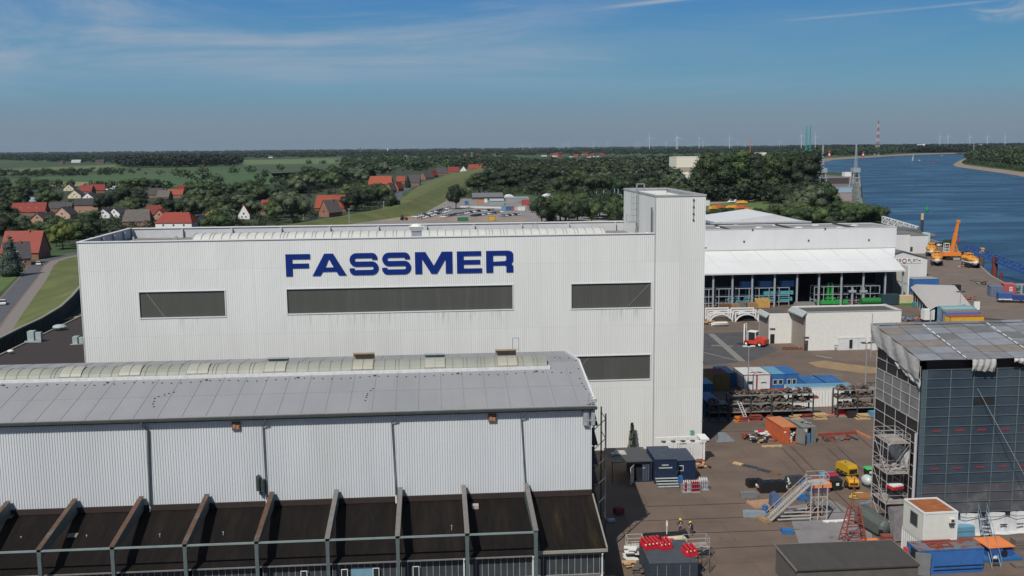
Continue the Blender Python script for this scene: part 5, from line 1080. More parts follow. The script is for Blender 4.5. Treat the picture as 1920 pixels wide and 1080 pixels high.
mb=MB();mb.box((-.35,-.75,1.3),(.06,1.5,2.35), math.radians(-28));d_=mb.build('open_door', mat('cream_door', (.62,.60,.48),.6), o)
mb=MB()
for k in range(5): mb.box((-.40,-.76,.5+.42*k),(.05,1.3,.05), math.radians(-28))
mb.build('door_rib', mat('door_rib', (.40,.40,.33),.6), o)
mb=MB();mb.b2(1.1,2.2,-.02,.05,.17,2.5);mb.build('door', navy, o);mb=MB()
for q in (1.3,1.55,1.8,2.05): mb.tube((q, -.05,.2),(q, -.05,2.45),.025,5)
mb.b2(1.2,1.55,-.07,-.055,1.9,2.1);mb.build('lock_rod', steel, o)
a=GP(1147,869,2.8);b=GP(1224,867,2.8);mb=MB();c=GP(1140,842,2.8)
o=thing('canopy_roof', (a.x, a.y, 0),0, 'flat dark canopy roof on posts left of the navy cabins', 'canopy')
mb.b2(0, b.x-a.x, 0,6.4,2.85,2.97);mb.build('roof', mat('canopy_dark', (.055,.058,.062),.7, c2=(.15,.145,.13), c2s=.5, c2lo=.52, c2hi=.7), o);mb=MB()
for x in (.1, b.x-a.x-.1):
    for y in (.1,6.2): mb.tube((x, y, 0),(x, y, 2.84),.06,6)
mb.build('post', dsteel, o)
mb=MB();mb.b2(.5,1.0,2.6,3.5,2.98,3.25);mb.b2(1.2,2.6,3,4.8,2.98,3.1);tag(mb.xf((a.x, a.y, 0)).build('roof_lumber', mat('pale_scrap', (.40,.38,.33),.8, var=.3, vs_=2)), 'pale scrap and sheets lying on the dark canopy roof', 'scrap')
a=fl(1268,903);o=cont((a[0]-.6, a[1]+.3,0), math.radians(-1),3.3,5.6,2.8, navy, navytop, 'lower navy cabin with one small white framed window, right one of the navy cabins', 'site cabin', front='x', name='site_cabin', wins=((1.25,1.75,.62,.62),))
# sapling by the wall
c=PY(1185,838, YF-1.2);sp_=thing('potted_conifer', (c.x, YF-1.2,0),0, 'small dark conifer against the white wall above the canopy roof', 'tree');MB().tube((0,0,0),(0,0,4),.06,6,.02).build('trunk', bark, sp_)
mb=MB()
for k in range(800): z=R.uniform(.5,4.4);r=.62*(1-(z-.6)/4.3)+.08;t_=R.uniform(0,2*PI);c_=Vector((r*math.cos(t_)*R.random()**.4, r*math.sin(t_)*R.random()**.4, z));e1=Vector((R.uniform(-1,1), R.uniform(-1,1), R.uniform(-.3,1)))*.13;e2=Vector((R.uniform(-1,1), R.uniform(-1,1), R.uniform(-1,1)))*.11;mb.face([c_-e1, c_+e2, c_+e1, c_-e2])
mb.build('crown', leafA, sp_)
# white framed tanks beside the tower foot
c=GP(1300,873);o=thing('white_tank_frame', (c.x, c.y+1.5,0),0, 'white steel frames and panels stacked at the foot of the stair tower', 'steel frame');mb=MB()
for x in (-1.8,.1,1.9): mb.b2(x-.12, x+.12,-.12,.12,0,2.9);mb.b2(x-.12, x+.12,2.2,2.4,0,2.9)
mb.beam((-4.6,0,3.0),(2.2,0,3.05),.3,.28);mb.beam((-4.6,2.3,3.0),(2.2,2.3,3.05),.3,.28);mb.b2(1.4,2.6,-.2,2.4,3.2,3.45);mb.build('frame', plainwhite, o)
mb=MB();mb.b2(-1.6,-.1,-.02,.02,.3,2.7);mb.b2(.3,1.7,-.02,.02,.3,2.7);mb.build('panel', contwhite, o)
mb=MB()
for x in (-4,-2.6,-1.2,.2): mb.ball((x, 0,3.2),.3, nu=8, nv=4, sc3=(1.4,1,.4))
mb.build('clamp', dsteel, o)
litter(1315,876,2.2,1.2,.5,(wood, woodpale, rust),16, 'small heap of boards below the white frames')
litter(1313,868,1.2,.8,.4,(rustred, dsteel),8, 'reddish bits beside the white frame leg')
# gas bottles in cages
def bottles(px, py, nx, ny, m, label, dx_=.27, h=1.55):
    c=GP(px, py);o=thing('bottle_cage', (c.x, c.y, 0),0, label, 'bottle cage', 'cages of gas bottles by the navy cabins');mb=MB();mb.b2(-.1, nx*dx_+.05,-.1, ny*dx_+.05,.02,.14);mb.build('base', greysteel, o)
    mb=MB()
    for x in (-.07, nx*dx_+.02):
        for y in (-.07, ny*dx_+.02): mb.tube((x, y, .1),(x, y, 1.2),.03,5)
    for z in (.6,1.15): mb.path([(-.07,-.07, z),(nx*dx_+.02,-.07, z),(nx*dx_+.02, ny*dx_+.02, z),(-.07, ny*dx_+.02, z),(-.07,-.07, z)], .025,5)
    mb.build('rail', steel, o)
    for i in range(nx):
        for j in range(ny):
            x, y=.1+i*dx_, .1+j*dx_;b_=MB();b_.tube((x, y, .15),(x, y, h-.25),.115,10);b_.tube((x, y, h-.25),(x, y, h-.1),.115,10,.05);b_.build('bottle', m[(i+j) % len(m)], o);MB().tube((x, y, h-.1),(x, y, h+.06),.05,8).build('valve_cap', plainwhite, o)
    return o
bottles(1281,924,4,2,(silver, redbottle, silver), 'cage with silver bottles and one red between, leftmost of the bottle cages')
bottles(1297,924,4,2,(redbottle,), 'cage of dark red gas bottles in the middle of the three cages')
bottles(1312,920,4,3,(silver,), 'cage of silver and white topped bottles at the right end', .30)
c=GP(1273,905);bundle((c.x, c.y, 0),(.9,.7,1.0), contblue2, 'small blue box between the navy cabin and the gas bottles', 1, 'box', name='blue_box')
# red crate and small things in the shade beside the lean to
for px, py, label, m, sz in ((1160,963, 'red crate on a board in the hall shadow', rustred, (1.1,.9,.7)),(1146,978, 'pale low box in the shade beside the lean to', contwhite, (.9,.5,.25))):
    c=GP(px, py);mb=MB();mb.box((c.x, c.y, sz[2]/2+.05), sz, .3)
    for k in range(3): mb.box((c.x-.3+k*.3, c.y, sz[2]+.09),(.1, sz[1]*.9,.08),.3)
    tag(mb.build('small_crate', m), label, 'crate')
# ------------------------------------------------------------------ people: one skinned body each, helmet and clothing
def person(px, py, face, label, pose, bend=0.):
    c=GP(px, py, .04);o=thing('person', (c.x, c.y, .04), face, label, 'person')
    V, E, RD=[], [], []
    def add(p, r, par=None):
        V.append(Vector(p));RD.append(r)
        if par is not None: E.append((par, len(V)-1))
        return len(V)-1
    # facing -y
    f=bend
    def tz(x, y, z):   # upper body leans forward about the hip
        dz_=z-.93;return (x, y-dz_*math.sin(f),.93+dz_*math.cos(f))
    pel=add((0,0,.95),.13);ab=add(tz(0,0,1.12),.125, pel);ch=add(tz(0,.01,1.33),.145, ab);nk=add(tz(0,0,1.50),.06, ch);hd=add(tz(0,-.015-.04*(f > 0),1.585),.085, nk);top=add(tz(0,-.01-.05*(f > 0),1.70),.085, hd)
    hands=[]
    for s in (-1,1):
        hp=add((s*.10,0,.88),.10, pel);kn=add((s*.13,-.03,.50),.068, hp);an=add((s*.14,.02,.10),.045, kn);he=add((s*.14,.0,.045),.045, an);add((s*.16,-.18,.035),.035, he)
        sh=add(tz(s*.19,.01,1.42),.068, ch);el, wr=pose[0 if s < 0 else 1]
        e_=add(tz(*el),.045, sh);w_=add(tz(*wr),.032, e_);d=(Vector(V[w_])-Vector(V[e_])).normalized();pm=add(Vector(V[w_])+d*.075,.034, w_);side=d.cross(Vector((0,0,1))); side=side.normalized() if side.length > .1 else Vector((1,0,0))
        for k in range(4):
            off=side*(k-1.5)*.02;L_=(.065,.078,.072,.055)[k];a_=add(Vector(V[pm])+d*.035+off, .0095, pm);b_=add(Vector(V[a_])+d*L_*.5-Vector((0,0,.012)),.009, a_);add(Vector(V[b_])+d*L_*.35-Vector((0,0,.026)),.008, b_)
        t_=add(Vector(V[w_])+d*.04+side*.038*s, .011, w_);add(Vector(V[t_])+d*.04+side*.012*s, .0095, t_)
    me=bpy.data.meshes.new('body');me.from_pydata([tuple(v) for v in V], E, []);b=bpy.data.objects.new('tmp_body', me);col.objects.link(b)
    sk=b.modifiers.new('s', 'SKIN');sk.use_smooth_shade=True;lay=me.skin_vertices[0].data
    for i, r in enumerate(RD): lay[i].radius=(r, r*(.72 if i in (ab, ch, pel) else 1))
    lay[0].use_root=True
    b.modifiers.new('u', 'SUBSURF').levels=1;b.modifiers['u'].render_levels=1
    dg=bpy.context.evaluated_depsgraph_get();dg.update();m2=bpy.data.meshes.new_from_object(b.evaluated_get(dg));bpy.data.objects.remove(b)
    m2.name='body';bo=bpy.data.objects.new('body', m2);col.objects.link(bo);bo.parent=o;m2.materials.clear()
    for q in (cloth, skin, black): m2.materials.append(q)
    wrs=[V[E_] for E_ in range(len(V)) if RD[E_] == .032];nkz=V[nk]
    for p in m2.polygons:
        c_=p.center;s_=0
        if (c_-V[hd]).length < .17 and (c_-V[ch]).length > .2: s_=1
        if any((c_-w_).length < .18 and (c_-w_).dot((w_-V[el_i])) > .0 for w_, el_i in zip(wrs, [i-1 for i in range(len(V)) if RD[i] == .032])): s_=1
        if c_.z < .085: s_=2
        p.material_index=s_
    h=V[top];hm_=MB();hm_.ball((h.x, h.y+.01, h.z+.02),.145, nu=14, nv=8, sc3=(1,1.12,.85));hm_.ring([(h.x+.15*math.cos(2*PI*i/14), h.y-.03+.2*math.sin(2*PI*i/14), h.z-.01) for i in range(14)], [(h.x+.14*math.cos(2*PI*i/14), h.y-.03+.185*math.sin(2*PI*i/14), h.z+.02) for i in range(14)]);hm_.build('helmet', helmet, o, smooth=True)
    fc=V[hd];fm=MB();fm.ball((fc.x, fc.y-.095, fc.z+.012),.018, nu=6, nv=4, sc3=(.8,1,1.3));fm.build('nose', skin, o)
    em=MB()
    for s in (-1,1): em.ball((fc.x+s*.034, fc.y-.086, fc.z+.04),.011, nu=6, nv=4)
    em.build('eyes', black, o)
    hv=MB();cc=V[ch];hv.b2(cc.x-.05, cc.x+.05, cc.y-.15, cc.y-.12, cc.z-.10, cc.z+.06);hv.build('chest_badge', plainwhite, o);return o
person(1275,1000, math.radians(20), 'person in navy workwear and yellow helmet with hands on hips, left one of the pair', [((-.42,.08,1.18),(-.20,-.06,1.02)),((.42,.08,1.18),(.20,-.06,1.02))])
person(1297,1003, math.radians(-50), 'person in navy workwear and yellow helmet bending forward, right one of the pair', [((-.30,-.10,1.16),(-.16,-.34,1.14)),((.30,-.10,1.16),(.14,-.36,1.10))], .38)
# ------------------------------------------------------------------ bottom of the yard: black tank, rails, barriers on a dark container, tower scaffold
a, b=GP(1210,1018), GP(1287,1014);mb=MB();mb.tube((a.x, a.y+.3,.58),(b.x, b.y+.3,.58),.5,18);o=thing('black_tank', tuple((a+b)/2),0, 'long glossy black tank lying on the yard just below the two workers', 'tank');mb.build('shell', blackgloss, o, smooth=False, world=True)
mb=MB();mb.ball((a.x, a.y+.3,.58),.5, nu=14, nv=8, sc3=(.5,1,1));mb.ball((b.x, b.y+.3,.58),.5, nu=14, nv=8, sc3=(.5,1,1));mb.build('dished_end', blackgloss, o, world=True)
for f_ in (.2,.8): q=a.lerp(b, f_);MB().b2(q.x-.15, q.x+.15, q.y-.35, q.y+.9,.03,.4).build('saddle', dsteel, o, world=True)
c=a.lerp(b, .12);MB().b2(c.x-.12, c.x+.1, c.y-.25, c.y-.2,.7,.9).build('plate', contgrey, o, world=True)
c=GP(1192,1030);mb=MB()
for x in (-.9,.9):
    for y in (0,1.2): mb.tube((c.x+x, c.y+y, 0),(c.x+x, c.y+y, 1.3),.04,5)
for z in (.4,1.3):
    mb.path([(c.x-.9, c.y, z),(c.x+.9, c.y, z),(c.x+.9, c.y+1.2, z),(c.x-.9, c.y+1.2, z),(c.x-.9, c.y, z)], .035,5)
mb.b2(c.x-.9, c.x+.9, c.y, c.y+1.2,.12,.2);tag(mb.build('steel_stillage', mat('pale_stillage', (.45,.43,.38),.6)), 'pale steel stillage frame left of the black tank', 'stillage')
A=GP(1205,1078,0);kk=cont((A.x, A.y-3.2,0), math.radians(-2),5.0,6.1,2.6, mat('dark_slate_container', (.03,.04,.055),.6), mat('slate_top', (.055,.068,.085),.7, var=.12), 'dark slate container at the bottom edge with red plastic barriers on its roof')
def barrier(mb, x, y, z, rz=0., L=1.0):
    def P(u, v_, w_): ca, sa=math.cos(rz), math.sin(rz);return (x+u*ca-v_*sa, y+u*sa+v_*ca, z+w_)
    prof=[(-.25,0),(.25,0),(.22,.25),(.12,.40),(.10,.8),(-.10,.8),(-.12,.40),(-.22,.25)]
    mb.ring([P(-L/2, v_, w_) for v_, w_ in prof], [P(L/2, v_, w_) for v_, w_ in prof])
base=Vector(kk['_l'])
k=0
for gx, gy, n_, rz in ((.4,4.2,5,.15),(2.1,4.0,3,.1),(4.3,2.0,3,.1)):
    for i in range(n_):
        mb=MB();x, y=gx+.42*i, gy+.1*i;barrier(mb, 0,0,0, PI/2+rz, 1.7);o=mb.xf((base.x+x, base.y+y, 2.66)).build('plastic_barrier', redp);tag(o, ('red plastic road barrier in the larger stack on the dark container roof', 'red plastic barrier in the middle stack on the dark container roof', 'red plastic barrier in the right hand stack near the scaffold')[(gx > 1)+(gx > 3)], 'barrier', 'red plastic barriers on the container roof');mb=MB();mb.b2(-.12,.12,-.83,-.72,.02,.1);mb.b2(-.12,.12,-.83,-.72,.5,.62);mb.xf((base.x+x, base.y+y, 2.66));q=mb.build('reflector', plainwhite);q.parent=o
for i, (px, py, w_, m, h) in enumerate(((1250,1030,1.9, redp, .8),(1274,1033,1.7, redp, .6),(1265,1020,2.6, mat('cream_tray', (.60,.52,.36),.7),.5))):
    c=GP(px, py);mb=MB();mb.box((c.x, c.y, h/2+.2),(w_, 1.1, h),.1);mb.box((c.x, c.y-.05, h+.25),(w_*.9,.9,.1),.1)
    for s in (-.4,.4): mb.box((c.x+s*w_, c.y, .1),(.2,1.0,.2),.1)
    tag(mb.build('plastic_crate', m),('tall red plastic box behind the slate container', 'lower red plastic box next to the scaffold tower', 'cream tray of parts in front of the black tank')[i], 'crate')
c=GP(1250,1016);mb=MB();mb.tube((c.x, c.y, 0),(c.x, c.y, 2.6),.05,6);mb.b2(c.x-.1, c.x+.1, c.y-.05, c.y+.05,1.9,2.4);tag(mb.build('marker_post', plainwhite), 'white and red marker post by the black tank', 'post')
def scaffold(loc, rz, nx, ny, lv, bx, by, h, label, name='scaffold_tower', decks=True, m=steel, brace_=True, base_h=0.):
    o=thing(name, loc, rz, label, 'scaffold');mb=MB()
    for i in range(nx+1):
        for j in range(ny+1): mb.tube((i*bx, j*by, 0),(i*bx, j*by, lv*h+1.0),.045,6)
    mb.build('standard', m, o);mb=MB()
    for l in range(1, lv+1):
        for dz_ in (0,.5,1.0):
            z=l*h+dz_
            for j in range(ny+1): mb.tube((0, j*by, z),(nx*bx, j*by, z),.03,5)
            for i in range(nx+1): mb.tube((i*bx, 0, z),(i*bx, ny*by, z),.03,5)
    mb.build('ledger', m, o)
    if brace_:
        mb=MB()
        for l in range(lv):
            for i in range(nx): mb.tube((i*bx, -.03, l*h),((i+1)*bx, -.03,(l+1)*h) if l % 2 == 0 else ((i+1)*bx, -.03, l*h+.3),.028,5)
            mb.tube((-.03,0, l*h),(-.03, ny*by, (l+1)*h),.028,5)
        mb.build('brace', m, o)
    if decks:
        for l in range(1, lv+1):
            mb=MB()
            for k in range(3): mb.b2(.03, nx*bx-.03, k*ny*by/3+.03,(k+1)*ny*by/3-.03, l*h-.02, l*h+.03)
            mb.build('deck', mat('scaffold_plank', (.30,.27,.24),.85, var=.25, vs_=2), o)
    return o
c=GP(1284,1046);scaffold((c.x, c.y-.6,0),.03,1,1,1,2.6,1.4,1.35, 'light aluminium scaffold frame behind the slate container', m=mat('bright_aluminium', (.42,.39,.38),.4,.3))
c=GP(1306,1078);scaffold((c.x, c.y-.5,0),.5,1,1,1,1.7,1.2,1.5, 'small dark steel platform frame right of the slate container', m=dsteel, decks=False)
for i, (px, py, w_, m, n_) in enumerate(((1182,1048,1.6, plainwhite, 9),(1178,1062,1.4, woodpale, 5),(1197,1078,1.0, mat('dark_plank', (.12,.10,.09),.9),6))):
    c=GP(px, py);mb=MB()
    for k in range(n_): mb.box((c.x+R.uniform(-.3,.3), c.y+R.uniform(-.5,.5),.15+.14*k),(w_*R.uniform(.5,.9),.6,.12), R.uniform(-.3,.3))
    tag(mb.build('packing_pile', m),('white crumpled packing pile beside the shadow edge', 'pale timber pile below the white packing', 'dark planks beside the slate container')[i], 'pile')
# dark flat roofed shed at the bottom right
a, b=GP(1453,1022,3.0), GP(1679,1020,3.0);sh=thing('flat_roof_shed', (a.x, a.y-4,0),0, 'dark flat roofed shed at the bottom edge right of the yard', 'shed')
d0=GP(1480,1080,3.0);mb=MB();mb.b2(a.x, b.x, a.y-6.5, a.y, 2.9,3.05);mb.build('roof', mat('shed_roof', (.055,.05,.046),.9, var=.12, vs_=.8, stretch=(2,.5,1)), sh, world=True)
mb=MB();mb.b2(a.x+.1, b.x-.1, a.y-6.3, a.y-.1,0,2.89);mb.build('wall', mat('shed_wall', (.10,.09,.08),.9), sh, world=True)
mb=MB();mb.b2(a.x-.08, a.x-.005, a.y-6.5, a.y, 2.85,3.09);mb.b2(b.x+.005, b.x+.08, a.y-6.5, a.y, 2.85,3.09);mb.b2(a.x, b.x, a.y+.005, a.y+.06,2.88,3.08);mb.build('roof_edge', mat('shed_edge', (.20,.18,.16),.8), sh, world=True)
# ------------------------------------------------------------------ middle of the yard: steel stair, bins, compressors, boxes
a=GP(1447,980);b=GP(1528,978);top_z=4.6;mg=mat('stair_steel', (.40,.38,.35),.6, var=.12)
o=thing('mobile_stair', (a.x, a.y, 0),0, 'long galvanised steel stair rising to a braced platform in mid yard', 'stair');Lx=(b.x-a.x)*.98;wd_=1.0
for y in (0, wd_): MB().beam((-.3, y, .1),(Lx-.6, y, top_z),.10,.26).build('stringer', mg, o)
mb=MB();n=20
for k in range(1, n): f_=k/n;mb.b2(-.3+(Lx-.3)*f_-.13,-.3+(Lx-.3)*f_+.13,.05, wd_-.05,.1+(top_z-.1)*f_-.02,.1+(top_z-.1)*f_+.02)
mb.build('tread', mat('stair_tread', (.28,.27,.25),.7), o)
mb=MB()
for y in (0, wd_):
    mb.beam((-.3, y, 1.1),(Lx-.6, y, top_z+1.0),.05,.05);mb.beam((-.3, y, .65),(Lx-.6, y, top_z+.5),.04,.04)
    for k in range(6): f_=k/5;x=-.3+(Lx-.3)*f_;mb.tube((x, y, .1+(top_z-.1)*f_),(x, y, 1.1+(top_z-.1)*f_),.025,5)
mb.build('handrail', mg, o)
mb=MB();PX0, PX1=Lx-.5, Lx+1.7
mb.b2(PX0, PX1,-.1, wd_+.6, top_z-.1, top_z);mb.build('platform', mg, o);mb=MB()
for x in (PX0+.1, PX0+1.0, PX1-.1):
    for y in (0, wd_+.5): mb.b2(x-.06, x+.06, y-.06, y+.06,0, top_z-.11)
mb.build('leg', mg, o);mb=MB()
for z in (.5,1.1,3.0):
    for y in (0, wd_+.5): mb.beam((PX0-.0, y, z),(PX1, y, z),.06,.08)
for y in (0, wd_+.5): mb.beam((PX0+.1, y, 1.1),(PX1-.1, y, 3.0),.05,.05);mb.beam((PX0+.1, y, 3),(PX1-.1, y, 1.2),.05,.05)
for z in (.35,.75,1.2): mb.beam((.4+z*.9,0, z),(PX0+.1,0, z),.10,.14);mb.beam((.4+z*.9, wd_+.1, z),(PX0+.1, wd_+.1, z),.10,.12)
mb.build('brace', mg, o);mb=MB()
for z in (.55,1.1): mb.path([(PX0,-.1, top_z+z),(PX1,-.1, top_z+z),(PX1, wd_+.6, top_z+z),(PX0, wd_+.6, top_z+z)], .03,5)
for x, y in ((PX0,-.1),(PX1,-.1),(PX1, wd_+.6),(PX0, wd_+.6),(PX0+1.1,-.1)): mb.tube((x, y, top_z),(x, y, top_z+1.1),.03,5)
mb.build('guard_rail', mg, o)
bin_(1566,918, mat('black_bin', (.016,.02,.018),.45), 'black waste bin with white notice, in front of the red bin', 1.4,1.35, d=1.2)
bin_(1559,908, mat('red_bin', (.32,.02,.04),.5), 'dark red waste bin behind the black one', 1.4,1.3, d=1.1)
bin_(1629,895, mat('dkgreen_bin', (.02,.04,.03),.5), 'dark bin with a bright green lid left of the scaffold', 1.1,1.25, lid=mat('green_lid', (.08,.42,.12),.5), d=1.0)
def skip(px, py, w_, d, h, m, label, rz=0.):
    c=GP(px, py);o=thing('skip', (c.x, c.y, 0), rz, label, 'skip');mb=MB();a_, b_=w_/2, d/2
    mb.ring([(-a_*.7,-b_*.9,.1),(a_*.7,-b_*.9,.1),(a_*.7, b_*.9,.1),(-a_*.7, b_*.9,.1)], [(-a_, -b_, h),(a_, -b_, h),(a_, b_, h),(-a_, b_, h)], capb=False);mb.build('body', m, o)
    MB().b2(-a_*.9, a_*.9,-b_*.9, b_*.9, h*.7, h*.74).build('load', darkin, o);mb=MB();mb.b2(-a_-.04, a_+.04,-b_-.05,-b_, h-.08, h+.04);mb.b2(-a_-.04, a_+.04, b_, b_+.05, h-.08, h+.04);mb.build('rim', m, o);return o
skip(1515,918,2.0,1.6,1.1, bluesteel, 'blue skip under the stair left of the orange tarpaulin', .1)
c=GP(1476,1000);mb=MB();mb.box((c.x, c.y, .28),(1.3,.9,.5),-.15);mb.box((c.x-.1, c.y+.8,.15),(.9,.5,.2),-.1);tag(mb.build('blue_box', contblue2), 'small bright blue box alone in front of the steel stair', 'box')
c=GP(1537,921);o=thing('tarpaulin_load', (c.x, c.y, 0),0, 'load under an orange tarpaulin behind the stair platform', 'covered load');MB().b2(-1.1,1.1,-.7,.7,.05,.95).build('load', mat('purple_load', (.08,.05,.14),.8), o)
mb=MB();pts0=[(-1.25,-.85),(1.3,-.8),(1.25,.85),(-1.2,.8)];mb.ring([(x, y, .7) for x, y in pts0], [(x*.96, y*.9,1.3) for x, y in pts0]);mb.ring([(x*.96, y*.9,1.301) for x, y in pts0], [(x*.5, y*.5,1.55) for x, y in pts0]);mb.build('tarpaulin', tarporange, o)
c=GP(1553,906);bundle((c.x, c.y+.3,0),(2.0,1.2,1.4), contpale, 'pale blue chest behind the orange tarpaulin', 1, 'chest', name='blue_chest')
# compressors
def compressor(px, py, L, W_, H_, m, rz, label):
    c=GP(px, py);o=thing('compressor', (c.x, c.y, 0), rz, label, 'compressor', 'yellow compressors in the yard');P=[(-L/2,.55),(-L/2, H_*.8),(-L/2+.35, H_),(L/2-.25, H_),(L/2, H_*.8),(L/2,.55)]
    mb=MB();mb.ring([(-W_/2, x, z) for x, z in P], [(W_/2, x, z) for x, z in P]);mb.build('hood', m, o);MB().b2(-W_/2-.02, W_/2+.02,-L/2-.02, L/2+.02,.35,.54).build('chassis', black, o)
    mb=MB();mb.b2(-W_/2+.15, W_/2-.15,-L/2-.03,-L/2-.005,.7, H_*.72);mb.build('grille', black, o);mb=MB()
    for s in (-1,1):
        for y in (-.3,0,.3): mb.b2(s*W_/2-.02, s*W_/2+.02, y*L-.35, y*L+.35,.62,.85)
    mb.build('side_panel', black, o)
    for s in (-1,1): MB().tube((s*(W_/2+.05),.1,.35),(s*(W_/2+.28),.1,.35),.35,12).build('wheel', black, o)
    mb=MB();mb.path([(0,-L/2,.45),(0,-L/2-1.0,.5)], .05,6);mb.build('drawbar', dsteel, o);MB().tube((0,.3, H_),(0,.3, H_+.15),.08,8).build('exhaust', black, o);return o
compressor(1587,892,2.8,1.5,1.8, yelmach, math.radians(14), 'large yellow box compressor on wheels, the farther and bigger one')
compressor(1597,915,1.9,1.3,1.35, mat('orange_yellow', (.60,.30,.02),.45), math.radians(-8), 'small orange yellow compressor in front of the bigger one')
c=GP(1626,912);o=thing('air_vessel', (c.x, c.y, 0),.2, 'pale grey air vessel lying left of the scaffold tower', 'vessel');mb=MB();mb.ball((0,0,.85),.75, nu=16, nv=10, sc3=(1,1.3,1));mb.build('shell', mat('pale_vessel', (.42,.47,.47),.4), o, smooth=True);MB().b2(-.4,.4,-.5,.5,.02,.15).build('foot', dsteel, o)
# grey generator with a rounded hood and thick hose
c=GP(1638,993);o=thing('generator', (c.x, c.y, 0), math.radians(12), 'big grey round hooded blower machine with a thick hose', 'generator');P=[(-.95,.35),(-.95,1.6),(-.7,2.05),(-.3,2.2),(.4,2.2),(.8,2.0),(.95,1.6),(.95,.35)]
gm_=mat('machine_grey', (.085,.10,.092),.55, var=.1);mb=MB();mb.ring([(x, -2.0, z*.85) for x, z in P], [(x, 2.4, z) for x, z in P]);mb.build('hood', gm_, o);mb=MB();mb.ball((0,-2.0,1.0),.9, nu=14, nv=8, sc3=(1,.6,1));mb.build('front_cowl', gm_, o)
MB().b2(.2,.75,-2.2,-1.2,1.0,1.75).build('white_panel', plainwhite, o);MB().b2(-.85,-.5,-2.4,-2.1,.2,.9).build('intake', black, o);MB().b2(-1.0,1.0,-2.0,2.4,.05,.29).build('chassis', black, o)
mb=MB();mb.tube((.5,2.2,2.2),(1.2,2.6,2.5),.12,8);mb.b2(-.2,1.3,2.2,2.6,2.25,2.4);mb.build('lifting_bar', mat('blue_grey_bar', (.18,.22,.28),.5), o)
a=GP(1650,998);mb=MB();pts=[Vector((a.x, a.y, .5))+Vector((i*.6,.2*math.sin(i*.5),-.02*i)) for i in range(8)];mb.path(pts, .36,12);tag(mb.build('ventilation_hose', mat('hose_grey', (.09,.08,.075),.8)), 'thick dark ventilation hose running from the blower to the scaffold foot', 'hose')
# red lattice trestle
c=GP(1600,1018);o=thing('lattice_trestle', (c.x, c.y, 0),0, 'red brown lattice trestle mast standing before the blower', 'trestle');mb=MB();Bs=[(-1.35,-.6),(1.35,-.6),(1.35,1.0),(-1.35,1.0)];Ht=4.2
for x, y in Bs: mb.beam((x, y, 0),(x*.42, y*.42, Ht),.13,.13)
mb.build('leg', rustred, o);mb=MB()
for z in (.8,1.6,2.4,3.2,4.1):
    f_=1-.58*z/Ht;Q=[(x*f_, y*f_, z) for x, y in Bs]
    for i in range(4): mb.beam(Q[i], Q[(i+1) % 4], .09,.09)
mb.build('rung', rustred, o);mb=MB()
for z0, z1 in ((0,.8),(.8,1.6),(2.4,3.2)):
    f0, f1=1-.58*z0/Ht, 1-.58*z1/Ht;mb.beam((Bs[0][0]*f0, Bs[0][1]*f0, z0),(Bs[1][0]*f1, Bs[1][1]*f1, z1),.07,.07)
mb.tube((-.3,.3, Ht),(0,.3, Ht+3.4),.05,6);mb.tube((0,.3, Ht),(0,.3,8.2),.035,6);mb.build('brace', rustred, o)
# hoses, odd crates, boards round the slab
def hose(px, py, r, m, label, n=3):
    c=GP(px, py);mb=MB()
    for k in range(n):
        pts=[(c.x+(r+.06*k)*math.cos(2*PI*i/18), c.y+(r*.8+.06*k)*math.sin(2*PI*i/18),.08+.05*k) for i in range(19)];mb.path(pts, .04,5)
    mb.path([(c.x+r, c.y, .08),(c.x+r+1, c.y-.6,.08),(c.x+r+2.2, c.y-.2,.08),(c.x+r+3, c.y+.4,.1)], .04,5);tag(mb.build('coiled_hose', m), label, 'hose')
hose(1603,934,.6, yellow, 'yellow coiled hose, the left and brighter coil');hose(1612,929,1.0, yellow, 'wider yellow coiled hose on the timber boards', 2)
c=GP(1622,934);mb=MB();mb.b2(c.x-1.0, c.x+1.4, c.y-.6, c.y+1.2,.05,.3);tag(mb.build('timber_board', mat('orange_board', (.28,.13,.05),.85)), 'orange brown board under the yellow hoses', 'board')
for i, (px, py, w_, d, h, m, rz, lab, cat) in enumerate(((1414,968,2.7,1.3,.45, mat('sheet_stack', (.22,.26,.29),.5),-.25, 'flat stack of grey blue sheets strapped left of the stair foot', 'sheet stack'),(1432,977,.9,2.0,.2, wood, .3, 'brown plank pile next to the stair foot', 'planks'),
    (1429,948,3.2,2.4,.25, mat('pallet_wood', (.36,.22,.14),.85),.2, 'worn timber pallets behind the sheet stack', 'pallet'),(1404,932,2.2,1.1,.5, contgrey, -.1, 'low grey frames at the left end of the equipment row', 'frame'),
    (1446,921,3.4,1.6,1.25, mat('black_case', (.012,.013,.015),.5),0, 'large black equipment case in mid yard', 'equipment case'),(1414,912,2.0,1.2,.9, mat('black_case', (0,0,0)),.1, 'smaller black case with parts at the left end', 'equipment case'),
    (1490,908,2.4,1.0,1.0, dsteel, 0, 'dark steel parts rack behind the stair', 'parts rack'),(1507,938,1.6,.8,.6, contblue2,0, 'low blue box underneath the stair', 'box'))):
    c=GP(px, py);mb=MB();mb.box((c.x, c.y, h/2+.05),(w_, d, h), rz)
    if cat == 'pallet':
        for k in range(6): mb.box((c.x-w_/2+.3+k*w_/6, c.y, h+.09),(.28, d*.95,.05), rz)
    elif cat == 'equipment case':
        for k in range(3): mb.box((c.x-w_*.3+k*w_*.3, c.y-.1, h+.12),(w_*.25, d*.7,.14), rz+.1*k)
    else:
        for k in range(2): mb.box((c.x, c.y, h+.09+.08*k),(w_*(.9-.15*k), d*(.9-.2*k),.06), rz+.05)
    for s in (-.4,.4): mb.box((c.x+s*w_*math.cos(rz), c.y+s*w_*math.sin(rz),.06),(.12, d*1.04,.1), rz)
    tag(mb.build(cat.replace(' ', '_'), m), lab, cat)
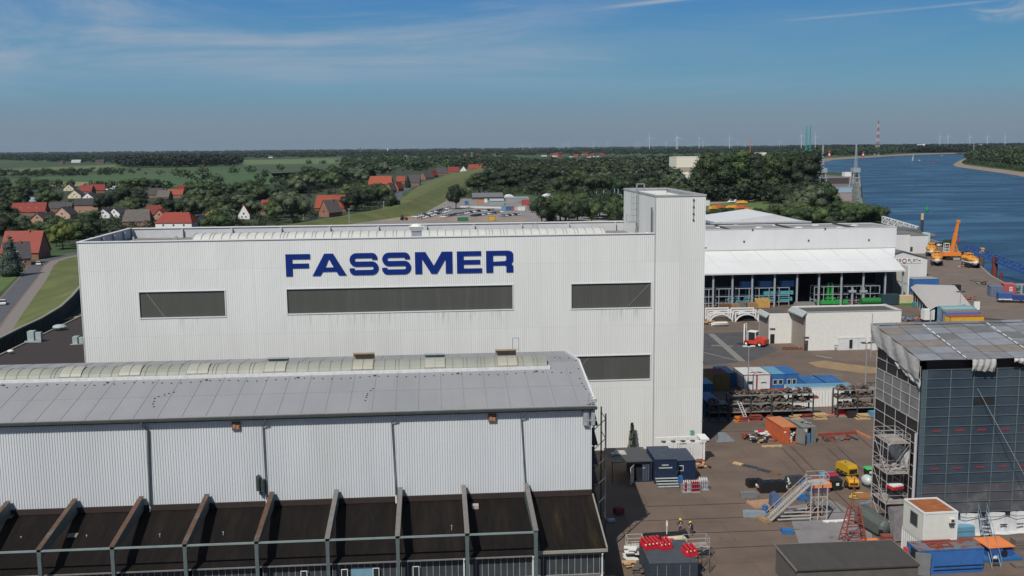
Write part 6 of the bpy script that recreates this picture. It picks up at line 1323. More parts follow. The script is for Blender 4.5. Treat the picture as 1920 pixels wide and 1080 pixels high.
litter(1428,918,1.6,1.4,.7,(plainwhite, contwhite, mat('pink_paint', (.45,.2,.2),.6)),12, 'white and pinkish small parts between the black cases')
litter(1470,915,1.6,1.2,1.0,(contwhite, dsteel, black),14, 'upright white and dark fittings right of the black case')
litter(1510,965,3.6,1.5,.3,(rust, rustred, black),22, 'rusty bars lying on the slab under the stair')
litter(1530,958,1.6,1.4,.6,(rust, black, rustred),16, 'dark rusty parts under the stair platform')
c=GP(1451,952);mb=MB();pts=[(c.x-.5, c.y, .3),(c.x-.3, c.y+.3,1.6),(c.x+.3, c.y+.3,1.9),(c.x+.9, c.y, 1.3),(c.x+1.0, c.y-.1,.3)];mb.ring([Vector(p)+Vector((0,-.5,0)) for p in pts], [Vector(p)+Vector((0,.6,0)) for p in pts]);tag(mb.build('blue_cover', mat('navy_cover', (.05,.08,.17),.7)), 'dark blue plastic cover draped beside the stair foot', 'cover')
c=GP(1434,963);mb=MB();mb.tube((c.x, c.y, .03),(c.x, c.y, 1.0),.33,14);mb.tube((c.x, c.y, 1.001),(c.x, c.y, 1.05),.35,14);tag(mb.build('steel_drum', contblue2), 'blue steel drum beside the stack of sheets', 'drum')
bar(1543,979,1588,977,.35,.15, plainwhite, 'white beam lying on the slab beside the stair legs', cat='beam')
c=GP(1650,1018,0);mb=MB();mb.box((c.x-1.1, c.y, .2),(2.0,1.2,.3),.1);tag(mb.build('orange_sheet', tarporange), 'orange sheet on the ground below the blower', 'sheet');mb=MB();mb.box((c.x+.6, c.y-.3,.5),(1.1,.9,.9),0);mb.box((c.x+.6, c.y-.3,1.0),(1.2,1.0,.08),0);tag(mb.build('brown_chest', mat('brown_red', (.20,.06,.045),.7)), 'brown red chest right of the orange sheet', 'chest')
# ------------------------------------------------------------------ scaffolded block wrapped in sheeting
CX, CY0, CY1, CXR=54.75,107.7,119.2,90.
zf, zb=20.75,22.75
wk=thing('wrapped_scaffold_block', (70,113,0),0, 'tall block wrapped in blue grey and dark sheeting under a grey sheeted roof', 'wrapped scaffold')
rows=[19.5,18.45,17.4,16.27,15.15,14.02,12.89,11.82,10.74,9.6,8.46,7.31,6.1,5.01,3.85,2.56]
cols=[55.3]+[58.13+2.70*i for i in range(12)]
mb=MB();mb.face([(CX, CY0,6.1),(CXR, CY0,6.1),(CXR, CY0,19.5),(CX, CY0,19.5)]);mb.b2(CX+.05, CXR, CY1-.2, CY1,0, zb-.1);mb.build('front_sheeting', clad_blue, wk, world=True)
mb=MB();mb.face([(CX, CY0+.001,2.4),(CXR, CY0+.001,2.4),(CXR, CY0+.001,6.1),(CX, CY0+.001,6.1)]);mb.build('lower_sheeting', clad_low, wk, world=True)
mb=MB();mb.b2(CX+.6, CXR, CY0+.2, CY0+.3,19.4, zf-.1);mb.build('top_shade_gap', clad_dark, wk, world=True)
mb=MB();mb.b2(CX-.0, CX+.5, CY0-.05, CY0-.01,2.4,19.5);mb.build('edge_strip', mat('edge_strip', (.07,.105,.125),.5), wk, world=True)
mb=MB();a=cols[1]+2.7+.03;mb.b2(a, a+2.64, CY0-.04, CY0-.005,15.2,16.25);mb.build('open_panel', darkin, wk, world=True)
mb=MB()
for z in rows: mb.b2(CX+.0, CXR, CY0-.09, CY0-.055, z-.035, z+.035)
for x in cols: mb.b2(x-.05, x+.05, CY0-.13, CY0-.095,2.4,19.5)
mb.build('batten', clad_bar, wk, world=True)
mb=MB()
for r_ in (5,11):
    for i in range(7):
        xc=cols[i]+1.35+(.0 if i else .1);z=12.35 if r_ == 5 else 7.9
        mb=MB();[mb.b2(xc-.5+.145*k, xc-.5+.145*k+.10, CY0-.07, CY0-.052, z-.10-.03*(k % 2), z+.10) for k in range(7)];mb.build('print', wrapred, wk, world=True)
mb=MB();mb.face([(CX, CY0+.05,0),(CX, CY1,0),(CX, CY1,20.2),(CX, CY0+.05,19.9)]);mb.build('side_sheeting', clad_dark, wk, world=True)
bands=[(17.3,13.5), ]
mb=MB();ny=5
for (zt_, zb_) in bands: mb.b2(CX-.06, CX-.02, CY0+.1, CY1-.05, zb_, zt_)
mb.build('pale_side_band', clad_mid, wk, world=True)
mb=MB()
def sidegrid(zs, n):
    for z in zs: mb.b2(CX-.12, CX-.07, CY0+.05, CY1, z-.035, z+.035)
    for i in range(n+1): y=CY0+.1+(CY1-CY0-.2)*i/n;mb.b2(CX-.17, CX-.125, y-.04, y+.04, min(zs), max(zs))
sidegrid([19.9,18.6,17.3], 4);sidegrid([17.25,16.0,14.75,13.5], 5);sidegrid([13.45,12.1,10.7,9.4,8.0], 4);sidegrid([7.95,6.6,5.2,3.8,2.4,.1], 4)
mb.build('side_batten', clad_bar2, wk, world=True)
mb=MB();MB_roof=mb;n_x, n_y=14,6;rm=[mat('roof_sheet_a', (.185,.19,.20),.7, var=.15, vs_=.8), mat('roof_sheet_b', (.225,.235,.26),.65, var=.12, vs_=.8), mat('roof_sheet_c', (.20,.175,.15),.75, var=.12, vs_=.8), mat('roof_sheet_d', (.14,.14,.145),.75, var=.15, vs_=.8)]
YFt, YBt=CY0-.6, CY1+.9
for i in range(n_x):
    for j in range(n_y):
        def rp_(u, v_): return (CX-.55+u*2.75+.02*v_, YFt+(YBt-YFt)*v_/n_y, zf+(zb-zf)*v_/n_y+.03*math.sin(u*2.1+v_))
        k=R.choice((0,0,1,1,0,3,2));k=2 if (i in (1,0) and j == 2) else k
        g_=.012;mb.face([rp_(i+g_, j+g_), rp_(i+1-g_, j+g_), rp_(i+1-g_, j+1-g_), rp_(i+g_, j+1-g_)], k)
mb.build('roof_sheet', rm, wk, world=True)
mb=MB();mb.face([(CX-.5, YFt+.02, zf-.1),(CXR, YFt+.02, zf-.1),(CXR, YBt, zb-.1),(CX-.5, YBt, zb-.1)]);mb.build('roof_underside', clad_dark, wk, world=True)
mb=MB()
for i in (2,5,8):
    for k in range(9): u=i+.5+.25;v_=.2+k*.62;x=CX-.55+(i+.0)*2.75+.12*v_;y=YFt+(YBt-YFt)*v_/n_y;z=zf+(zb-zf)*v_/n_y;mb.ring([(x-.06, y, z+.03),(x+.06, y, z+.03),(x+.06, y, z+.07),(x-.06, y, z+.07)], [(x-.06, y+.75, z+.16),(x+.06, y+.75, z+.16),(x+.06, y+.75, z+.20),(x-.06, y+.75, z+.20)])
mb.build('roof_clip', plainwhite, wk, world=True)
# ragged pale tarpaulin along the left eaves and pieces over the front
def drape(x0, y0, z0, x1, y1, z1, drop0, drop1, seed, m=tarpwhite, out=(-.4,0)):
    rr=random.Random(seed);mb=MB();n, k=26,6;G=[]
    for i in range(n+1):
        f_=i/n;row=[]
        dd=drop0+(drop1-drop0)*f_+rr.uniform(-.08,.08)
        for j in range(k+1):
            g_=j/k;wv=.07*math.sin(i*.9+j*.6)+rr.uniform(-.03,.03);bul=math.sin(PI*g_)
            row.append((x0+(x1-x0)*f_+(out[0]*(.35+bul*.5)+wv*(out[0] != 0)), y0+(y1-y0)*f_+(out[1]*(.35+bul*.5)+wv*(out[1] != 0)), z0+(z1-z0)*f_-dd*g_))
        G.append(row)
    for i in range(n):
        for j in range(k): mb.face([G[i][j], G[i+1][j], G[i+1][j+1], G[i][j+1]])
    return mb
S_=dict(world=True, smooth=True)
drape(CX-.6, YFt, zf+.02, CX-.5, YBt, zb+.02,2.3,2.2,3, out=(-.12,0)).build('tarpaulin', tarpwhite, wk, **S_)
drape(CX-.35, YFt+.1, zf-2.2, CX-.3, YFt+6.5, zf-1.5,1.0,.4,5, out=(-.12,0)).build('tarpaulin', mat('pale_tarp', (.44,.44,.42),.8, var=.08), wk, **S_)
x_=PY(1843,700, YFt).x;drape(x_-1.4, YFt, zf, x_+1.35, YFt, zf, 1.3,1.45,8, out=(0,-.35)).build('tarpaulin', tarpwhite, wk, **S_)
x_=PY(1915,670, YFt).x;drape(x_-.9, YFt, zf, x_+1.5, YFt, zf, .4,1.0,9, out=(0,-.3)).build('tarpaulin', MATS['pale_tarp'], wk, **S_)
drape(CX-.15, CY0+.9,9.9, CX-.15, CY0+6.2,9.5,3.2,1.6,12, out=(-.7,0)).build('tarpaulin', MATS['pale_tarp'], wk, **S_)
mb=MB();x0=PY(1800,970, CY0).x
nx_=40;pts=[(CX+(CXR-CX)*i/nx_, CY0-.25-.15*math.sin(i*1.7)) for i in range(nx_+1)]
for p, q in zip(pts[:-1], pts[1:]): mb.face([(p[0], p[1], 0),(q[0], q[1], 0),(q[0], q[1]+.15,2.42),(p[0], p[1]+.15,2.42)]);mb.face([(p[0], p[1]-.7,.04),(q[0], q[1]-.7,.04),(q[0], q[1], .1),(p[0], p[1], .1)])
mb.build('base_foil', mat('white_foil', (.56,.57,.57),.6, var=.1, vs_=1.5, bump=.4, bs=2), wk, world=True)
mb=MB()
for i in range(8): x=x0-1+i*2.0;mb.b2(x-.4, x+.4, CY0-.62, CY0-.5,1.02,1.12);
for i in range(6): x=x0-.5+i*3.0;mb.b2(x-.25, x+.25, CY0-.5, CY0-.3,2.3,2.6)
mb.path([(x0-.5+i*1.0, CY0-.45,2.25-.3*abs(math.sin(i*PI/3))) for i in range(18)], .035,5);mb.build('cable_run', black, wk, world=True)
p0, p1=PY(1832,728, CY0-.2), PY(1920,910, CY0-.6);MB().tube((p0.x, CY0-.3, p0.z),(p1.x+1, CY0-2.8, p1.z-2),.03,5).build('stay_rope', steel, wk, world=True)
mb=MB();x_=PY(1868,640,113)
c=GP(1820,622, zf+1.0);mb.path([(c.x, c.y, c.z),(c.x+.5, c.y+.5, c.z+.4),(c.x+.3, c.y+1.2, c.z+.5)], .05,5);mb.build('red_strap', redp, wk, world=True)
MB().tube((CX-.6, CY1+.6,18.5),(CX-.6, CY1+.6,24),.05,6).build('corner_tube', steel, wk, world=True)
# tube scaffold up the left side
c=GP(1662,975);sx=CX-3.3
sc1=scaffold((sx, CY0+.6,0),0,1,2,3,2.6,1.9,3.6, 'tube scaffold tower with plank decks against the dark side of the wrapped block', m=mat('scaffold_tube', (.36,.34,.34),.5,.2))
mb=MB();mb.tube((CX-.5, CY0-.3,0),(CX-.5, CY0-.3,12.2),.17,10);tag(mb.build('vertical_duct', mat('pale_duct', (.42,.41,.42),.5)), 'thick pale vertical duct at the corner of the wrapped block', 'duct')
mb=MB()
for k in range(12): mb.box((sx+.4+R.random()*1.9, CY0+1.2+R.random()*2.5,7.35+R.uniform(0,.5)),(R.uniform(.4,1.2),.3,.12), R.random()*3)
tag(mb.build('stacked_boards', mat('pale_boards', (.38,.35,.33),.8, var=.2)), 'boards stacked on the middle deck of the scaffold tower', 'boards')
mb=MB();mb.box((sx+1.5, CY0+1.6,5.6),(1.4,1.2,.2),.3);mb.box((sx+1.5, CY0+1.6,5.3),(1.6,1.3,.25),.3,1);tag(mb.build('red_and_white_panel', [plainwhite, redp]), 'white and red panel hanging below the middle scaffold deck', 'panel')
mb=MB();mb.ring([(sx+.5, CY0-.6,3.2),(sx+2.9, CY0-.2,3.4),(sx+2.9, CY0+1.4,3.3),(sx+.5, CY0+1.2,3.2)], [(sx-.2, CY0-2.2,.2),(sx+2.7, CY0-1.6,.2),(sx+2.7, CY0-1.0,.2),(sx-.2, CY0-1.6,.2)]);tag(mb.build('grey_dust_sheet', mat('dust_sheet', (.16,.15,.155),.8, var=.2)), 'grey dust sheet hanging from the scaffold to the ground', 'dust sheet')
# ------------------------------------------------------------------ white cabin on a white container, blue container, orange roofed press
a=GP(1712,1062,0)
a2=GP(1730,1016,2.65);lowc=cont((a2.x, a2.y, 0), math.radians(1.5),3.7,4.6,2.6, contwhite, contwhite, 'white container carrying the cabin with the rusty roof', front='x')
cb=thing('white_cabin', (a2.x, a2.y, 2.66), math.radians(1.5), 'cream white cabin with rusty brown roof stacked on a white container', 'cabin');W_, L_, H_=3.8,4.4,3.05
MB().b2(0, W_, 0, L_, 0, H_).build('wall', mat('cabin_wall', (.62,.62,.56),.6, var=.04), cb)
mb=MB();e=.16;mb.b2(-.04, W_+.04,-.04, e, H_+.002, H_+.18);mb.b2(-.04, W_+.04, L_-e, L_+.04, H_+.002, H_+.18);mb.b2(-.04, e, e, L_-e, H_+.002, H_+.18);mb.b2(W_-e, W_+.04, e, L_-e, H_+.002, H_+.18)
for x in (-.03, W_-.12): mb.b2(x, x+.15,-.035,-.001,0, H_)
mb.b2(.13, W_-.13,-.035,-.001,0,.14);mb.build('frame', trim, cb);MB().b2(e+.01, W_-e-.01, e+.01, L_-e-.01, H_+.003, H_+.08).build('roof', rustroof, cb)
f_=MB().b2(-.05,-.002,1.2,2.8,1.1,2.6).build('window', mat('window_frame_dark', (.20,.20,.20),.5), cb);MB().b2(-.07,-.051,1.3,2.7,1.2,2.5).build('pane', glass, f_)
mb=MB();mb.b2(W_-1.0, W_-.4,-.28,-.04, H_-1.0, H_-.5);mb.b2(W_-.85, W_-.5,-.31,-.281, H_-.92, H_-.62,1);mb.b2(W_-.95, W_-.45,-.26,-.04, H_-1.35, H_-1.1,1);mb.build('air_conditioner', [plainwhite, dsteel], cb)
a=GP(1748,1078,0);bc=cont((a.x-1.6, a.y, 0), math.radians(1),7.2,2.6,2.7, mat('strong_blue', (.035,.13,.36),.5, var=.1), mat('blue_cont_top', (.14,.15,.17),.7, c2=(.20,.05,.04), c2s=.7, c2lo=.5, c2hi=.6), 'strong blue container with red frames on its roof at the bottom right', front='x')
mb=MB();mb.box((.35,-.3,1.35),(1.5,.07,2.5), math.radians(-25));mb.build('open_door', contgrey, bc);mb=MB();mb.b2(-.03,.0,.3,1.6,.25,2.5);mb.build('dark_opening', darkin, bc)
for z in (.45,.85): mb=MB();mb.b2(1.7,7.1,-.05,.0, z, z+.07);mb.build('side_rail', navy, bc)
mb=MB()
for x0 in (1.6,2.9):
    for (u0, u1, v0, v1) in ((0,1.2,.5,.65),(0,1.2,1.45,1.6),(0,.15,.651,1.449),(1.05,1.2,.651,1.449)): mb.b2(x0+u0, x0+u1, v0, v1,2.78,2.9)
mb.b2(1.4,4.6,2.0,2.25,2.78,2.9);q=mb.xf(bc['_l'], math.radians(1)).build('red_steel_frame', rustred);tag(q, 'pair of red square steel frames lying on the blue container roof', 'steel frame')
a=GP(1704,1060,0);mb=MB();mb.b2(a.x-.5, a.x+.4, a.y-.4, a.y+.4,.1,2.0);mb.b2(a.x-.45, a.x+.35, a.y-.45, a.y-.41,.3,1.8);mb.b2(a.x-.55, a.x+.45, a.y-.45, a.y+.45,0,.09);tag(mb.build('orange_cabinet', mat('bright_orange_red', (.62,.07,.02),.5)), 'bright orange red cabinet left of the blue container', 'cabinet')
c=GP(1868,1045,0);o=thing('covered_press', (c.x, c.y, 0), math.radians(4), 'blue machine bed under a flat orange cover right of the blue container', 'machine');MB().b2(-2.2,2.3,-1.2,1.0,.05,.35).build('bed', contblue2, o)
mb=MB();mb.ring([(-1.6,-1.0,1.5),(1.5,-1.0,1.5),(1.5,-1.0,1.58),(-1.6,-1.0,1.58)], [(-1.9,1.5,1.7),(1.2,1.5,1.7),(1.2,1.5,1.78),(-1.9,1.5,1.78)]);mb.build('cover', tarporange, o)
mb=MB();mb.b2(-1.3,.1,-.9,1.0,.36,1.45);mb.b2(.5,1.5,-.7,.8,.36,1.2);mb.build('housing', bluesteel, o);mb=MB();mb.tube((.3,-.9,.8),(.3,.9,.8),.4,12);mb.build('drum', black, o);mb=MB();mb.tube((-1.0,-1.3,.55),(-1.0,-1.25,.55),.25,10);mb.build('gauge', plainwhite, o)
# blue frame stair leaning at the right of the cabin
a, b=GP(1860,1068,0), GP(1826,985,0);o=thing('steel_gangway', (b.x, b.y, 0),0, 'pale blue steel stair sloping down beside the blue container', 'stair');mb=MB();T=Vector((0,0,3.0));Bm=Vector((a.x-b.x, a.y-b.y, .1))
for s in (0,1.0): mb.beam(T+Vector((s, 0,0)), Bm+Vector((s, 0,0)),.08,.22)
mb.build('stringer', mat('pale_blue_steel', (.20,.30,.38),.5), o);mb=MB()
for k in range(1,16): q=T.lerp(Bm, k/16);mb.box((q.x+.5, q.y, q.z),(.95,.25,.04))
mb.build('tread', dsteel, o);mb=MB()
for s in (0,1.0):
    mb.beam(T+Vector((s, 0,1)), Bm+Vector((s, 0,1)),.04,.04)
    for k in range(6): q=T.lerp(Bm, k/5);mb.tube((q.x+s, q.y, q.z),(q.x+s, q.y, q.z+1),.025,5)
for x, y in ((0,.1),(1,.1),(0,1.2),(1,1.2)): mb.tube((x, y, 0),(x, y, 4),.04,5)
mb.b2(0,1,.1,1.2,2.95,3.0);mb.build('handrail', MATS['pale_blue_steel'], o)
c=GP(1800,1010,0);bundle((c.x+.9, c.y+1.0,0),(2.2,1.2,1.2), contpale, 'pale blue box between the cabin and the stair', 2, 'box', name='blue_box')
for i, (px, py, w_, h) in enumerate(((1912,1030,1.8,1.3),(1912,1062,1.6,.3))): c=GP(px, py, 0);bundle((c.x, c.y, 0),(w_, 1.1, h), mat('stone_grey', (.14,.12,.105),.9),('stack of dark pallets at the right edge', 'single worn pallet lying at the right edge')[i], 4, 'pallet', name='pallet')
# ------------------------------------------------------------------ quay: sign hall, white sheds, shed, lifeboats, crane
c0=PY(1680,480,330)
# gabled hall with the sign
SY=327.;ap=PY(1692,471.5, SY);er=PY(1739,484.5, SY);gl=2*ap.x-er.x
sg=thing('sign_hall', (ap.x, SY+8,0),0, 'small white gabled hall with a black lettered sign and round red emblem on the quay', 'hall')
mb=MB();mb.ring([(gl, SY, 0),(er.x, SY, 0),(er.x, SY, er.z),(ap.x, SY, ap.z),(gl, SY, er.z)], [(gl, SY+26,0),(er.x, SY+26,0),(er.x, SY+26, er.z),(ap.x, SY+26, ap.z),(gl, SY+26, er.z)]);mb.build('wall', farwhite, sg, world=True)
mb=MB()
for sx_, xe in ((1, er.x+.4),(-1, gl-.4)): mb.ring([(ap.x, SY-.4, ap.z+.06),(xe, SY-.4, er.z-.06),(xe, SY-.4, er.z+.16),(ap.x, SY-.4, ap.z+.30)], [(ap.x, SY+26.4, ap.z+.06),(xe, SY+26.4, er.z-.06),(xe, SY+26.4, er.z+.16),(ap.x, SY+26.4, ap.z+.30)])
mb.build('roof', mat('sign_hall_roof', (.13,.13,.13),.8), sg, world=True)
mb=MB();c=PY(1707,470, SY+9);mb.b2(c.x-.3, c.x+.3, SY+8, SY+8.6, ap.z-1, ap.z+.6);mb.build('chimney', dsteel, sg, world=True)
sa, sb_=PY(1676,494, SY-.1), PY(1729,484, SY-.1);sz0, sz1=sa.z, sb_.z
mb=MB();mb.b2(sa.x-6, sb_.x, SY-.12, SY-.02, sz0, sz1);bd=mb.build('sign_board', plainwhite, sg, world=True)
# lettering in block strokes: ..ER O PLATH
GL={'E': [((0,0),(0,1)),((0,1),(1,1)),((0,.5),(.85,.5)),((0,0),(1,0))], 'R': [((0,0),(0,1)),((0,1),(1,1)),((1,1),(1,.5)),((0,.5),(1,.5)),((.4,.5),(1,0))],
      'P': [((0,0),(0,1)),((0,1),(1,1)),((1,1),(1,.48)),((0,.48),(1,.48))], 'L': [((0,1),(0,0)),((0,0),(1,0))], 'A': [((0,0),(0,.75)),((0,.75),(.25,1)),((.25,1),(1,1)),((1,1),(1,0)),((0,.42),(1,.42))],
      'T': [((0,1),(1,1)),((.5,1),(.5,0))], 'H': [((0,0),(0,1)),((1,0),(1,1)),((0,.5),(1,.5))]}
def textstrokes(mb, txt, x, z, w_, h, gap, y, th):
    for ch in txt:
        for (a, b) in GL[ch]:
            mb.beam((x+a[0]*w_, y-.004*GL[ch].index((a, b)), z+a[1]*h),(x+b[0]*w_, y-.004*GL[ch].index((a, b)), z+b[1]*h),.03, th)
        x += w_+gap
    return x
mb=MB();hz=(sz1-sz0)*.60;zz=(sz0+sz1)/2-hz/2+.05;pxm=(sb_.x-sa.x)/(1729-1676)
textstrokes(mb, 'ER', sa.x+4.5*pxm, zz, 3.4*pxm, hz, 1.6*pxm, SY-.16,.2);textstrokes(mb, 'PLATH', sa.x+26.5*pxm, zz, 3.4*pxm, hz, 1.5*pxm, SY-.16,.2)
lt=mb.build('sign_letters', mat('sign_black', (.02,.02,.03),.5), sg, world=True)
mb=MB();cxr=sa.x+19.5*pxm;czr=(sz0+sz1)/2;rr=(sz1-sz0)*.40
for i in range(20): a, b=2*PI*i/20,2*PI*(i+1)/20;mb.beam((cxr+rr*math.cos(a), SY-.18, czr+rr*math.sin(a)),(cxr+rr*math.cos(b), SY-.18, czr+rr*math.sin(b)),.03,.26)
mb.build('sign_emblem', mat('emblem_dark_red', (.22,.02,.06),.5), sg, world=True)
# white low buildings behind
a, b=PY(1681,465,398), PY(1737,465,398);o=thing('quay_shed', (a.x, 398,0),0, 'two joined white flat sheds on the quay behind the sign hall', 'shed');za=PY(1700,441,398).z
mb=MB();xm=PY(1706,450,398).x;mb.b2(a.x-14, xm, 398,420,0, za+.5);mb.b2(xm+.02, b.x, 397,419,0, za-.2);mb.build('wall', farwhite, o, world=True)
mb=MB();mb.b2(a.x-14, xm, 397.8,420.2, za+.51, za+.75);mb.b2(xm+.03, b.x+.1,396.9,419, za-.19, za+.05);mb.build('roof', mat('shed_roof_grey', (.16,.16,.155),.8), o, world=True)
a=PY(1685,425,440);mb=MB();mb.ring([(a.x-14,424,0),(a.x+4,424,0),(a.x+4,424,5.0),(a.x+2,424,7.5),(a.x-14,424,7.5)], [(a.x-14,440,0),(a.x+4,440,0),(a.x+4,440,5.0),(a.x+2,440,7.5),(a.x-14,440,7.5)]);tag(mb.build('grey_roof_shed', mat('dark_grey_shed', (.12,.125,.12),.8)), 'dark grey roofed shed beside the white quay sheds', 'shed')
mb=MB();mb.b2(a.x+2, a.x+16,442,446,0,4.2);tag(mb.build('pale_roof_store', mat('pale_aqua', (.45,.56,.55),.5)), 'small store with pale aqua roof near the pontoon', 'shed')
# truss gangway to the pontoon, dolphins
def truss(p, q, w_, h, m, name, label, cat, n=10, th=.12, z0s=None):
    p, q=Vector(p), Vector(q);o=thing(name, tuple(p),0, label, cat);d=(q-p);u=d.normalized().cross(Vector((0,0,1))).normalized()*w_/2;up=Vector((0,0, h));mb=MB()
    for s in (-1,1):
        for v_ in (0,1): mb.beam(p+u*s+up*v_, q+u*s+up*v_, th, th)
    mb.build('chord', m, o, world=True);mb=MB()
    for s in (-1,1):
        for k in range(n): a, b=p.lerp(q, k/n), p.lerp(q, (k+1)/n);mb.beam(a+u*s+(up if k % 2 else Vector()), b+u*s+(Vector() if k % 2 else up), th*.7, th*.7);mb.beam(a+u*s, a+u*s+up, th*.7, th*.7)
    mb.build('lattice', m, o, world=True);mb=MB();mb.beam(p+Vector((0,0,.0)), q+Vector((0,0,.0)), w_*.9,.08);mb.build('walkway', m, o, world=True);return o
P0=GP(1654,417,4);P1=GP(1722,437,-1);truss(P0, P1,3,3.2, mat('white_truss', (.50,.52,.54),.5), 'pontoon_gangway', 'white lattice gangway running down to the landing pontoon', 'gangway', 12,.3)
c=GP(1735,438,-3);mb=MB();mb.ring([(c.x-5, c.y-2,-4.3),(c.x+3, c.y-5,-4.3),(c.x+3, c.y+14,-4.3),(c.x-5, c.y+14,-4.3)], [(c.x-5, c.y-2,-2.8),(c.x+3, c.y-5,-2.8),(c.x+3, c.y+14,-2.8),(c.x-5, c.y+14,-2.8)]);tag(mb.build('pontoon', mat('pontoon_brown', (.20,.15,.13),.8)), 'flat landing pontoon at the end of the white gangway', 'pontoon')
def dolphin(px, py, ytop, r, m1, m2, label, z=-4.):
    c=GP(px, py, z);t_=PY(px, ytop, c.y);o=thing('mooring_pile', (c.x, c.y, z-1),0, label, 'mooring pile', 'mooring piles along the quay');h=t_.z-z+1
    MB().tube((0,0,0),(0,0, h*.72), r, 12).build('pile', m1, o);MB().tube((0,0, h*.721),(0,0, h), r*1.03,12).build('pile_head', m2, o)
brownpile=mat('brown_pile', (.11,.07,.055),.8);pilehead=mat('pile_cream', (.50,.40,.22),.6)
dolphin(1652,412,399,.5, brownpile, mat('pile_grey', (.35,.33,.30),.7), 'thin brown mooring pile beyond the white gangway')
dolphin(1728,440,400,.75, mat('black_pile', (.04,.035,.035),.8), pilehead, 'tall dark mooring pile with cream head at the pontoon')
dolphin(1840,496,465,1.0, brownpile, mat('pile_yellow', (.60,.42,.04),.6), 'brown mooring pile with bright yellow head behind the lifeboat')
dolphin(1864,519,481,1.0, mat('redbrown_pile', (.14,.035,.03),.8), MATS['redbrown_pile'], 'thick red brown mooring pile right of the yellow headed one')
dolphin(1876,533,511,.5, MATS['redbrown_pile'], MATS['redbrown_pile'], 'thin red mooring pile nearest the containers')
pq=PY(1812,468,372);qq=PY(1925,520,330);truss((pq.x, 372, pq.z),(qq.x+2,326, qq.z),2.2,2.0, bluesteel, 'blue_gangway', 'long blue lattice gangway sloping over the water', 'gangway', 18,.25)
pp=MB();pp.tube((pq.x, 372,-4),(pq.x, 372, pq.z),.35,8);tag(pp.build('gangway_support', bluesteel), 'blue post carrying the upper end of the blue gangway', 'post')
# lifeboats
def lifeboat(px, py, rz, L, label):
    c=GP(px, py, 0);o=thing('lifeboat', (c.x, c.y, .72), rz, label, 'lifeboat', 'enclosed orange lifeboats on the quay')
    def sec(y, w_, zk, zg, hc):   # keel, gunwale
        return [(-w_, y, zg),(-w_*.85, y, zg*.5+zk*.5),(0, y, zk),(w_*.85, y, zg*.5+zk*.5),(w_, y, zg)]
    st_=[(-L/2,.12,1.0,1.75),(-L*.40,.8,.4,1.55),(-L*.2,1.4,.1,1.45),(L*.15,1.55,0,1.4),(L*.4,1.4,.1,1.45),(L/2,1.1,.35,1.5)]
    MB().loft([sec(y, w_, zk, zg, 0) for y, w_, zk, zg in st_]).build('hull', plainwhite, o, smooth=True)
    def top(y, w_, zg, hc): return [(-w_, y, zg+.005),(-w_*1.0, y, zg+hc*.45),(-w_*.72, y, zg+hc*.9),(0, y, zg+hc),(w_*.72, y, zg+hc*.9),(w_*1.0, y, zg+hc*.45),(w_, y, zg+.005)]
    MB().loft([top(y, w_*1.03, zg, hc) for (y, w_, zk, zg), hc in zip(st_, (.15,.75,1.35,1.5,1.5,1.1))]).build('canopy', orangeboat, o, smooth=True)
    mb=MB();mb.b2(-.8,.8, L*.05, L*.38,2.85,3.55);mb.build('wheelhouse', orangeboat, o);mb=MB()
    mb.b2(-.7,-.1, L*.05-.03, L*.05-.001,3.05,3.4);mb.b2(.1,.7, L*.05-.03, L*.05-.001,3.05,3.4)
    for s in (-1,1):
        for k in range(3): mb.b2(s*1.58-.06, s*1.58+.06,-L*.12+k*1.2,-L*.12+k*1.2+.5,1.95,2.25)
    mb.ring([(-.85,-L*.30,2.30),(.85,-L*.30,2.30),(.85,-L*.27,2.62),(-.85,-L*.27,2.62)], [(-.85,-L*.29,2.35),(.85,-L*.29,2.35),(.85,-L*.26,2.66),(-.85,-L*.26,2.66)]);mb.build('window', glass, o)
    mb=MB();mb.b2(-1.6,-1.3,-L*.3, L*.3,-.6,.6);mb.b2(1.3,1.6,-L*.3, L*.3,-.6,.6);o.scale=(1.25,1,1.2);mb.b2(-1.3,1.3,-L*.2,-L*.15,-.6,.1);mb.b2(-1.3,1.3, L*.2, L*.25,-.6,.1);mb.build('cradle', black, o)
    return o
lifeboat(1756,497, math.radians(-24),11, 'orange lifeboat nearest the sign hall on the quay, in front of another')
lifeboat(1746,480, math.radians(-24),11, 'second orange lifeboat in line behind the nearest one')
lifeboat(1729,472, math.radians(-25),8.5, 'farthest orange lifeboat partly behind the sign hall roof')
lifeboat(1820,501, math.radians(-6),11, 'orange lifeboat with pointed white bow right of the crane')
litter(1808,500,4,3,1.2,(redp, wood, rust, contwhite),22, 'clutter of red and brown gear between crane and lifeboat')
# crawler crane
c=GP(1787,487,0);o=thing('crawler_crane', (c.x, c.y, 0), math.radians(-10), 'orange crawler crane with raised telescopic boom on the quay edge', 'crane')
for s in (-1,1): mb=MB();P=[(-3.6,.5),(-3.2,0.05),(3.2,0.05),(3.6,.5),(3.2,1.15),(-3.2,1.15)];mb.ring([(x, s*2.1-.45, z) for x, z in P], [(x, s*2.1+.45, z) for x, z in P]);mb.build('track', black, o)
MB().b2(-1.6,1.6,-1.65,1.65,.5,1.5).build('undercarriage', dsteel, o);mb=MB();mb.ring([(-4.2,-1.6,1.6),(3.4,-1.6,1.6),(3.4,1.6,1.6),(-4.2,1.6,1.6)], [(-4.0,-1.5,2.9),(2.4,-1.5,2.9),(2.4,1.5,2.9),(-4.0,1.5,2.9)]);mb.build('superstructure', orangep, o)
MB().b2(-4.9,-4.21,-1.7,1.7,1.4,2.9).build('counterweight', orangep, o);MB().b2(2.5,3.6,-1.6,-.5,1.7,3.3).build('cab', glass, o);MB().b2(-.8,1.8,-2.62,-2.56,.2,1.1).build('track_plate', mat('track_plate', (.30,.32,.30),.6), o)
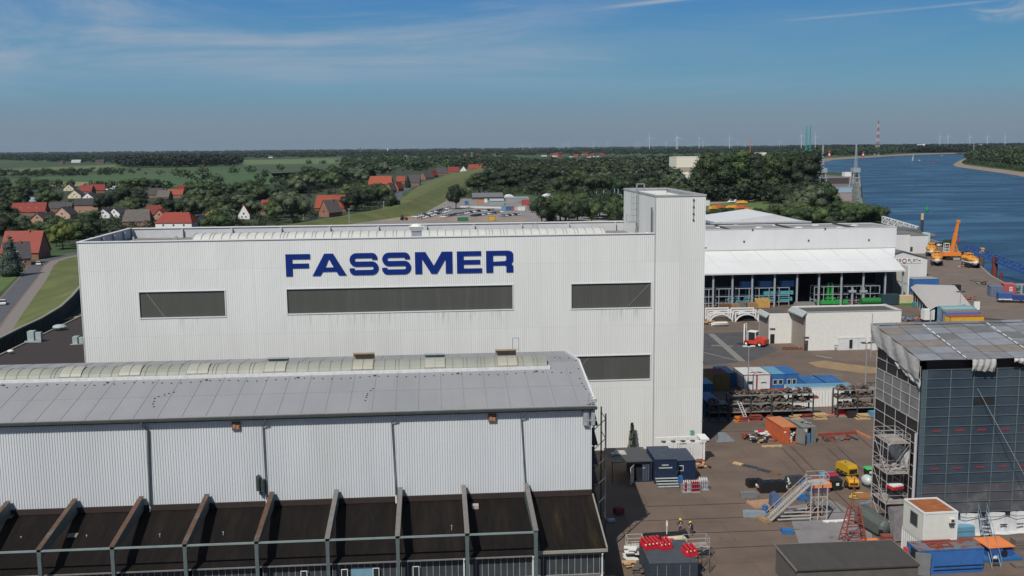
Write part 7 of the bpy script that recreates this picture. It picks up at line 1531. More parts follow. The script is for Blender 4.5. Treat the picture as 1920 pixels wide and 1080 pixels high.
tp=PY(1796,416, c.y);hb=tp.z
dxb=tp.x-c.x
bz0=2.6
for k, (f0, f1, w_) in enumerate(((0,.62,1.25),(.60,.86,1.0),(.84,1.0,.8))):
    A_=Vector((-.8+(dxb+.8)*f0,0, bz0+(hb-bz0)*f0));B_=Vector((-.8+(dxb+.8)*f1,0, bz0+(hb-bz0)*f1));mb=MB();mb.beam(A_, B_, w_, w_);mb.build('boom', orangep, o)
mb=MB();mb.box((dxb, 0, hb+.3),(1.4,.9,.9));mb.build('boom_head', orangep, o)
MB().beam((1.8,0,2.6),(-.8+(dxb+.8)*.45,0, bz0+(hb-bz0)*.42),.45,.45).build('luffing_ram', orangep, o);MB().tube((dxb+.6,0, hb),(dxb+.6,0, hb-6.5),.05,5).build('hoist_rope', dsteel, o);MB().b2(dxb+.3, dxb+.9,-.25,.25, hb-7.6, hb-6.5).build('hook_block', redp, o)
mb=MB();c2_=GP(1774,477,0)
for z in range(5): mb.b2(c2_.x-.9, c2_.x+.9, c2_.y-.6, c2_.y+.6, z*1.1, z*1.1+.15)
for x in (-.9,.9):
    for y in (-.6,.6): mb.b2(c2_.x+x-.07, c2_.x+x+.07, c2_.y+y-.07, c2_.y+y+.07,0,4.6)
tag(mb.build('access_tower', plainwhite), 'narrow white access tower left of the orange crane', 'tower')
# vans and cars
def car_mesh(kind, name, m, loc, rz, label, cat, group=None):
    o=thing(name, loc, rz, label, cat, group);L, W_, H_={'car': (4.3,1.75,1.45), 'van': (4.9,1.9,1.95)}[kind]
    if kind == 'car': P=[(-L/2,.3),(-L/2,.75),(-L/2+.15,.9),(-.9,.95),(1.0,.95),(L/2-.1,.8),(L/2,.55),(L/2,.3)];G=[(-1.7,.93),(-1.15, H_-.05),(.35, H_),(1.15,.93)]
    else: P=[(-L/2,.3),(-L/2,1.1),(-L/2+.05,1.15),(1.2,1.15),(L/2-.1,.95),(L/2,.6),(L/2,.3)];G=[(-L/2+.08,1.14),(-L/2+.2, H_-.03),(.9, H_),(1.65,1.14)]
    MB().ring([(x, -W_/2, z) for x, z in P], [(x, W_/2, z) for x, z in P]).build('body', m, o)
    MB().ring([(x, -W_/2*.97, z) for x, z in G[:1]]+[(G[1][0], -W_/2*.8, G[1][1]),(G[2][0], -W_/2*.8, G[2][1]),(G[3][0], -W_/2*.97, G[3][1])], [(G[0][0], W_/2*.97, G[0][1]),(G[1][0], W_/2*.8, G[1][1]),(G[2][0], W_/2*.8, G[2][1]),(G[3][0], W_/2*.97, G[3][1])]).build('window', glass, o)
    MB().b2(G[1][0]+.02, G[2][0]-.02,-W_/2*.79, W_/2*.79, H_-.01, H_+.03).build('roof', m, o)
    if kind == 'van': MB().b2(-L/2+.12,-.9,-W_/2*.93, W_/2*.93,1.16, H_-.12).build('load_box', m, o)
    for x in (-L*.31, L*.31):
        for y in (-W_/2+.12, W_/2-.12): MB().tube((x, y-.13,.32),(x, y+.13,.32),.32,10).build('wheel', black, o)
    for y in (-.6,.6): MB().b2(L/2-.04, L/2+.02, y-.18, y+.18,.55,.7).build('headlight', plainwhite, o)
    return o
carwhite=mat('car_white', (.72,.73,.73),.3);carblack=mat('car_black', (.02,.02,.025),.25);carsilver=mat('car_silver', (.35,.37,.39),.3,.4);cardark=mat('car_dark_blue', (.03,.05,.09),.3)
c=GP(1768,462,0);car_mesh('van', 'parked_van', carwhite, tuple(c), PI-.15, 'white van parked on the quay left of the orange crane', 'van')
c=GP(1758,461,0);car_mesh('car', 'parked_car', carblack, tuple(c), PI-.2, 'black car half hidden behind the white van on the quay', 'car')
c=GP(72,497,0);car_mesh('car', 'driving_car', carwhite, (c.x, c.y, .03), PI*.62, 'white car driving along the village road beside the dike', 'car')
c=GP(6,571,0);car_mesh('car', 'driving_car', carwhite, (c.x, c.y, .03), PI*.60, 'white car at the left edge of the village road', 'car')
c=GP(588,411,0);car_mesh('van', 'parked_van', cardark, tuple(c),.2, 'dark blue van parked by the farmhouse road at the dike foot', 'van')
c=GP(1412,380,0)
# bush on the quay
# canvas shed with long pale roof, container offices in a row
a0, a1=GP(1758,612,0), GP(1713,545,0);o=thing('canvas_shed', (a0.x, a0.y, 0),0, 'long open sided shed with pale corrugated roof on the quay', 'shed')
q=[GP(1755,575,4.2), GP(1822,575,5.0), GP(1790,535,5.0), GP(1717,533,4.2)]
f=lambda p, dz_: (p.x, p.y, p.z+dz_)
mb=MB();n=16
A_=[q[0].lerp(q[3], i/n) for i in range(n+1)];B_=[q[1].lerp(q[2], i/n) for i in range(n+1)];C_=[p+Vector((-1.6,0,-.9)) for p in A_]
for i in range(n):
    for U_, V_ in ((A_, B_),(C_, A_)):
        m0, m1=U_[i].lerp(U_[i+1], .5), V_[i].lerp(V_[i+1], .5)
        mb.face([f(U_[i], 0), f(V_[i], 0), f(m1,.07), f(m0,.07)]);mb.face([f(m0,.07), f(m1,.07), f(V_[i+1], 0), f(U_[i+1], 0)])
mb.build('roof', mat('shed_pale_roof', (.42,.40,.38),.8, var=.06), o, world=True)
mb=MB()
for i in range(0, n+1,2): p=C_[i];mb.b2(p.x+.2, p.x+.4, p.y-.1, p.y+.1,0, p.z-.1)
mb.build('post', greysteel, o, world=True);mb=MB()
for i in range(n): p, r_=C_[i]+Vector((.9,0,0)), C_[i+1]+Vector((.9,0,0));mb.face([(p.x, p.y, 0),(r_.x, r_.y, 0),(r_.x, r_.y, p.z),(p.x, p.y, p.z)])
mb.build('side_curtain', mat('curtain_dark', (.06,.065,.065),.8), o, world=True)
bl=GP(1712,552,0);cont((bl.x-.3, bl.y, 0),0,8.2,5,4.6, contblue2, mat('greyroof', (.30,.30,.30),.8), 'big bright blue box container between the sign hall and the canvas shed', front='x')
spec=[(contpale, mat('aqua_roof', (.20,.36,.38),.6), 'aqua roofed office container at the far end of the quay row'),(contpale, mat('pale_aqua_roof', (.30,.42,.42),.6), 'pale aqua office container, second from the far end of the quay row'),(mat('sage_container', (.16,.22,.20),.6), mat('sage_roof', (.18,.24,.22),.6), 'sage green roofed office container in the quay row'),
        (mat('mauve_container', (.18,.08,.12),.6), mat('mauve_roof', (.22,.15,.17),.7), 'mauve grey roofed container in the quay row'),(contpale, contblue2, 'blue roofed container in the quay row behind the yellow one'),(contyel, mat('red_roof_c', (.34,.07,.06),.6), 'yellow container with red roof nearest the wrapped block')]
q0, q1=GP(1782,594,5.2), GP(1756,563,5.2);nd=(q1-q0).normalized()
for i, (bm_, tm_, lab) in enumerate(spec[::-1]):
    p=q0+nd*2.75*i
    cont((p.x, p.y, 0),0,8.2,2.5,2.58, bm_, tm_, 'lower box under the '+' '.join(lab.split()[:5]), 'office container', group='row of containers on the quay', front='x', name='office_container')
    cont((p.x, p.y, 2.62),0,8.2,2.5,2.58, bm_, tm_, lab, 'office container', group='row of containers on the quay', front='x', bars=mat('red_roof_c', (0,0,0)) if i == 0 else bm_, name='office_container')
a=GP(1733,606,0);o=thing('white_generator', (a.x, a.y, 0),0, 'white box with dark trailer base left of the container row', 'generator');MB().b2(0,2.6,0,2,.8,3.4).build('body', plainwhite, o);MB().b2(.1,2.5,.1,1.9,.3,.79).build('trailer', black, o)
for x in (.5,2.1): MB().tube((x, -.1,.4),(x, .15,.4),.4,10).build('wheel', black, o)
litter(1705,602,4.5,2,.9,(contpale, steel, bluesteel),24, 'heap of blue grey steel frames right of the flat white building')
litter(1725,600,2,2,.9,(orangep, black, orangetop),12, 'orange and black gear beside the white box')
c=GP(1718,575,0);bundle((c.x, c.y, 0),(1.8,1.4,1.3), mat('teal_box', (.06,.22,.26),.6), 'small teal box left of the canvas shed', 1, 'box', name='teal_box')
litter(1810,562,5,2.5,1.2,(rustred, wood, redp),24, 'reddish timber and gear right of the canvas shed')
c=GP(1793,545,0);bundle((c.x, c.y, 0),(2.2,1.4,2.0), darkin, 'dark box beside the canvas shed roof', 1, 'box', name='dark_box')
c=GP(1831,582,0);bundle((c.x, c.y, 0),(1.6,.3,2.6), plainwhite, 'white upright screen at the end of the container row', 1, 'screen', name='white_screen')
# right side of the quay
a=GP(1856,556,0);cont((a.x-.5, a.y-1,0), math.radians(-20),3.6,5.5,3.0, mat('slate_blue', (.10,.13,.20),.6), mat('slate_blue_roof', (.13,.17,.24),.6), 'slate blue container at the quay edge next to the red one')
a=GP(1880,551,0);cont((a.x-.3, a.y-1,0), math.radians(-20),3.2,5.0,3.0, contred, mat('faded_red_top', (.42,.12,.12),.7), 'red container with white marks at the quay edge')
mb=MB()
for i in range(2):
    for j in range(3): mb.b2(1.5+i*.5,1.85+i*.5,-.05,-.02,1.0+.5*j, 1.3+.5*j)
q_=mb.xf((a.x-.3, a.y-1,0), math.radians(-20)).build('white_marks', plainwhite);q_.parent=[o for o in bpy.data.objects if o.get('label', '').startswith('red container with white marks')][0];q_.matrix_parent_inverse=q_.parent.matrix_basis.inverted()
a=GP(1872,568,0);o=thing('blue_trailer', (a.x, a.y, 0), math.radians(-14), 'blue tipping trailer with white stripe on the quay', 'trailer');W_=9.5;MB().b2(0,3.6,0,2.4,.9,2.7).build('front_box', bluesteel, o);MB().b2(-.03,3.62,-.04,-.005,.95,1.2).build('stripe', plainwhite, o);MB().b2(0,3.6,0,2.4,2.705,2.78).build('cover', mat('blue_tarp', (.05,.12,.30),.6), o)
mb=MB();mb.ring([(3.7,0,.9),(8.6,0,.9),(8.6,2.4,.9),(3.7,2.4,.9)], [(3.7,0,2.1),(8.9,0,1.9),(8.9,2.4,1.9),(3.7,2.4,2.1)]);mb.build('rear_box', mat('deep_blue', (.02,.05,.20),.5), o)
for x in (1.2,6,7.2): MB().tube((x, -.1,.45),(x, .2,.45),.45,12).build('wheel', black, o)
litter(1838,533,4.5,4,1.0,(black, dsteel, greysteel),26, 'dark pipes and fittings left of the slate blue container')
litter(1905,605,5,1.6,.4,(black, dsteel),14, 'dark low pile at the right edge of the quay')
a=GP(1905,545,0);mb=MB();mb.beam((a.x-5, a.y-7,2.9),(a.x+12, a.y-3,2.4),.9,.4);mb.b2(a.x-3, a.x-2.6, a.y-7.5, a.y-7.1,0,2.7);mb.b2(a.x+4, a.x+4.4, a.y-5.4, a.y-5,0,2.5);tag(mb.build('loading_ramp', mat('ramp_grey', (.36,.38,.36),.6)), 'pale grey loading ramp beside the blue trailer', 'ramp')
litter(1912,545,6,4,1.6,(dsteel, steel, rust, green),34, 'mixed steel gear at the quay edge behind the ramp')
mb=MB();a_, b_=GP(1820,597), GP(1925,606);mb.beam((a_.x, a_.y, .3),(b_.x, b_.y, .3),.25,.25);tag(mb.build('pipe_line', dsteel), 'dark pipe line lying across the quay before the wrapped block', 'pipe')
# green and blue machines under right half of the canopy
c=GP(1555,571,0);o=thing('green_machine', tuple(c),0, 'bright green machine frame with upright mast in front of the right rack', 'machine');mb=MB();mb.b2(-4,5,-1,1,.3,1.3);mb.b2(-.8,-.3,-.4,.4,1.31,6.2);mb.b2(.3,.8,-.4,.4,1.31,6.2);mb.b2(-1.2,1.6,-.5,.5,1.6,2.0);mb.build('frame', green, o);MB().b2(-3.5,4.5,-1.2,1.2,.02,.29).build('base', black, o)
c=GP(1630,572,0);o=thing('green_tank', tuple(c),0, 'green round ended container tank right of the green machine', 'tank');MB().tube((-2.5,0,1.1),(3,0,1.1),1.0,16).build('tank', mat('dark_green', (.02,.17,.04),.5), o);MB().b2(3.1,8,-1.3,1.3,.2,3.0).build('dark_box', mat('dark_teal', (.02,.05,.06),.6), o);MB().b2(8.1,12,-1.4,1.2,.2,2.6).build('cream_cover', mat('cream_cover', (.52,.42,.25),.8), o);MB().b2(8.1,13,-1.6,-1.41,.1,.6).build('skid', green, o)
for px, py in ((1597,548),(1618,548)): c=GP(px, 572,0);mb=MB();mb.b2(-.25,.25,-.2,.2,0,5.0);mb.b2(-1.0,1.0,-.4,.4,3.6,4.2);tag(mb.xf(tuple(c)).build('light_stand', greysteel), 'grey machine stand %s the canopy columns' % ('left of' if px < 1600 else 'between'), 'stand')
c=GP(1508,575,0);mb=MB();mb.ring([(c.x-3, c.y-1.4,0),(c.x+3, c.y-1.4,0),(c.x+3, c.y+1.4,0),(c.x-3, c.y+1.4,0)], [(c.x-2.4, c.y-1,1.3),(c.x+2.4, c.y-1,1.3),(c.x+2.4, c.y+1,1.3),(c.x-2.4, c.y+1,1.3)]);tag(mb.build('grey_covered_load', mat('cover_grey', (.17,.165,.16),.8)), 'low grey covered load before the dark gap between the racks', 'covered load')
# grey gabled tent roof behind the far hall
A1, Ap, A2=GP(1335,418,9), GP(1430,403,14), GP(1520,417,9);o=thing('low_gable_hall', (Ap.x, Ap.y, 0),0, 'wide hall with shallow light grey gabled roof behind the canopy hall', 'hall')
yy0, yy1=340,400;xl_, xm_, xr_=PY(1335,418, yy0).x, PY(1432,404, yy0+30).x, PY(1512,416, yy0).x;zl_=PY(1335,418, yy0).z
zm_=PY(1432,403,372).z;mb=MB()
mb.ring([(xl_, yy0, zl_-.2),(xm_-6, yy0, zl_+2.6),(xr_, yy0, zl_-.2),(xr_, yy0,0),(xl_, yy0,0)], [(xl_, 372, zl_-.2),(xm_-6,372, zl_+2.6),(xr_, 372, zl_-.2),(xr_, 372,0),(xl_, 372,0)]);mb.build('wall', farwhite, o, world=True)
mb=MB();P4=(xm_-2,352, zm_);P5=(xm_-2,372, zm_)
mb.face([(xl_-1, yy0-2, zl_),(xm_-2, yy0-2, zl_+.1), P4]);mb.face([(xm_-2, yy0-2, zl_+.1),(xr_+1, yy0-2, zl_), P4]);mb.face([(xl_-1, yy0-2, zl_), P4, P5,(xl_-1,374, zl_)]);mb.face([(xr_+1, yy0-2, zl_),(xr_+1,374, zl_), P5, P4])
mb.build('roof', mat('blue_grey_roof', (.20,.215,.24),.7, var=.05), o, world=True);mb=MB();mb.beam((xl_-1, yy0-2, zl_+.05),(P4[0], P4[1], P4[2]+.1),.5,.2);mb.beam((xr_+1, yy0-2, zl_+.05),(P4[0], P4[1], P4[2]+.1),.5,.2);mb.beam((xl_-1, yy0-2, zl_-.1),(xr_+1, yy0-2, zl_-.1),.2,.3);mb.build('ridge_flashing', mat('pale_ridge', (.45,.47,.48),.6), o, world=True)
# ------------------------------------------------------------------ village and farm houses
HB=[]   # pixel boxes of houses, so that trees do not stand in front of them
def mpx(py): return GP(960, py).y/F_PX*1.0
def house(px, py, wpx, D, rot, roofm, wallm, label, hw=2.8, hr=None, name='house', cat='house', hip=0., chim=1, nwin=3, win=True, skyl=0, group=None):
    """px,py: foot of the wall nearest the camera; wpx: its visible width in the photo; rot 0 = eaves to the camera, 90 = gable to the camera"""
    c=GP(px, py);W_=wpx*mpx(py);L, Dd=(W_, D) if rot < 45 else (D, W_);hr=hr or Dd*.42
    rz=math.radians(rot)+R.uniform(-.12,.12);o=thing(name, (c.x, c.y+(Dd if rot < 45 else L)/2,0), rz, label, cat, group)
    a, b=L/2, Dd/2;mb=MB();mb.b2(-a, a, -b, b, 0, hw)
    if not hip:
        for s in (-a, a): mb.face([(s, -b, hw),(s, b, hw),(s, 0, hw+hr)])
    mb.build('wall', wallm, o)
    e=.4;hx=hip*L/2;t=.22;mb=MB()
    for s in (-1,1): mb.ring([(-a-e, s*(b+e), hw-.15),(a+e, s*(b+e), hw-.15),(a+e-hx, s*.02, hw+hr+.08),(-a-e+hx, s*.02, hw+hr+.08)], [(-a-e, s*(b+e), hw-.15+t),(a+e, s*(b+e), hw-.15+t),(a+e-hx, s*.02, hw+hr+.08+t),(-a-e+hx, s*.02, hw+hr+.08+t)])
    if hip:
        for s in (-1,1): mb.face([(s*(a+e),-b-e, hw-.1),(s*(a+e), b+e, hw-.1),(s*(a+e-hx),0, hw+hr+.2)])
    rf=mb.build('roof', roofm, o)
    if chim: MB().b2(a*.25, a*.25+.6,-.9,-.3, hw+hr*.6, hw+hr+.9).build('chimney', brick, rf)
    for k in range(skyl): f_=(k+.5)/skyl*2-1;y0=-b*.55;z0=hw+hr*(1-.55)+.3;MB().ring([(a*f_*.7-.4, y0-.4, z0-.32),(a*f_*.7+.4, y0-.4, z0-.32),(a*f_*.7+.4, y0+.4, z0+.32),(a*f_*.7-.4, y0+.4, z0+.32)], [(a*f_*.7-.4, y0-.42, z0-.27),(a*f_*.7+.4, y0-.42, z0-.27),(a*f_*.7+.4, y0+.38, z0+.37),(a*f_*.7-.4, y0+.38, z0+.37)]).build('roof_window', mat('roof_window', (.45,.5,.55),.2), rf)
    if win:
        ysg=-b-.03 if rot < 45 else None
        n=nwin if rot < 45 else 2
        for k in range(n):
            f_=(k+.5)/n*2-1
            if rot < 45: w_=MB().b2(a*f_*.85-.6, a*f_*.85+.6,-b-.06,-b-.004,.9,2.1).build('window', plainwhite, o);MB().b2(a*f_*.85-.5, a*f_*.85+.5,-b-.08,-b-.061,1.0,2.0).build('pane', glass, w_)
            else: w_=MB().b2(-a-.06,-a-.004, b*f_*.7-.5, b*f_*.7+.5,.9,2.1).build('window', plainwhite, o);MB().b2(-a-.08,-a-.061, b*f_*.7-.4, b*f_*.7+.4,1.0,2.0).build('pane', glass, w_)
        if rot >= 45: MB().b2(-a-.06,-a-.004,-.5,.5, hw+.3, hw+1.4).build('window', glass, o)
    hp=(hw+hr)/mpx(py);HB.append((px-wpx/2-2, px+wpx/2+2, py-hp, py));return o
HT=[
 (52,405,64,11,0, tile_r, brick, 'long red roofed house with three roof windows near the left edge', dict(skyl=3, hr=6)),
 (118,411,32,13,90, tile_d, mat('beige_gable', (.48,.33,.24),.8), 'dark roofed house with beige gable facing the shipyard', dict(hr=5)),
 (75,419,26,14,70, tile_d, pinkbrick, 'dark roofed house with pale brick gable below the long red roof', {}),
 (160,399,44,13,0, tile_d, pinkbrick, 'large brick house with wide dark roof in the village middle', dict(hw=5.5, hr=4.5)),
 (140,372,26,12,90, tile_d, cream, 'house with cream gable and dark roof in the back row of the village', {}),
 (160,364,26,12,0, tile_r, brick, 'red roofed house at the back of the village, left of the red row', dict(hr=6)),
 (180,362,28,12,15, tile_r, brick, 'red roofed house at the right end of the back red row', dict(hr=6)),
 (165,377,24,13,90, tile_d, plainwhite, 'white gabled house with dark roof in front of the red row', {}),
 (128,358,20,12,90, tile_d, cream, 'small cream gable at the far left of the back row', {}),
 (112,398,46,10,0, tile_d, brick, 'long low dark roof between the trees left of the brick house', dict(hr=4)),
 (194,409,24,15,90, tile_d, plainwhite, 'white gabled house with dark roof, left one of two alike', {}),
 (220,408,24,15,75, tile_d, plainwhite, 'white gabled house with dark roof, right one of two alike', {}),
 (254,424,52,13,0, thatch, brick, 'house with big grey thatch like hipped roof', dict(hip=.18, hr=6.5, chim=0)),
 (292,410,38,12,0, tile_r, brick, 'red roofed house with chimney left of the bright red hipped roof', dict(hr=5.5)),
 (300,413,22,10,90, tile_r, pinkbrick, 'brick gable in front of the red roofed chimney house', dict(hr=4, chim=0)),
 (328,427,72,13,0, tile_b, plainwhite, 'bright red hipped roof house just above the white hall parapet', dict(hip=.35, hr=5.5)),
 (374,424,26,12,90, mat('dark_blue_roof', (.03,.045,.07),.6), mat('dark_blue_wall', (.03,.05,.07),.8), 'dark blue pointed house between trees left of the golden shrub', {}),
 (458,411,22,13,90, tile_r, plainwhite, 'white gabled house with steep red roof', dict(hr=6.5)),
 (38,487,72,13,0, tile_b, brick, 'big red roofed house at the left edge beside the road', dict(hr=8.5, skyl=0)),
 (22,499,46,12,20, tile_d, brick, 'dark roofed house with a roof window before the big red roof', dict(hr=6, skyl=1)),
 (328,371,30,12,0, tile_o, brick, 'orange roofed house among the trees in the far village', dict(hr=5)),
 (342,361,20,11,20, tile_r, brick, 'small red roof behind the orange roofed house', {}),
 (306,376,24,12,0, thatch, brick, 'grey roofed house left of the orange roofed one', dict(hr=6)),
 (290,371,26,12,10, tile_d, brick, 'dark roofed house in the trees left of the grey roof', dict(hr=6)),
 (206,356,20,14,0, mat('pale_flat_roof', (.35,.36,.37),.7), plainwhite, 'white low flat building behind the village', dict(hr=1, chim=0, win=False)),
 (66,384,28,14,0, mat('blue_grey_sheet_roof', (.24,.28,.33),.6), brick, 'shed with blue grey sheet roof above the long red roof', dict(hr=3, chim=0)),
 (498,403,17,12,0, tile_r, brick, 'red roofed house with a flag, half behind the willow', dict(hr=7)),
 (621,397,66,16,0, tile_o, brick, 'large farmhouse with long orange hipped roof', dict(hip=.15, hr=8.5)),
 (618,407,26,13,60, thatch, brick, 'grey gabled house with brick wall in front of the orange farmhouse', dict(hr=8)),
 (714,350,46,18,0, tile_o, brick, 'long orange farmhouse roof beside the dike road', dict(hip=.12, hr=9)),
 (752,344,16,12,0, tile_o, brick, 'smaller orange roof right of the long farmhouse', dict(hr=6)),
 (733,362,12,13,70, thatch, brick, 'narrow grey gabled house beside the dike road', dict(hr=7)),
 (746,359,13,12,70, tile_r, brick, 'red gabled house next to the grey gable by the road', dict(hr=7)),
 (775,347,26,15,0, tile_d, brick, 'dark thatched roof behind the road bend', dict(hr=9)),
 (800,337,20,15,30, tile_d, brick, 'dark roofed house in the row along the dike road', dict(hr=8)),
 (812,333,12,14,60, tile_r, brick, 'red roofed house in the row along the dike road', dict(hr=8)),
 (828,328,20,15,0, tile_d, brick, 'dark roofed house farther along the dike road', dict(hr=8)),
 (850,325,20,15,0, tile_r, brick, 'red roofed house with white front near the dike bend', dict(hr=8)),
 (869,323,13,15,90, tile_d, plainwhite, 'white gabled house at the dike bend', dict(hr=8)),
 (888,319,20,15,10, tile_o, brick, 'orange roofed house at the far end of the dike', dict(hr=8)),
 (908,317,16,15,30, tile_r, brick, 'red roofed house at the very end of the dike row', dict(hr=8)),
 (114,307,10,18,0, tile_d, brick, 'far farmhouse left of the white barns', dict(win=False)),
 (142,305,22,18,0, mat('pale_flat_roof', (0,0,0)), plainwhite, 'group of far white barns in the fields', dict(win=False, chim=0)),
 (186,306,20,22,0, tile_d, brick, 'far brown barn at the end of the pale field', dict(win=False, chim=0)),
]
for (px, py, wpx, D, rot, rm_, wm_, lab, kw) in HT: house(px, py, wpx, D, rot, rm_, wm_, lab, **kw)
# small far houses of the villages along the horizon: one of each colour, then copies
far_protos=[]
for m_, rm_ in ((plainwhite, tile_d),(brick, tile_r),(plainwhite, tile_o)):
    o=thing('far_house', (0,0,-50),0, 'x', 'house');MB().b2(-7,7,-5,5,0,4).build('wall', m_, o);mb=MB()
    for s in (-1,1): mb.face([(-7.5, s*5.5,3.8),(7.5, s*5.5,3.8),(7.5,0,9),(-7.5,0,9)])
    for s in (-7,7): mb.face([(s, -5,4),(s, 5,4),(s, 0,8.8)])
    mb.build('roof', rm_, o);far_protos.append(proto(o))
clusters=[((700,930,289,294),34, 'behind the light fields in the middle'),((1020,1130,290,296),24, 'in the trees left of the cream tall building'),((20,90,292,300),5, 'beyond the fields at the far left'),((445,560,290,296),8, 'behind the dark wood in the fields'),((1140,1230,283,290),6, 'just below the wind turbines')]
first=[True]*3
for (x0, x1, y0, y1), n, where in clusters:
    for k in range(n):
        i=R.choice((0,0,1,2,0));px, py=R.uniform(x0, x1), R.uniform(y0, y1);c=GP(px, py);s_=R.uniform(.8,1.6)
        lab=('tiny white house', 'tiny red brick house', 'tiny orange roofed house')[i]+' '+where;P_=far_protos[i]
        if first[i]: P_[0].location=c;P_[0].scale=(s_,)*3;P_[0]['label']=lab;P_[0]['group']='far houses '+where;first[i]=False
        else: dup(P_, c, R.uniform(-.6,.6), lab, 'far houses '+where, scale=s_)
# ------------------------------------------------------------------ industrial things beyond the car park
def blockb(px0, px1, py, ytop, dep, m, label, name='storage_building', roofm=None, cat='building', hr=0.):
    a, b=GP(px0, py), GP(px1, py);Yp=a.y;h=PY((px0+px1)/2, ytop, Yp).z;o=thing(name, ((a.x+b.x)/2, Yp, 0),0, label, cat);W_=(b.x-a.x)/2
    MB().b2(-W_, W_, 0, dep, 0, h).build('wall', m, o);mb=MB()
    if hr: mb.ring([(-W_-.3,-.3, h+.01),(W_+.3,-.3, h+.01),(W_+.3, dep/2, h+hr),(-W_-.3, dep/2, h+hr)], [(-W_-.3,-.3, h+.2),(W_+.3,-.3, h+.2),(W_+.3, dep/2, h+hr+.2),(-W_-.3, dep/2, h+hr+.2)]);mb.ring([(-W_-.3, dep/2, h+hr),(W_+.3, dep/2, h+hr),(W_+.3, dep+.3, h),(-W_-.3, dep+.3, h)], [(-W_-.3, dep/2, h+hr+.2),(W_+.3, dep/2, h+hr+.2),(W_+.3, dep+.3, h+.2),(-W_-.3, dep+.3, h+.2)])
    else: mb.b2(-W_-.2, W_+.2,-.2, dep+.2, h+.01, h+.25)
    mb.build('roof', roofm or m, o);return o
gr_r=mat('mid_grey_roof', (.13,.135,.145),.8);lg_r=mat('light_grey_roof', (.34,.35,.37),.7)
blockb(886,944,374,370,14, dsteel, 'long low dark grey roofed shed behind the car park', roofm=gr_r, hr=3.5)
blockb(950,993,379,371,14, mat('grey_wall', (.28,.29,.31),.8), 'light grey building left of the red container stack', roofm=lg_r)
blockb(919,945,384,377,10, mat('aqua_grey', (.25,.31,.32),.7), 'pale blue grey shed behind the container row', roofm=lg_r, hr=1.5)
blockb(1128,1173,394,379,24, cream, 'low building with pale cream roof left of the stair tower', roofm=mat('cream_roof', (.55,.50,.42),.8))
blockb(1185,1211,337,327,14, cream, 'small cream building with dark windows in the middle of the wood')
def box_thing(px, py, w_, d, h, m, label, cat='container', name='stored_container', group=None, z=0., rz=0.):
    c=GP(px, py);o=thing(name, (c.x, c.y, z), rz, label, cat, group);MB().b2(-w_/2, w_/2,0, d, 0, h).build('shell', m, o);mb=MB()
    for x in (-w_/2, w_/2-.15): mb.b2(x, x+.15,-.06,-.005,0, h)
    for z_ in (0, h-.15): mb.b2(-w_/2+.16, w_/2-.16,-.06,-.005, z_, z_+.15)
    mb.build('frame', dsteel if m not in (plainwhite, contwhite) else greysteel, o);MB().b2(-w_/2, w_/2,0, d, h+.005, h+.08).build('roof', m, o);return o
for px, py, w_, h, m, lab in ((875,384,2.8,2.7, contblue2, 'blue container at the left end behind the car park'),(900,381,3.4,2.8, orangep, 'orange container near the long dark shed'),(911,380,2.6,3, plainwhite, 'white upright box right of the orange container'),(945,395,3.2,2.8, contpale, 'pale aqua container at the left end of the car park container row'),(953,395,3.2,2.8, contblue, 'blue container in the car park container row'),
                          (961,395,2.8,2.8, mat('mauve_c', (.20,.10,.16),.6), 'mauve container in the car park container row'),(967,395,2.6,2.8, mat('pinkish_c', (.50,.35,.32),.6), 'pinkish container in the car park container row'),(974,395,3,2.8, contwhite, 'white container, left one at the right end of the row'),(981,395,2.8,2.8, contwhite, 'white container, last one of the car park row'),
                          (986,385,6,4.2, contred, 'dark red container stack behind the car park'),(1038,387,9,3, mat('tan_load', (.42,.27,.20),.8), 'tan covered load behind the front trees'),(922,414,3.8,2.8, contyel, 'yellow skip at the near edge of the car park'),(868,415,6.5,2.2, mat('green_skip', (.03,.14,.06),.6), 'long dark green skip at the near edge of the car park'),
                          (1326,386,4,4, contwhite, 'small white box right behind the stair tower'),(1408,396,7,2, contyel, 'orange boat cover strip on the storage lawn')):
    box_thing(px, py, w_, 3, h, m, lab)
def dome(px, py, w_, h, m, label, name='storage_tent'):
    c=GP(px, py);o=thing(name, tuple(c),0, label, 'tent');n=12;P=[(-w_/2*math.cos(PI*i/n), h*math.sin(PI*i/n)**.7) for i in range(n+1)];MB().ring([(x, 0, z) for x, z in P], [(x, 14, z) for x, z in P]).build('cover', m, o);MB().b2(-w_*.3, w_*.3,-.1,-.02,0, h*.5).build('door', greysteel, o)
dome(956,372,8,3, plainwhite, 'small white dome tent behind the grey building');dome(1030,373,11,4, plainwhite, 'large white dome tent behind the front trees');dome(1050,375,8,3, contwhite, 'white tent right of the large dome');dome(1064,376,6,3, contwhite, 'smallest white tent at the right')
mb=MB();a=GP(866,389);b=GP(940,391)
for k in range(26): q=a.lerp(b, k/25);mb.box((q.x, q.y, .6),(2.6,1.2,1.1))
tag(mb.build('white_block_row', contwhite), 'long row of white wrapped blocks along the back of the car park', 'wrapped blocks')
o=thing('blue_pipework', tuple(GP(1120,380)),0, 'pale blue lattice of pipes and frames standing before the wood', 'steel frame');mb=MB()
for k in range(16): x=-21+k*2.9;h=R.uniform(5,11) if k > 6 else R.uniform(2,5);mb.b2(x-.3, x+.3,0,.6,0, h);mb.b2(x, x+2.9,.1,.5, h*.55, h*.55+.5)
mb.build('frame', mat('pale_blue_frame', (.20,.36,.44),.6), o);MB().b2(-22,4,3,10,0,3.2).build('tank_row', contpale, o)
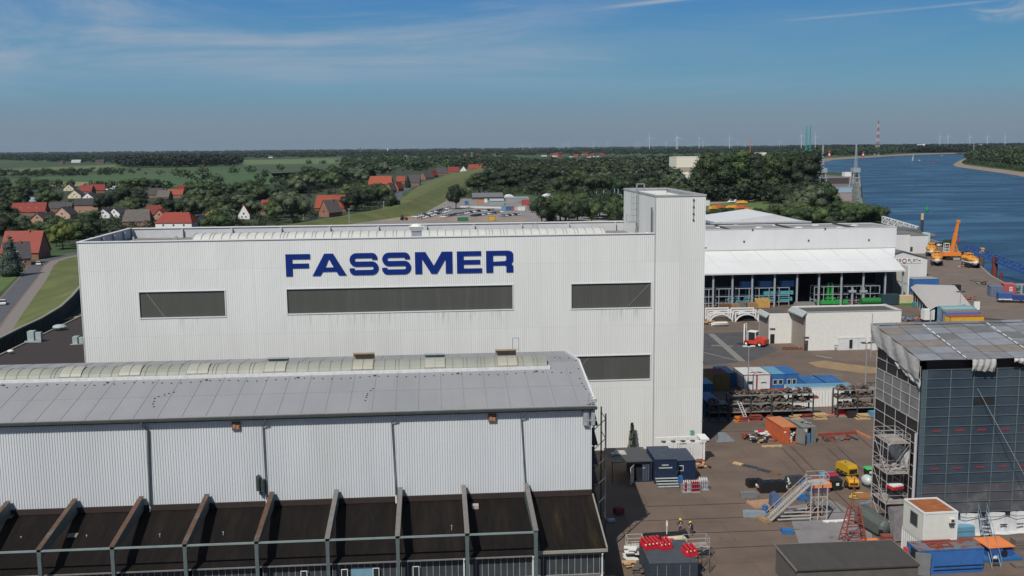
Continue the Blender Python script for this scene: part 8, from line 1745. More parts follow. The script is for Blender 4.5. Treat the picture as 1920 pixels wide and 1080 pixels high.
# cream tall factory behind the poplars
o=blockb(1268,1330,338,294,40, mat('cream_factory', (.74,.70,.58),.8), 'tall cream factory block with a beige band, partly behind the tall trees', name='cream_factory')
a, b=GP(1262,342), GP(1290,342);MB().b2(-50,0,-3,-.02,0,9).build('annex', mat('cream_factory', (0,0,0)), o);MB().b2(-18,30,-.6,-.05,11,16.5).build('band', mat('band_beige', (.36,.30,.24),.8), o)
blockb(1424,1437,348,286,20, MATS['cream_factory'], 'second cream tower glimpsed between the tall trees', name='cream_tower')
# boats and covers on the storage lawn
def boat_cover(px, py, L, m, label, rz=0.):
    c=GP(px, py);o=thing('covered_boat', tuple(c), rz, label, 'boat');MB().loft([[(x, -w_, .6),(x, w_, .6),(x, w_*.8, h),(x, -w_*.8, h)] for x, w_, h in ((-L/2,.3,.9),(-L*.3,1.4,2.2),(L*.2,1.6,2.6),(L/2,1.0,1.6))]).build('cover', m, o);MB().b2(-L*.3, L*.3,-.8,.8,.02,.58).build('trailer', dsteel, o)
for i, (px, py, L, m, rz) in enumerate(((1365,377,14, plainwhite, .1),(1376,380,10, contwhite, -.3),(1390,382,9, orangeboat, -.2),(1417,371,10, plainwhite, 0),(1337,393,8, orangeboat, .4),(1345,391,9, mat('red_orange_boat', (.50,.10,.03),.5),0),(1373,391,10, orangeboat, 0),(1389,392,9, MATS['red_orange_boat'], 0),(1352,376,6, plainwhite, 0))):
    boat_cover(px, py, L, m, ('longest white covered boat on the storage lawn', 'white boat in front of the long one on the lawn', 'white and orange boat at the right of the white pair', 'white boat near the trees at the lawn end', 'orange boat closest to the stair tower', 'red orange boat on the lawn', 'orange boat in the middle of the lawn row', 'red boat at the right of the lawn row', 'small white hooded boat left of the long one')[i], rz)
# ------------------------------------------------------------------ parked cars
cp=[]
for m_, nm in ((carwhite, 'white'),(carblack, 'black'),(carsilver, 'silver grey'),(cardark, 'dark blue')):
    o=car_mesh('car', 'parked_car', m_, (0,0,-50),0, 'x', 'car');cp.append((proto(o), nm))
used=[False]*4;rows_=[]
for (x0, y0, x1, y1, rot, where) in ((779,408,841,391,.35, 'in the slanting row beside the earth works'),(832,408,880,398,.3, 'in the second slanting row'),(860,404,888,398,.2, 'in the short row left of the car park middle'),(787,411,840,397,.35, 'in the front slanting row'),(887,406,926,401,.1, 'in the middle row of the car park'),(942,406,975,403,.1, 'in the right row of the car park'),(926,400,940,398,.1, 'in the far middle row of the car park'),(895,397,922,395,.1, 'in the back row of the car park')):
    n=max(3, int(math.hypot(x1-x0, y1-y0)/4.6));dv=GP(x1, y1)-GP(x0, y0);rot=math.atan2(dv.y, dv.x)
    for k in range(n):
        f_=(k+R.uniform(-.15,.15))/max(n-1,1);c=GP(x0+(x1-x0)*f_, y0+(y1-y0)*f_);i=R.choices(range(4),(5,2,2,1))[0];lab=cp[i][1]+' parked car '+where;loc=(c.x, c.y, .04)
        if not used[i]: q=cp[i][0][0];q.location=loc;q.rotation_euler=(0,0, PI/2+rot);q['label']=lab;q['group']='cars parked '+where;used[i]=True
        else: dup(cp[i][0], loc, PI/2+rot+R.uniform(-.05,.05), lab, 'cars parked '+where)
c=GP(758,413);o=thing('tractor', tuple(c),.3, 'dark red tractor on the earth works behind the parapet', 'tractor');MB().b2(-1,2,-.6,.6,.8,2).build('bonnet', rustred, o);MB().b2(-2,-.6,-.8,.8,1,3.2).build('cab', dsteel, o)
for x, r in ((-1.4,1.0),(1.5,.65)):
    for y in (-1,.7): MB().tube((x, y, r),(x, y+.35, r), r, 12).build('wheel', black, o)
# ------------------------------------------------------------------ far shipyard: dock, grey cranes, teal cranes
def lattice_crane(px, pyb, ytop, label, m, w_=4.2, boom=True, name='dock_crane'):
    c=GP(px, pyb);Ht=PY(px, ytop, c.y).z;o=thing(name, tuple(c),0, label, 'crane');mb=MB();h1=Ht*.34
    for x in (-w_, w_):
        for y in (-w_, w_): mb.beam((x, y, 0),(x*.6, y*.6, h1),.9,.9)
    for z in (h1*.25, h1*.6): mb.b2(-w_, w_, -w_, -w_+.8, z, z+.9);mb.b2(-w_, w_, w_-.8, w_, z, z+.9)
    mb.build('portal', m, o);MB().b2(-w_*.9, w_*.9,-w_*.9, w_*.9, h1, h1+Ht*.11).build('machine_house', m, o);mb=MB();z0, z1=h1+Ht*.11, Ht
    for x, y in ((-1,-1),(1,-1),(1,1),(-1,1)): mb.beam((x*w_*.28, y*w_*.28, z0),(x*.35, y*.35, z1),.3,.3)
    n=9
    for k in range(n):
        f0, f1=k/n, (k+1)/n;s0, s1=w_*.28*(1-f0)+.35*f0, w_*.28*(1-f1)+.35*f1;za, zb_=z0+(z1-z0)*f0, z0+(z1-z0)*f1
        mb.beam((-s0,-s0, za),(s1,-s1, zb_),.28,.28);mb.beam((s0,-s0, za),(-s1,-s1, zb_),.28,.28);mb.beam((-s1,-s1, zb_),(s1,-s1, zb_),.28,.28)
    mb.build('jib', m, o);return o
gcr=mat('crane_grey', (.30,.35,.37),.6)
lattice_crane(1603,350,271, 'grey dock crane with raised lattice jib at the river side', gcr)
lattice_crane(1541,350,272, 'grey dock crane with raised lattice jib, the left one by the trees', gcr)
lattice_crane(1510,322,236, 'tall teal crane with raised jib, the left one of the pair', teal, 4.5);lattice_crane(1517,322,234, 'tall teal crane with raised jib, the right one of the pair', teal, 4.5)
o=blockb(1545,1598,345,334,30, mat('dock_dark', (.06,.055,.05),.8), 'dark dock hall with mauve roof between the two grey cranes', name='dock_hall', roofm=mat('dock_roof', (.19,.155,.165),.8));
blockb(1557,1603,361,351,3, mat('pontoon_blue', (.28,.40,.50),.6), 'pale blue floating dock wall on the river edge', name='dock_wall')
a=GP(1563,378);b=GP(1598,378);c=GP(1560,366);d=GP(1600,366);mb=MB();mb.ring([(a.x, a.y, .2),(b.x, b.y, .2),(d.x, d.y, .2),(c.x, c.y, .2)], [(a.x, a.y, 1.6),(b.x, b.y, 1.6),(d.x, d.y, 1.6),(c.x, c.y, 1.6)]);tag(mb.build('dock_deck', mat('dock_deck', (.24,.20,.19),.8)), 'flat brownish dock deck beside the river', 'dock')
mb=MB();p0_, p1_=GP(1602,340,3), GP(1609,380,2)
for k in range(12): q=p0_.lerp(p1_, k/11);mb.box((q.x+R.uniform(-1,1), q.y, 2.5),(R.uniform(2,3.5),10, R.uniform(2,5)))
tag(mb.build('moored_barge', mat('barge_grey', (.20,.22,.22),.7)), 'long grey barge with gear moored along the dock', 'barge')
blockb(1584,1600,331,322,10, plainwhite, 'white ship superstructure behind the dock hall', name='moored_ship', cat='ship', roofm=rustred);blockb(1520,1533,349,334,12, contred, 'red and white shed left of the grey dock crane', name='dock_shed', roofm=teal)
# pylon, lighthouses, river marks, sailing boat
c=GP(1645,285);Ht=PY(1645,226, c.y).z;o=thing('transmission_pylon', tuple(c),0, 'very tall red and white banded lattice pylon beyond the river', 'pylon');nb=9
for k in range(nb):
    f0, f1=k/nb, (k+1)/nb;s0, s1=7.5*(1-f0)**1.2+1.2,7.5*(1-f1)**1.2+1.2;z0, z1=Ht*f0, Ht*f1;mb=MB()
    for x, y in ((-1,-1),(1,-1),(1,1),(-1,1)): mb.beam((x*s0, y*s0, z0),(x*s1, y*s1, z1),1.5,1.5)
    for s in (-1,1): mb.beam((-s0, s*s0, z0),(s1, s*s1, z1),.9,.9);mb.beam((s0, s*s0, z0),(-s1, s*s1, z1),.9,.9)
    mb.build('lattice_band', mat('pylon_red', (.32,.09,.08),.6) if k % 2 == 0 else mat('pylon_white', (.45,.46,.47),.6), o)
mb=MB()
for z, w_ in ((.97,16),(.90,22)): mb.beam((-w_, 0, Ht*z),(w_, 0, Ht*z),1.2,1.2)
mb.build('cross_arm', greysteel, o)
for px, py, yt, lab in ((1555,295.5,281, 'taller red and white lighthouse on the left river bank'),(1618.5,294,284, 'smaller red and white lighthouse farther along the bank')):
    c=GP(px, py);h=PY(px, yt, c.y).z;o=thing('lighthouse', tuple(c),0, lab, 'lighthouse')
    for k in range(3): MB().tube((0,0, h*.27*k),(0,0, h*.27*(k+1)),3.2-.35*k, 12,2.85-.35*k).build('tower_band', redp if k % 2 == 0 else plainwhite, o)
    MB().tube((0,0, h*.82),(0,0, h),2.4,10,1.2).build('lantern', redp, o)
blockb(1643,1652,291,286,20, plainwhite, 'white house on the river bank below the pylon', name='bank_house', roofm=tile_d)
for px, py, hh, m_, lab in ((1738,393.5,3.2, mat('buoy_green', (.02,.30,.10),.4), 'green navigation buoy in the river'),(1750.5,307,7, mat('buoy_red', (.55,.03,.02),.4), 'small red buoy far out in the river')):
    c=GP(px, py, WZ);o=thing('buoy', tuple(c),0, lab, 'buoy');MB().tube((0,0,-.3),(0,0,.9), hh*.45,12).build('float', m_, o);MB().tube((0,0,.91),(0,0, hh),.5,8,.25).build('mast', m_, o);MB().box((0,0, hh+.3),(.9,.9,.6)).build('top_mark', m_, o)
c=GP(1712,302.5, WZ);o=thing('sailing_boat', tuple(c),.4, 'small sailing boat with one white sail on the river', 'sailing boat');MB().loft([[(x, -w_, .8),(x, w_, .8),(x, 0,0)] for x, w_ in ((-5,.8),(0,1.6),(5,.2))]).build('hull', plainwhite, o);MB().tube((.5,0,.5),(.5,0,22),.12,6).build('mast', greysteel, o);mb=MB();mb.ring([(.3,-.05,2),(-4.5,-.05,2.2),(.3,-.05,21.5)], [(.3,.05,2),(-4.5,.05,2.2),(.3,.05,21.5)]);mb.build('sail', plainwhite, o)
for px, py, lab in ((1724,302, 'small white motor boat right of the sailing boat'),(1766,292.5, 'distant white boat near the far bank')):
    c=GP(px, py, WZ);o=thing('motor_boat', tuple(c),0, lab, 'motor boat');MB().loft([[(x, -w_, 1.2),(x, w_, 1.2),(x, 0,0)] for x, w_ in ((-4,1.2),(1,1.5),(5,.2))]).build('hull', plainwhite, o);MB().b2(-2,1.2,-1,1,1.21,2.8).build('cabin', plainwhite, o)
# far bank factories
for px0, px1, py, yt, lab in ((1728,1742,283,270, 'white plant with steel tanks on the far bank'),(1746,1764,284,274.5, 'long white hall on the far bank, left one'),(1770,1788,284,274.5, 'long white hall on the far bank, right one'),(1835,1864,282,272, 'white shed row behind the wooded point')): blockb(px0, px1, py, yt, 60, plainwhite, lab, name='far_plant', hr=3 if px0 > 1740 else 0)
c=GP(1825,292);o=thing('grey_pylon', tuple(c),0, 'thin grey mast on the wooded point', 'mast');hh=PY(1825,267, c.y).z;mb=MB();mb.beam((0,0,0),(0,0, hh),1.6,1.6);mb.beam((-7,0, hh*.93),(7,0, hh*.93),1,1);mb.build('mast', greysteel, o)
# wind turbines
wt=thing('wind_turbine', (0,0,-400),0, 'x', 'wind turbine');wtm=mat('turbine_white', (.62,.64,.66),.5)
MB().tube((0,0,0),(0,0,100),2.1,10,1.3).build('tower', wtm, wt);MB().b2(-2.2,2.2,-4,8,98.5,103).build('nacelle', wtm, wt)
for k in range(3): a_=math.radians(90+120*k+15);d=Vector((math.cos(a_),0, math.sin(a_)));MB().ring([Vector((0,-5,101))+d*2+Vector((math.sin(a_)*s*1.1, t_*.5,-math.cos(a_)*s*1.1)) for s, t_ in ((-1,-1),(1,-1),(1,1),(-1,1))], [Vector((0,-5,101))+d*40+Vector((math.sin(a_)*s*.3, t_*.2,-math.cos(a_)*s*.3)) for s, t_ in ((-1,-1),(1,-1),(1,1),(-1,1))]).build('blade', wtm, wt)
WP=proto(wt);fst=True
for px, yt in ((980,269.5),(993,270),(1057,269),(1066,269),(1113,268),(1140,268.5),(1193,267),(1197.5,268),(1218,258.5),(1249,267),(1268.5,258.5),(1271,257),(1311,259),(1318.5,266),(1368,259),(1383.5,266),(1398,266),(1462,264.5),(1503,254),(1529,255.5),(1763,256),(1778,255.5),(1819,256.5),(1852,256),(591,275),(633,274),(1885,256)):
    D_=9000 if yt > 262 else 6500;q=PY(px, yt, D_);k=q.z/101;k=max(k, .35);s_=(k, k, k)
    tw=('short' if yt > 262 else 'tall')+' white wind turbine on the horizon '+('left of the stair tower' if px < 1175 and px > 900 else 'above the stair tower' if px < 1325 and px > 900 else 'above the tall trees' if 900 < px < 1540 else 'beyond the river' if px > 1700 else 'far left over the fields')
    if fst: wt.location=(q.x, D_, 0);wt.scale=s_;wt['label']=tw;wt['group']='wind turbines on the horizon';fst=False
    else: dup(WP, (q.x, D_, 0), R.uniform(-.4,.4), tw, 'wind turbines on the horizon', scale=s_)
for px, yt, py, lab in ((676,276,287, 'thin church spire on the horizon left of the middle'),(727,277,285, 'small white tower on the horizon')):
    c=GP(px, py);h=PY(px, yt, c.y).z;o=thing('church_spire', tuple(c),0, lab, 'church tower');MB().b2(-5,5,-5,5,0, h*.55).build('tower', brick if px < 700 else plainwhite, o);MB().tube((0,0, h*.55),(0,0, h),6,4,.3).build('spire', tile_d if px < 700 else plainwhite, o)
c=GP(1406,300);hh=PY(1406,248, c.y).z;mb=MB();mb.beam((0,0,0),(0,0, hh*.7),1.2,1.2);mb.beam((0,0, hh*.6),(-9,0, hh),.8,.8);tag(mb.xf(tuple(c)).build('far_crane', orangep), 'thin far crane rising above the tall trees', 'crane')
# lamps along the dike
for px, py in ((569,413),(655,420),(720,403),(838,388)): c=GP(px, py);tag(MB().tube((c.x, c.y, 0),(c.x, c.y, 9),.22,5).box((c.x, c.y, 9),(1.4,.5,.3)).build('street_lamp', steel), 'slender street lamp beside the dike road', 'street lamp', 'street lamps beside the dike road')
# ------------------------------------------------------------------ trees
rng=np.random.default_rng(11)
def crown_arrays(seed, n, size, shape='round', core=True):
    g=np.random.default_rng(seed);V, Fc=[], []
    if shape == 'round':
        k=13;cen=np.column_stack([g.uniform(-.27,.27, k), g.uniform(-.27,.27, k), g.uniform(.34,.78, k)]);cen[:, :2] *= (1.15-np.abs(cen[:, 2:3]-.5)*1.3);rad=g.uniform(.13,.22, k);cen[0]=(0,0,.55);rad[0]=.27;cen[1]=(.03,0,.80);rad[1]=.17
    elif shape == 'tall':
        k=13;z=np.linspace(.16,.9, k);cen=np.column_stack([g.uniform(-.06,.06, k), g.uniform(-.06,.06, k), z]);rad=.155*np.sin(np.pi*(.12+.8*(z-.1)))**.6
    elif shape == 'cone':
        k=12;z=np.linspace(.12,.94, k);cen=np.column_stack([g.uniform(-.02,.02, k), g.uniform(-.02,.02, k), z]);rad=.24*(1-z)+.03
    else:
        k=9;cen=np.column_stack([g.uniform(-.42,.42, k), g.uniform(-.42,.42, k), g.uniform(.22,.62, k)]);rad=g.uniform(.20,.34, k)
    wgt=rad**2;idx=g.choice(k, n, p=wgt/wgt.sum());d=g.normal(size=(n, 3));d[:, 2] += .25;d /= np.linalg.norm(d, axis=1)[:, None]
    P=cen[idx]+d*(rad[idx]*g.uniform(.72,1.10, n))[:, None];P[:, 2]=np.maximum(P[:, 2], .06)
    nr=d+g.normal(size=(n, 3))*.55;nr /= np.linalg.norm(nr, axis=1)[:, None];ref=g.normal(size=(n, 3));u=np.cross(nr, ref);u /= np.linalg.norm(u, axis=1)[:, None];v=np.cross(nr, u)
    s=size*g.uniform(.6,1.3, n)[:, None];a=g.uniform(.5,1, n)[:, None]
    verts=np.stack([P-u*s, P-v*s*a*.8+u*s*.2, P+u*s, P+v*s*a+u*s*.1], 1).reshape(-1,3);faces=np.arange(4*n).reshape(-1,4)
    if core:
        cv, cf=[], [];nu, nv=7,5
        for c_, r in zip(cen, rad):
            b0=len(verts)+sum(len(x) for x in cv);ring=[]
            th, ph=np.meshgrid(np.linspace(0,2*np.pi, nu, endpoint=False), np.linspace(.15, np.pi-.15, nv));q=np.stack([np.cos(th)*np.sin(ph), np.sin(th)*np.sin(ph), np.cos(ph)], -1).reshape(-1,3)*(r*.80*g.uniform(.85,1.1, nu*nv)[:, None])+c_
            cv.append(q);cf += [(b0+j*nu+i, b0+j*nu+(i+1) % nu, b0+(j+1)*nu+(i+1) % nu, b0+(j+1)*nu+i) for j in range(nv-1) for i in range(nu)]
        verts=np.vstack([verts]+cv);faces=np.vstack([faces, np.array(cf)])
    return verts, faces
def np_mesh(name, verts, faces, mats, mi=None):
    me=bpy.data.meshes.new(name);me.vertices.add(len(verts));me.vertices.foreach_set("co", verts.astype(np.float32).ravel());nf=len(faces)
    me.loops.add(nf*4);me.loops.foreach_set("vertex_index", faces.astype(np.int32).ravel());me.polygons.add(nf);me.polygons.foreach_set("loop_start", np.arange(nf, dtype=np.int32)*4)
    for m in mats: me.materials.append(m)
    if mi is not None: me.polygons.foreach_set("material_index", mi.astype(np.int32))
    me.update();me.validate();return me
TREES={}
def tree_proto(key, shape, m, n=1500, size=.030, seed=1):
    o=thing('broadleaf_tree' if shape != 'cone' else 'conifer_tree', (0,0,-100),0, 'x', 'tree');me=np_mesh('crown', *crown_arrays(seed, n, size, shape), [m]);c=bpy.data.objects.new('crown', me);col.objects.link(c);c.parent=o
    t_=MB();t_.tube((0,0,0),(.01,0,.35),.022,7,.015);t_.tube((.01,0,.35),(.0,.01,.78),.015,6,.005)
    for i in range(5): a_=i*1.3;t_.tube((.008,0,.25+.07*i),(.2*math.cos(a_),.2*math.sin(a_),.46+.07*i),.008,5,.003)
    t_.build('trunk', bark, o);TREES[key]=proto(o)
for i, (shape, m) in enumerate((('round', leafA),('round', leafB),('round', leafC),('round', leafB),('round', leafA),('round', leafY),('round', leafR))): tree_proto('r%d' % i, shape, m, 2300 if i < 5 else 1500,.022,20+i)
tree_proto('t0', 'tall', leafA, 2200,.016,31);tree_proto('t1', 'tall', leafB, 2200,.016,32);tree_proto('c0', 'cone', leafA, 1500,.020,33);tree_proto('c1', 'cone', mat('foliage_blue_green', (.04,.065,.05),.8, var=.3, vs_=.3),1500,.020,34);tree_proto('b0', 'bush', leafB, 1400,.030,35);tree_proto('b1', 'bush', leafA, 1400,.030,36)
placed=[];usedT=set()
road_pts=[Vector(p) for p in road1]+[Vector(p[:2]) for p in road2]+[Vector(p) for p in crest]
RS=[]
for seq, w_ in ((road1,12),(road2[3:], 11),(crest, 0)):
    P=[Vector(p[:2]) for p in seq]
    for a, b in zip(P[:-1], P[1:]):
        n=max(1, int((b-a).length/8))
        for k in range(n): RS.append((a.lerp(b, k/n), w_))
CR=[]
Pc=[Vector(p) for p in crest]
for i in range(len(Pc)-1):
    n=max(1, int((Pc[i+1]-Pc[i]).length/10))
    for k in range(n): CR.append((Pc[i].lerp(Pc[i+1], k/n), [12,13,18,22,34,48,60,60][i]+3))
def inpoly(x, y, poly):
    c=False;j=len(poly)-1
    for i in range(len(poly)):
        if (poly[i][1] > y) != (poly[j][1] > y) and x < (poly[j][0]-poly[i][0])*(y-poly[i][1])/(poly[j][1]-poly[i][1])+poly[i][0]: c=not c
        j=i
    return c
OPEN=[px_poly([(775,400),(845,374),(872,366),(1000,366),(992,384),(995,420),(700,420)])]
def plant(key, px, py, h, label, group, w_=1., force=False, msep=.38):
    c=GP(px, py);p=Vector((c.x, c.y))
    if not force:
        if any((p-q).length < r for q, r in RS) or any((p-q).length < r for q, r in CR): return False
        if any(inpoly(p.x, p.y, o_) for o_ in OPEN): return False
        hp=h/mpx(py);hw_=.3*h*w_/mpx(py)
        for (x0, x1, y0, y1) in HB:
            if py > y1-1 and px+hw_*.35 > x0+2 and px-hw_*.35 < x1-2 and py-hp*.95 < y1-(y1-y0)*.45: return False
            if y1-9 < py <= y1 and x0 < px < x1: return False
        if any((p-q).length < msep*(h+h2)/2 for q, h2 in placed): return False
    placed.append((p, h));pt=TREES[key];sc_=(h*w_, h*w_, h)
    if key not in usedT: usedT.add(key);o=pt[0];o.location=(p.x, p.y, 0);o.scale=sc_;o['label']=label;o['group']=group
    else: dup(pt, (p.x, p.y, 0), R.uniform(0,6.28), label, group, scale=sc_)
    return True
# ------------------------------------------------------------------ woods and belts that read as masses
LOW={s_: [crown_arrays(60+i, 130,.085, s_, False) for i in range(3)] for s_ in ('round', 'bush')}
def mass(name, label, poly, n, hlo, hhi, shape, mats, spread=1.25, world=False, zfun=None, okf=False):
    vs_, fs_, ms_=[], [], [];off=0;xs_=[p[0] for p in poly];ys_=[p[1] for p in poly];k=0;guard=0
    while k < n and guard < n*50:
        guard += 1;x, y=R.uniform(min(xs_), max(xs_)), R.uniform(min(ys_), max(ys_))
        if not inpoly(x, y, poly): continue
        if okf and any(x0-1 < x < x1+1 and y1-(y1-y0) < y < y1+5 for x0, x1, y0, y1 in HB): continue
        if world: p=Vector((x, y, 0))
        else: p=GP(x, y)
        v_, f_=LOW[shape][R.randrange(3)];h=R.uniform(hlo, hhi);a_=R.uniform(0,6.28);ca, sa=math.cos(a_)*h*spread, math.sin(a_)*h*spread
        q=np.empty_like(v_);q[:, 0]=v_[:, 0]*ca-v_[:, 1]*sa+p.x;q[:, 1]=v_[:, 0]*sa+v_[:, 1]*ca+p.y;q[:, 2]=v_[:, 2]*h-.1*h+(zfun(p.x, p.y) if zfun else 0)
        vs_.append(q);fs_.append(f_+off);off += len(v_);ms_.append(np.full(len(f_), R.randrange(len(mats))));k += 1
    o=bpy.data.objects.new(name, np_mesh(name, np.vstack(vs_), np.vstack(fs_), mats, np.concatenate(ms_)));col.objects.link(o);return tag(o, label, 'wood', kind='stuff')
ml=[leafA, leafB, leafA]
def scatter(poly, n, hlo, hhi, keys, label, group, tries=150, w_=(1.15,1.55), msep=.27):
    xs_=[p[0] for p in poly];ys_=[p[1] for p in poly];k=0;t_=0
    kn={'r0': 'dark rounded', 'r1': 'green rounded', 'r2': 'grey green', 'r3': 'broad green', 'r4': 'dark broad', 'r5': 'bright yellow green', 'r6': 'golden', 't0': 'tall dark', 't1': 'tall green', 'c0': 'dark conical', 'c1': 'blue green conical', 'b0': 'low green bushy', 'b1': 'low dark bushy'}
    while k < n and t_ < n*tries:
        t_ += 1;x, y=R.uniform(min(xs_), max(xs_)), R.uniform(min(ys_), max(ys_))
        if not inpoly(x, y, poly): continue
        kk_=R.choice(keys)
        ps_=('left', 'middle', 'right')[min(2, int(3*(x-min(xs_))/(max(xs_)-min(xs_)+.01)))]
        if plant(kk_, x, y, R.uniform(hlo, hhi), kn[kk_]+' tree '+label+', '+ps_+' part', group+': '+kn[kk_], R.uniform(*w_), msep=msep): k += 1
    return k
mix=['r0', 'r1', 'r2', 'r3', 'r4', 'r1', 'r3']
for i, pl in enumerate(([(0,470),(0,350),(450,350),(600,330),(700,340),(745,360),(735,392),(640,410),(480,436),(240,440),(150,455)], [(870,374),(865,345),(925,322),(1270,300),(1530,300),(1530,372),(1440,384),(1260,390),(1180,380),(1000,364)], [(1000,425),(1000,402),(1175,398),(1180,430)], [(1440,425),(1440,406),(1560,386),(1620,400),(1640,420)], [(540,352),(690,318),(820,315),(800,326),(700,345)])):
    sheet('woodland_floor', px_poly(pl),.012+.001*i, mat('woodland_floor', (.030,.044,.016),.95, var=.3, vs_=.08))
# hand placed ones that stand out
plant('r5', 118,468,14, 'bright yellow green tree at the corner of the white hall', None, 1.1, True);plant('r6', 398,421,9, 'golden shrub like tree above the hall parapet', None, 1.2, True)
plant('c1', 22,518,15, 'blue green spruce by the road at the left edge', None, 1.3, True);plant('r2', 548,418,21, 'large silvery green willow beside the farmhouses', None, 1.25, True);plant('r4', 12,460,15, 'dark round tree at the left edge above the big red roof', None, 1.3, True)
plant('r1', 147,462,14, 'dark green tree directly behind the left corner of the white hall', None, 1.2, True);plant('r4', 160,448,13, 'dark tree touching the roof corner of the white hall', None, 1.2, True)
plant('r0', 855,392,19, 'dark tree standing alone at the end of the earth works', None, .95, True);plant('r4', 735,398,13, 'dark tree at the road bend below the dike', None, 1.2, True)
plant('c0', 765,352,14, 'dark conical tree beside the dike road houses', None, 1.2, True)
plant('b1', 1776,463,4.5, 'small dark bush beside the white van on the quay', None, 1.2, True)
scatter([(0,455),(0,425),(100,425),(150,412),(235,425),(300,432),(240,442),(170,452),(90,470)], 26,7,12, mix, 'in the gardens between the village houses', 'village garden trees')
scatter([(0,424),(0,352),(105,352),(105,380),(95,395),(30,410)], 22,10,15, ['r0', 'r4', 'r0', 'r1', 'r4'], 'at the left edge of the village', 'trees left in the village')
scatter([(190,405),(190,352),(440,352),(500,360),(500,400),(430,425),(340,412),(240,405)], 46,10,15, mix, 'in the middle of the village', 'trees in the village middle')
scatter([(380,438),(440,380),(520,360),(560,400),(520,438)], 18,10,16, mix, 'left of the silvery willow', 'trees left of the willow')
scatter([(640,415),(690,404),(735,395),(730,370),(690,362),(640,372),(650,395)], 18,13,17, ['r0', 'r4', 'r1', 'r0'], 'around the orange farmhouses', 'trees by the farmhouses')
scatter([(555,365),(700,345),(690,332),(760,322),(800,322),(800,315),(690,318),(600,332),(540,350)], 34,17,23, ['r0', 'r4', 'r4', 'r1', 'r2'], 'in the dark belt behind the farmhouses', 'tree belt behind the farmhouses')
scatter([(878,374),(870,345),(925,325),(980,322),(1080,330),(1180,340),(1180,378),(1000,366)], 54,15,21, ['r0', 'r1', 'r2', 'r3', 'r4', 'r0', 'r4'], 'in the wood behind the storage yard', 'wood behind the storage yard')
scatter([(1022,424),(1022,405),(1060,402),(1180,400),(1180,424)], 22,13,18, ['r0', 'r1', 'r3', 'r4', 'c0'], 'in the clump just behind the big hall roof', 'clump behind the hall roof')
plant('r0', 1016,421,17, 'tall dark rounded tree at the left end of the clump behind the hall', None, 1.1, True)
scatter([(1200,375),(1190,352),(1260,342),(1320,372),(1320,384),(1230,384)], 14,13,17, mix, 'between the wood and the stair tower', 'trees left of the stair tower')
for i, px in enumerate((1318,1330,1322,1340,1348,1362,1377,1391,1405,1420,1447,1461,1475,1489,1502,1513,1345,1334,1355,1384,1455,1480)):
    plant(('t0', 't1', 't0')[i % 3] if i % 4 else 'r0', px, 371+R.uniform(-4,4), R.uniform(35,41)*(1 if i % 4 else .92)*(.8 if px < 1300 else 1),('very tall slender' if i % 4 else 'tall wide')+' dark tree of the high row, '+('by the cream factory' if px < 1340 else 'in its middle' if px < 1430 else 'towards the river'), 'high row of tall trees', R.uniform(1.3,1.7) if i % 4 else .8, True)
scatter([(1465,396),(1470,384),(1545,386),(1552,398),(1520,404)], 12,15,20, ['r2', 'r4', 'r0', 'r1'], 'in the clump beside the dock', 'clump beside the dock')
scatter([(1440,418),(1440,408),(1560,404),(1618,400),(1646,414),(1640,424),(1500,424)], 30,8,12, ['r0', 'r1', 'r3', 'r4', 'b0'], 'on the river bank behind the canopy hall', 'bank trees behind the canopy hall')
scatter([(1324,424),(1324,404),(1400,400),(1440,404),(1400,414)], 12,5,8, ['b0', 'b1', 'r1'], 'right behind the stair tower', 'bushes behind the stair tower')
mass('garden_shrubs', 'low shrubs and hedges between the houses of the village', [(0,455),(0,352),(440,352),(640,340),(700,345),(740,365),(735,392),(640,408),(480,432),(240,436),(150,448)], 420,2.5,6, 'bush', ml, 1.2, okf=True)
print('trees placed', len(placed))
mass('far_wood', 'dark dense wood standing alone in the far fields', [(218,312),(230,305),(300,303),(450,304),(452,311),(380,313),(260,315)], 420,26,34, 'round', [leafA])
mass('field_hedges', 'hedges and bushes between the far fields', [(0,332),(0,324),(70,324),(170,320),(215,320),(270,322),(275,329),(180,331),(100,333)], 120,6,13, 'round', ml)
mass('field_trees', 'scattered trees of the far pastures', [(280,345),(300,330),(450,318),(640,305),(640,318),(560,330),(430,345)], 22,12,20, 'round', [leafB, leafC])
mass('left_belt', 'dark tree belt across the far left', [(0,302),(0,295),(225,292),(225,305),(120,305)], 480,18,30, 'round', [leafA])
mass('village_back_trees', 'trees behind the village', [(0,350),(0,342),(60,340),(100,350),(440,350),(560,335),(560,350),(440,358),(100,356)], 80,8,12, 'round', ml)
mass('middle_belt', 'tree belt behind the middle fields', [(640,322),(640,300),(700,296),(960,298),(1000,310),(940,320),(800,316)], 330,14,24, 'round', ml)
mass('big_wood', 'wide wood stretching behind the shipyard to the river', [(900,325),(980,308),(1260,300),(1270,345),(1190,350),(1000,330)], 700,13,22, 'round', [leafA, leafB, leafC, leafA])
mass('wood_undergrowth', 'bushes and young trees under the wood behind the storage yard', [(868,372),(866,345),(925,324),(1180,338),(1262,342),(1262,384),(1180,378),(1000,365)], 420,4,8, 'bush', [leafB, leafA, leafC], 1.3)
mass('farm_undergrowth', 'bushes under the dark belt behind the farmhouses', [(545,366),(690,343),(690,330),(800,320),(800,314),(690,316),(600,332),(540,350)], 260,4,8, 'bush', [leafB, leafA], 1.3, okf=True)
mass('wood_under_poplars', 'dark undergrowth of the high tree row', [(1280,378),(1280,360),(1525,352),(1528,372),(1440,382)], 180,10,20, 'round', [leafA])
mass('wood_behind_poplars', 'wood reaching to the river bend', [(1250,330),(1250,300),(1500,290),(1530,296),(1530,320),(1480,335)], 420,14,24, 'round', ml)
mass('river_trees', 'trees along the river bend', [(1500,297),(1500,285),(1700,282),(1720,286),(1660,291),(1560,293)], 420,20,34, 'round', [leafA])
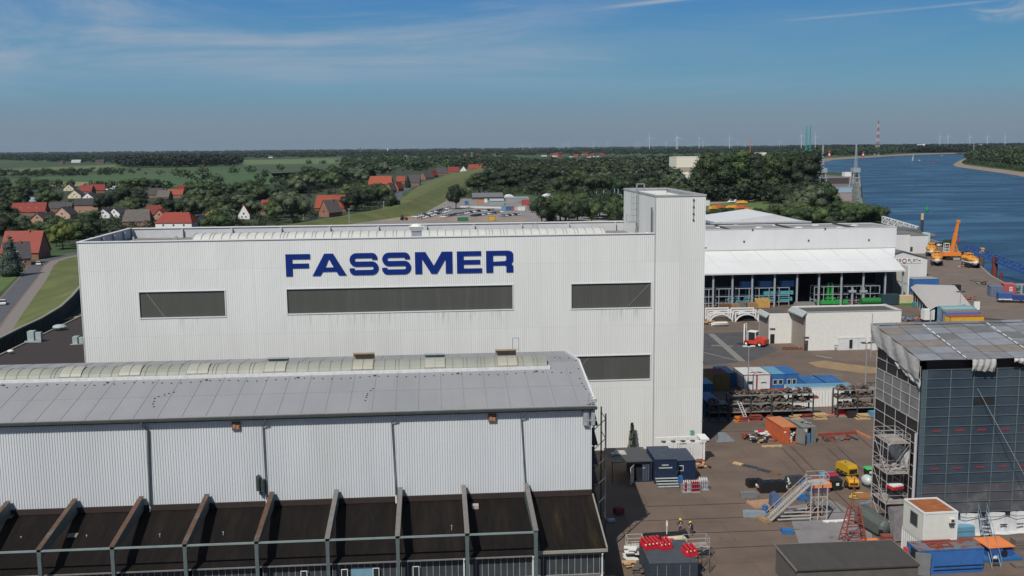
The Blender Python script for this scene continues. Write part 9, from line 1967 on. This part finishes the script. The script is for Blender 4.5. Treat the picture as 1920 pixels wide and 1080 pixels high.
for i, (y0, n, h0, h1) in enumerate(((291,650,14,26),(287.5,900,16,28),(283,900,18,30),(280,900,18,34))):
    sl_=-.0091;mass('horizon_belt', 'distant wooded belts on the horizon', [(-20, y0+9-1.2),(1500, y0+9+sl_*1500-1.2),(1500, y0+9+sl_*1500+1.2),(-20, y0+9+1.2)], n, h0, h1, 'round', [leafA], 2.2)
mass('horizon_belt', 'distant wooded belt beyond the river', [(1480,277.5),(1940,273.5),(1940,278.5),(1480,282.5)], 900,24,42, 'round', [leafA], 2.2)
mass('far_bank_belt', 'low trees of the far bank', [(1700,285.5),(1860,284),(1860,286),(1700,286.8)], 300,22,40, 'round', [leafA], 1.6)
# wooded rise on the right bank
rb=px_poly([(1812,301),(1826,303),(1850,306),(1940,317),(1940,292),(1880,290),(1840,292),(1820,295)])
def rise(x, y):
    if not inpoly(x, y, rb): return 0.
    d=min((Vector((x, y))-Vector(a_).lerp(Vector(b_), k/12)).length for a_, b_ in zip(rb, rb[1:]+rb[:1]) for k in range(12));return min(16., d*.16)
mb=MB();n=34;rx=(min(p[0] for p in rb), max(p[0] for p in rb));ry=(min(p[1] for p in rb), max(p[1] for p in rb));RG=[[(rx[0]+(rx[1]-rx[0])*i/n, ry[0]+(ry[1]-ry[0])*j/n) for j in range(n+1)] for i in range(n+1)]
RZ=[[rise(*p) for p in r_] for r_ in RG]
for i in range(n):
    for j in range(n):
        q4=[(i, j),(i+1, j),(i+1, j+1),(i, j+1)]
        if all(RZ[a_][b_] > 0 for a_, b_ in q4): mb.face([(*RG[a_][b_], RZ[a_][b_]) for a_, b_ in q4])
struct('wooded_rise', mb, mat('rise_floor', (.02,.032,.012),.95))
mass('bank_wood', 'dense green wood on the rise of the right river bank', rb, 1500,15,24, 'round', [leafB, leafA, leafB], 1.2, True, rise)
mass('bank_bushes', 'bushes above the beach of the right bank', [(1806,306),(1840,310),(1940,324),(1940,319),(1840,305),(1812,302)], 260,4,9, 'bush', ml)
# rough grass tufts on the dike slope near the wall
# ------------------------------------------------------------------ haze
hz_=MB();hz_.b2(-27000,27000,-900,27000,-6,230)
hm_=bpy.data.materials.new('haze_air');hm_.use_nodes=True;t=hm_.node_tree;t.nodes.remove(t.nodes["Principled BSDF"]);pv=t.nodes.new("ShaderNodeVolumePrincipled");pv.inputs["Color"].default_value=(.62,.76,.95,1);pv.inputs["Density"].default_value=HAZE;pv.inputs["Anisotropy"].default_value=.2
t.links.new(pv.outputs[0], t.nodes["Material Output"].inputs["Volume"]);ho=hz_.build('haze', hm_);tag(ho, kind='stuff')
sc.cycles.volume_bounces=0;sc.cycles.max_bounces=5;sc.cycles.diffuse_bounces=1;sc.cycles.glossy_bounces=3;sc.cycles.transmission_bounces=3;sc.cycles.transparent_max_bounces=6
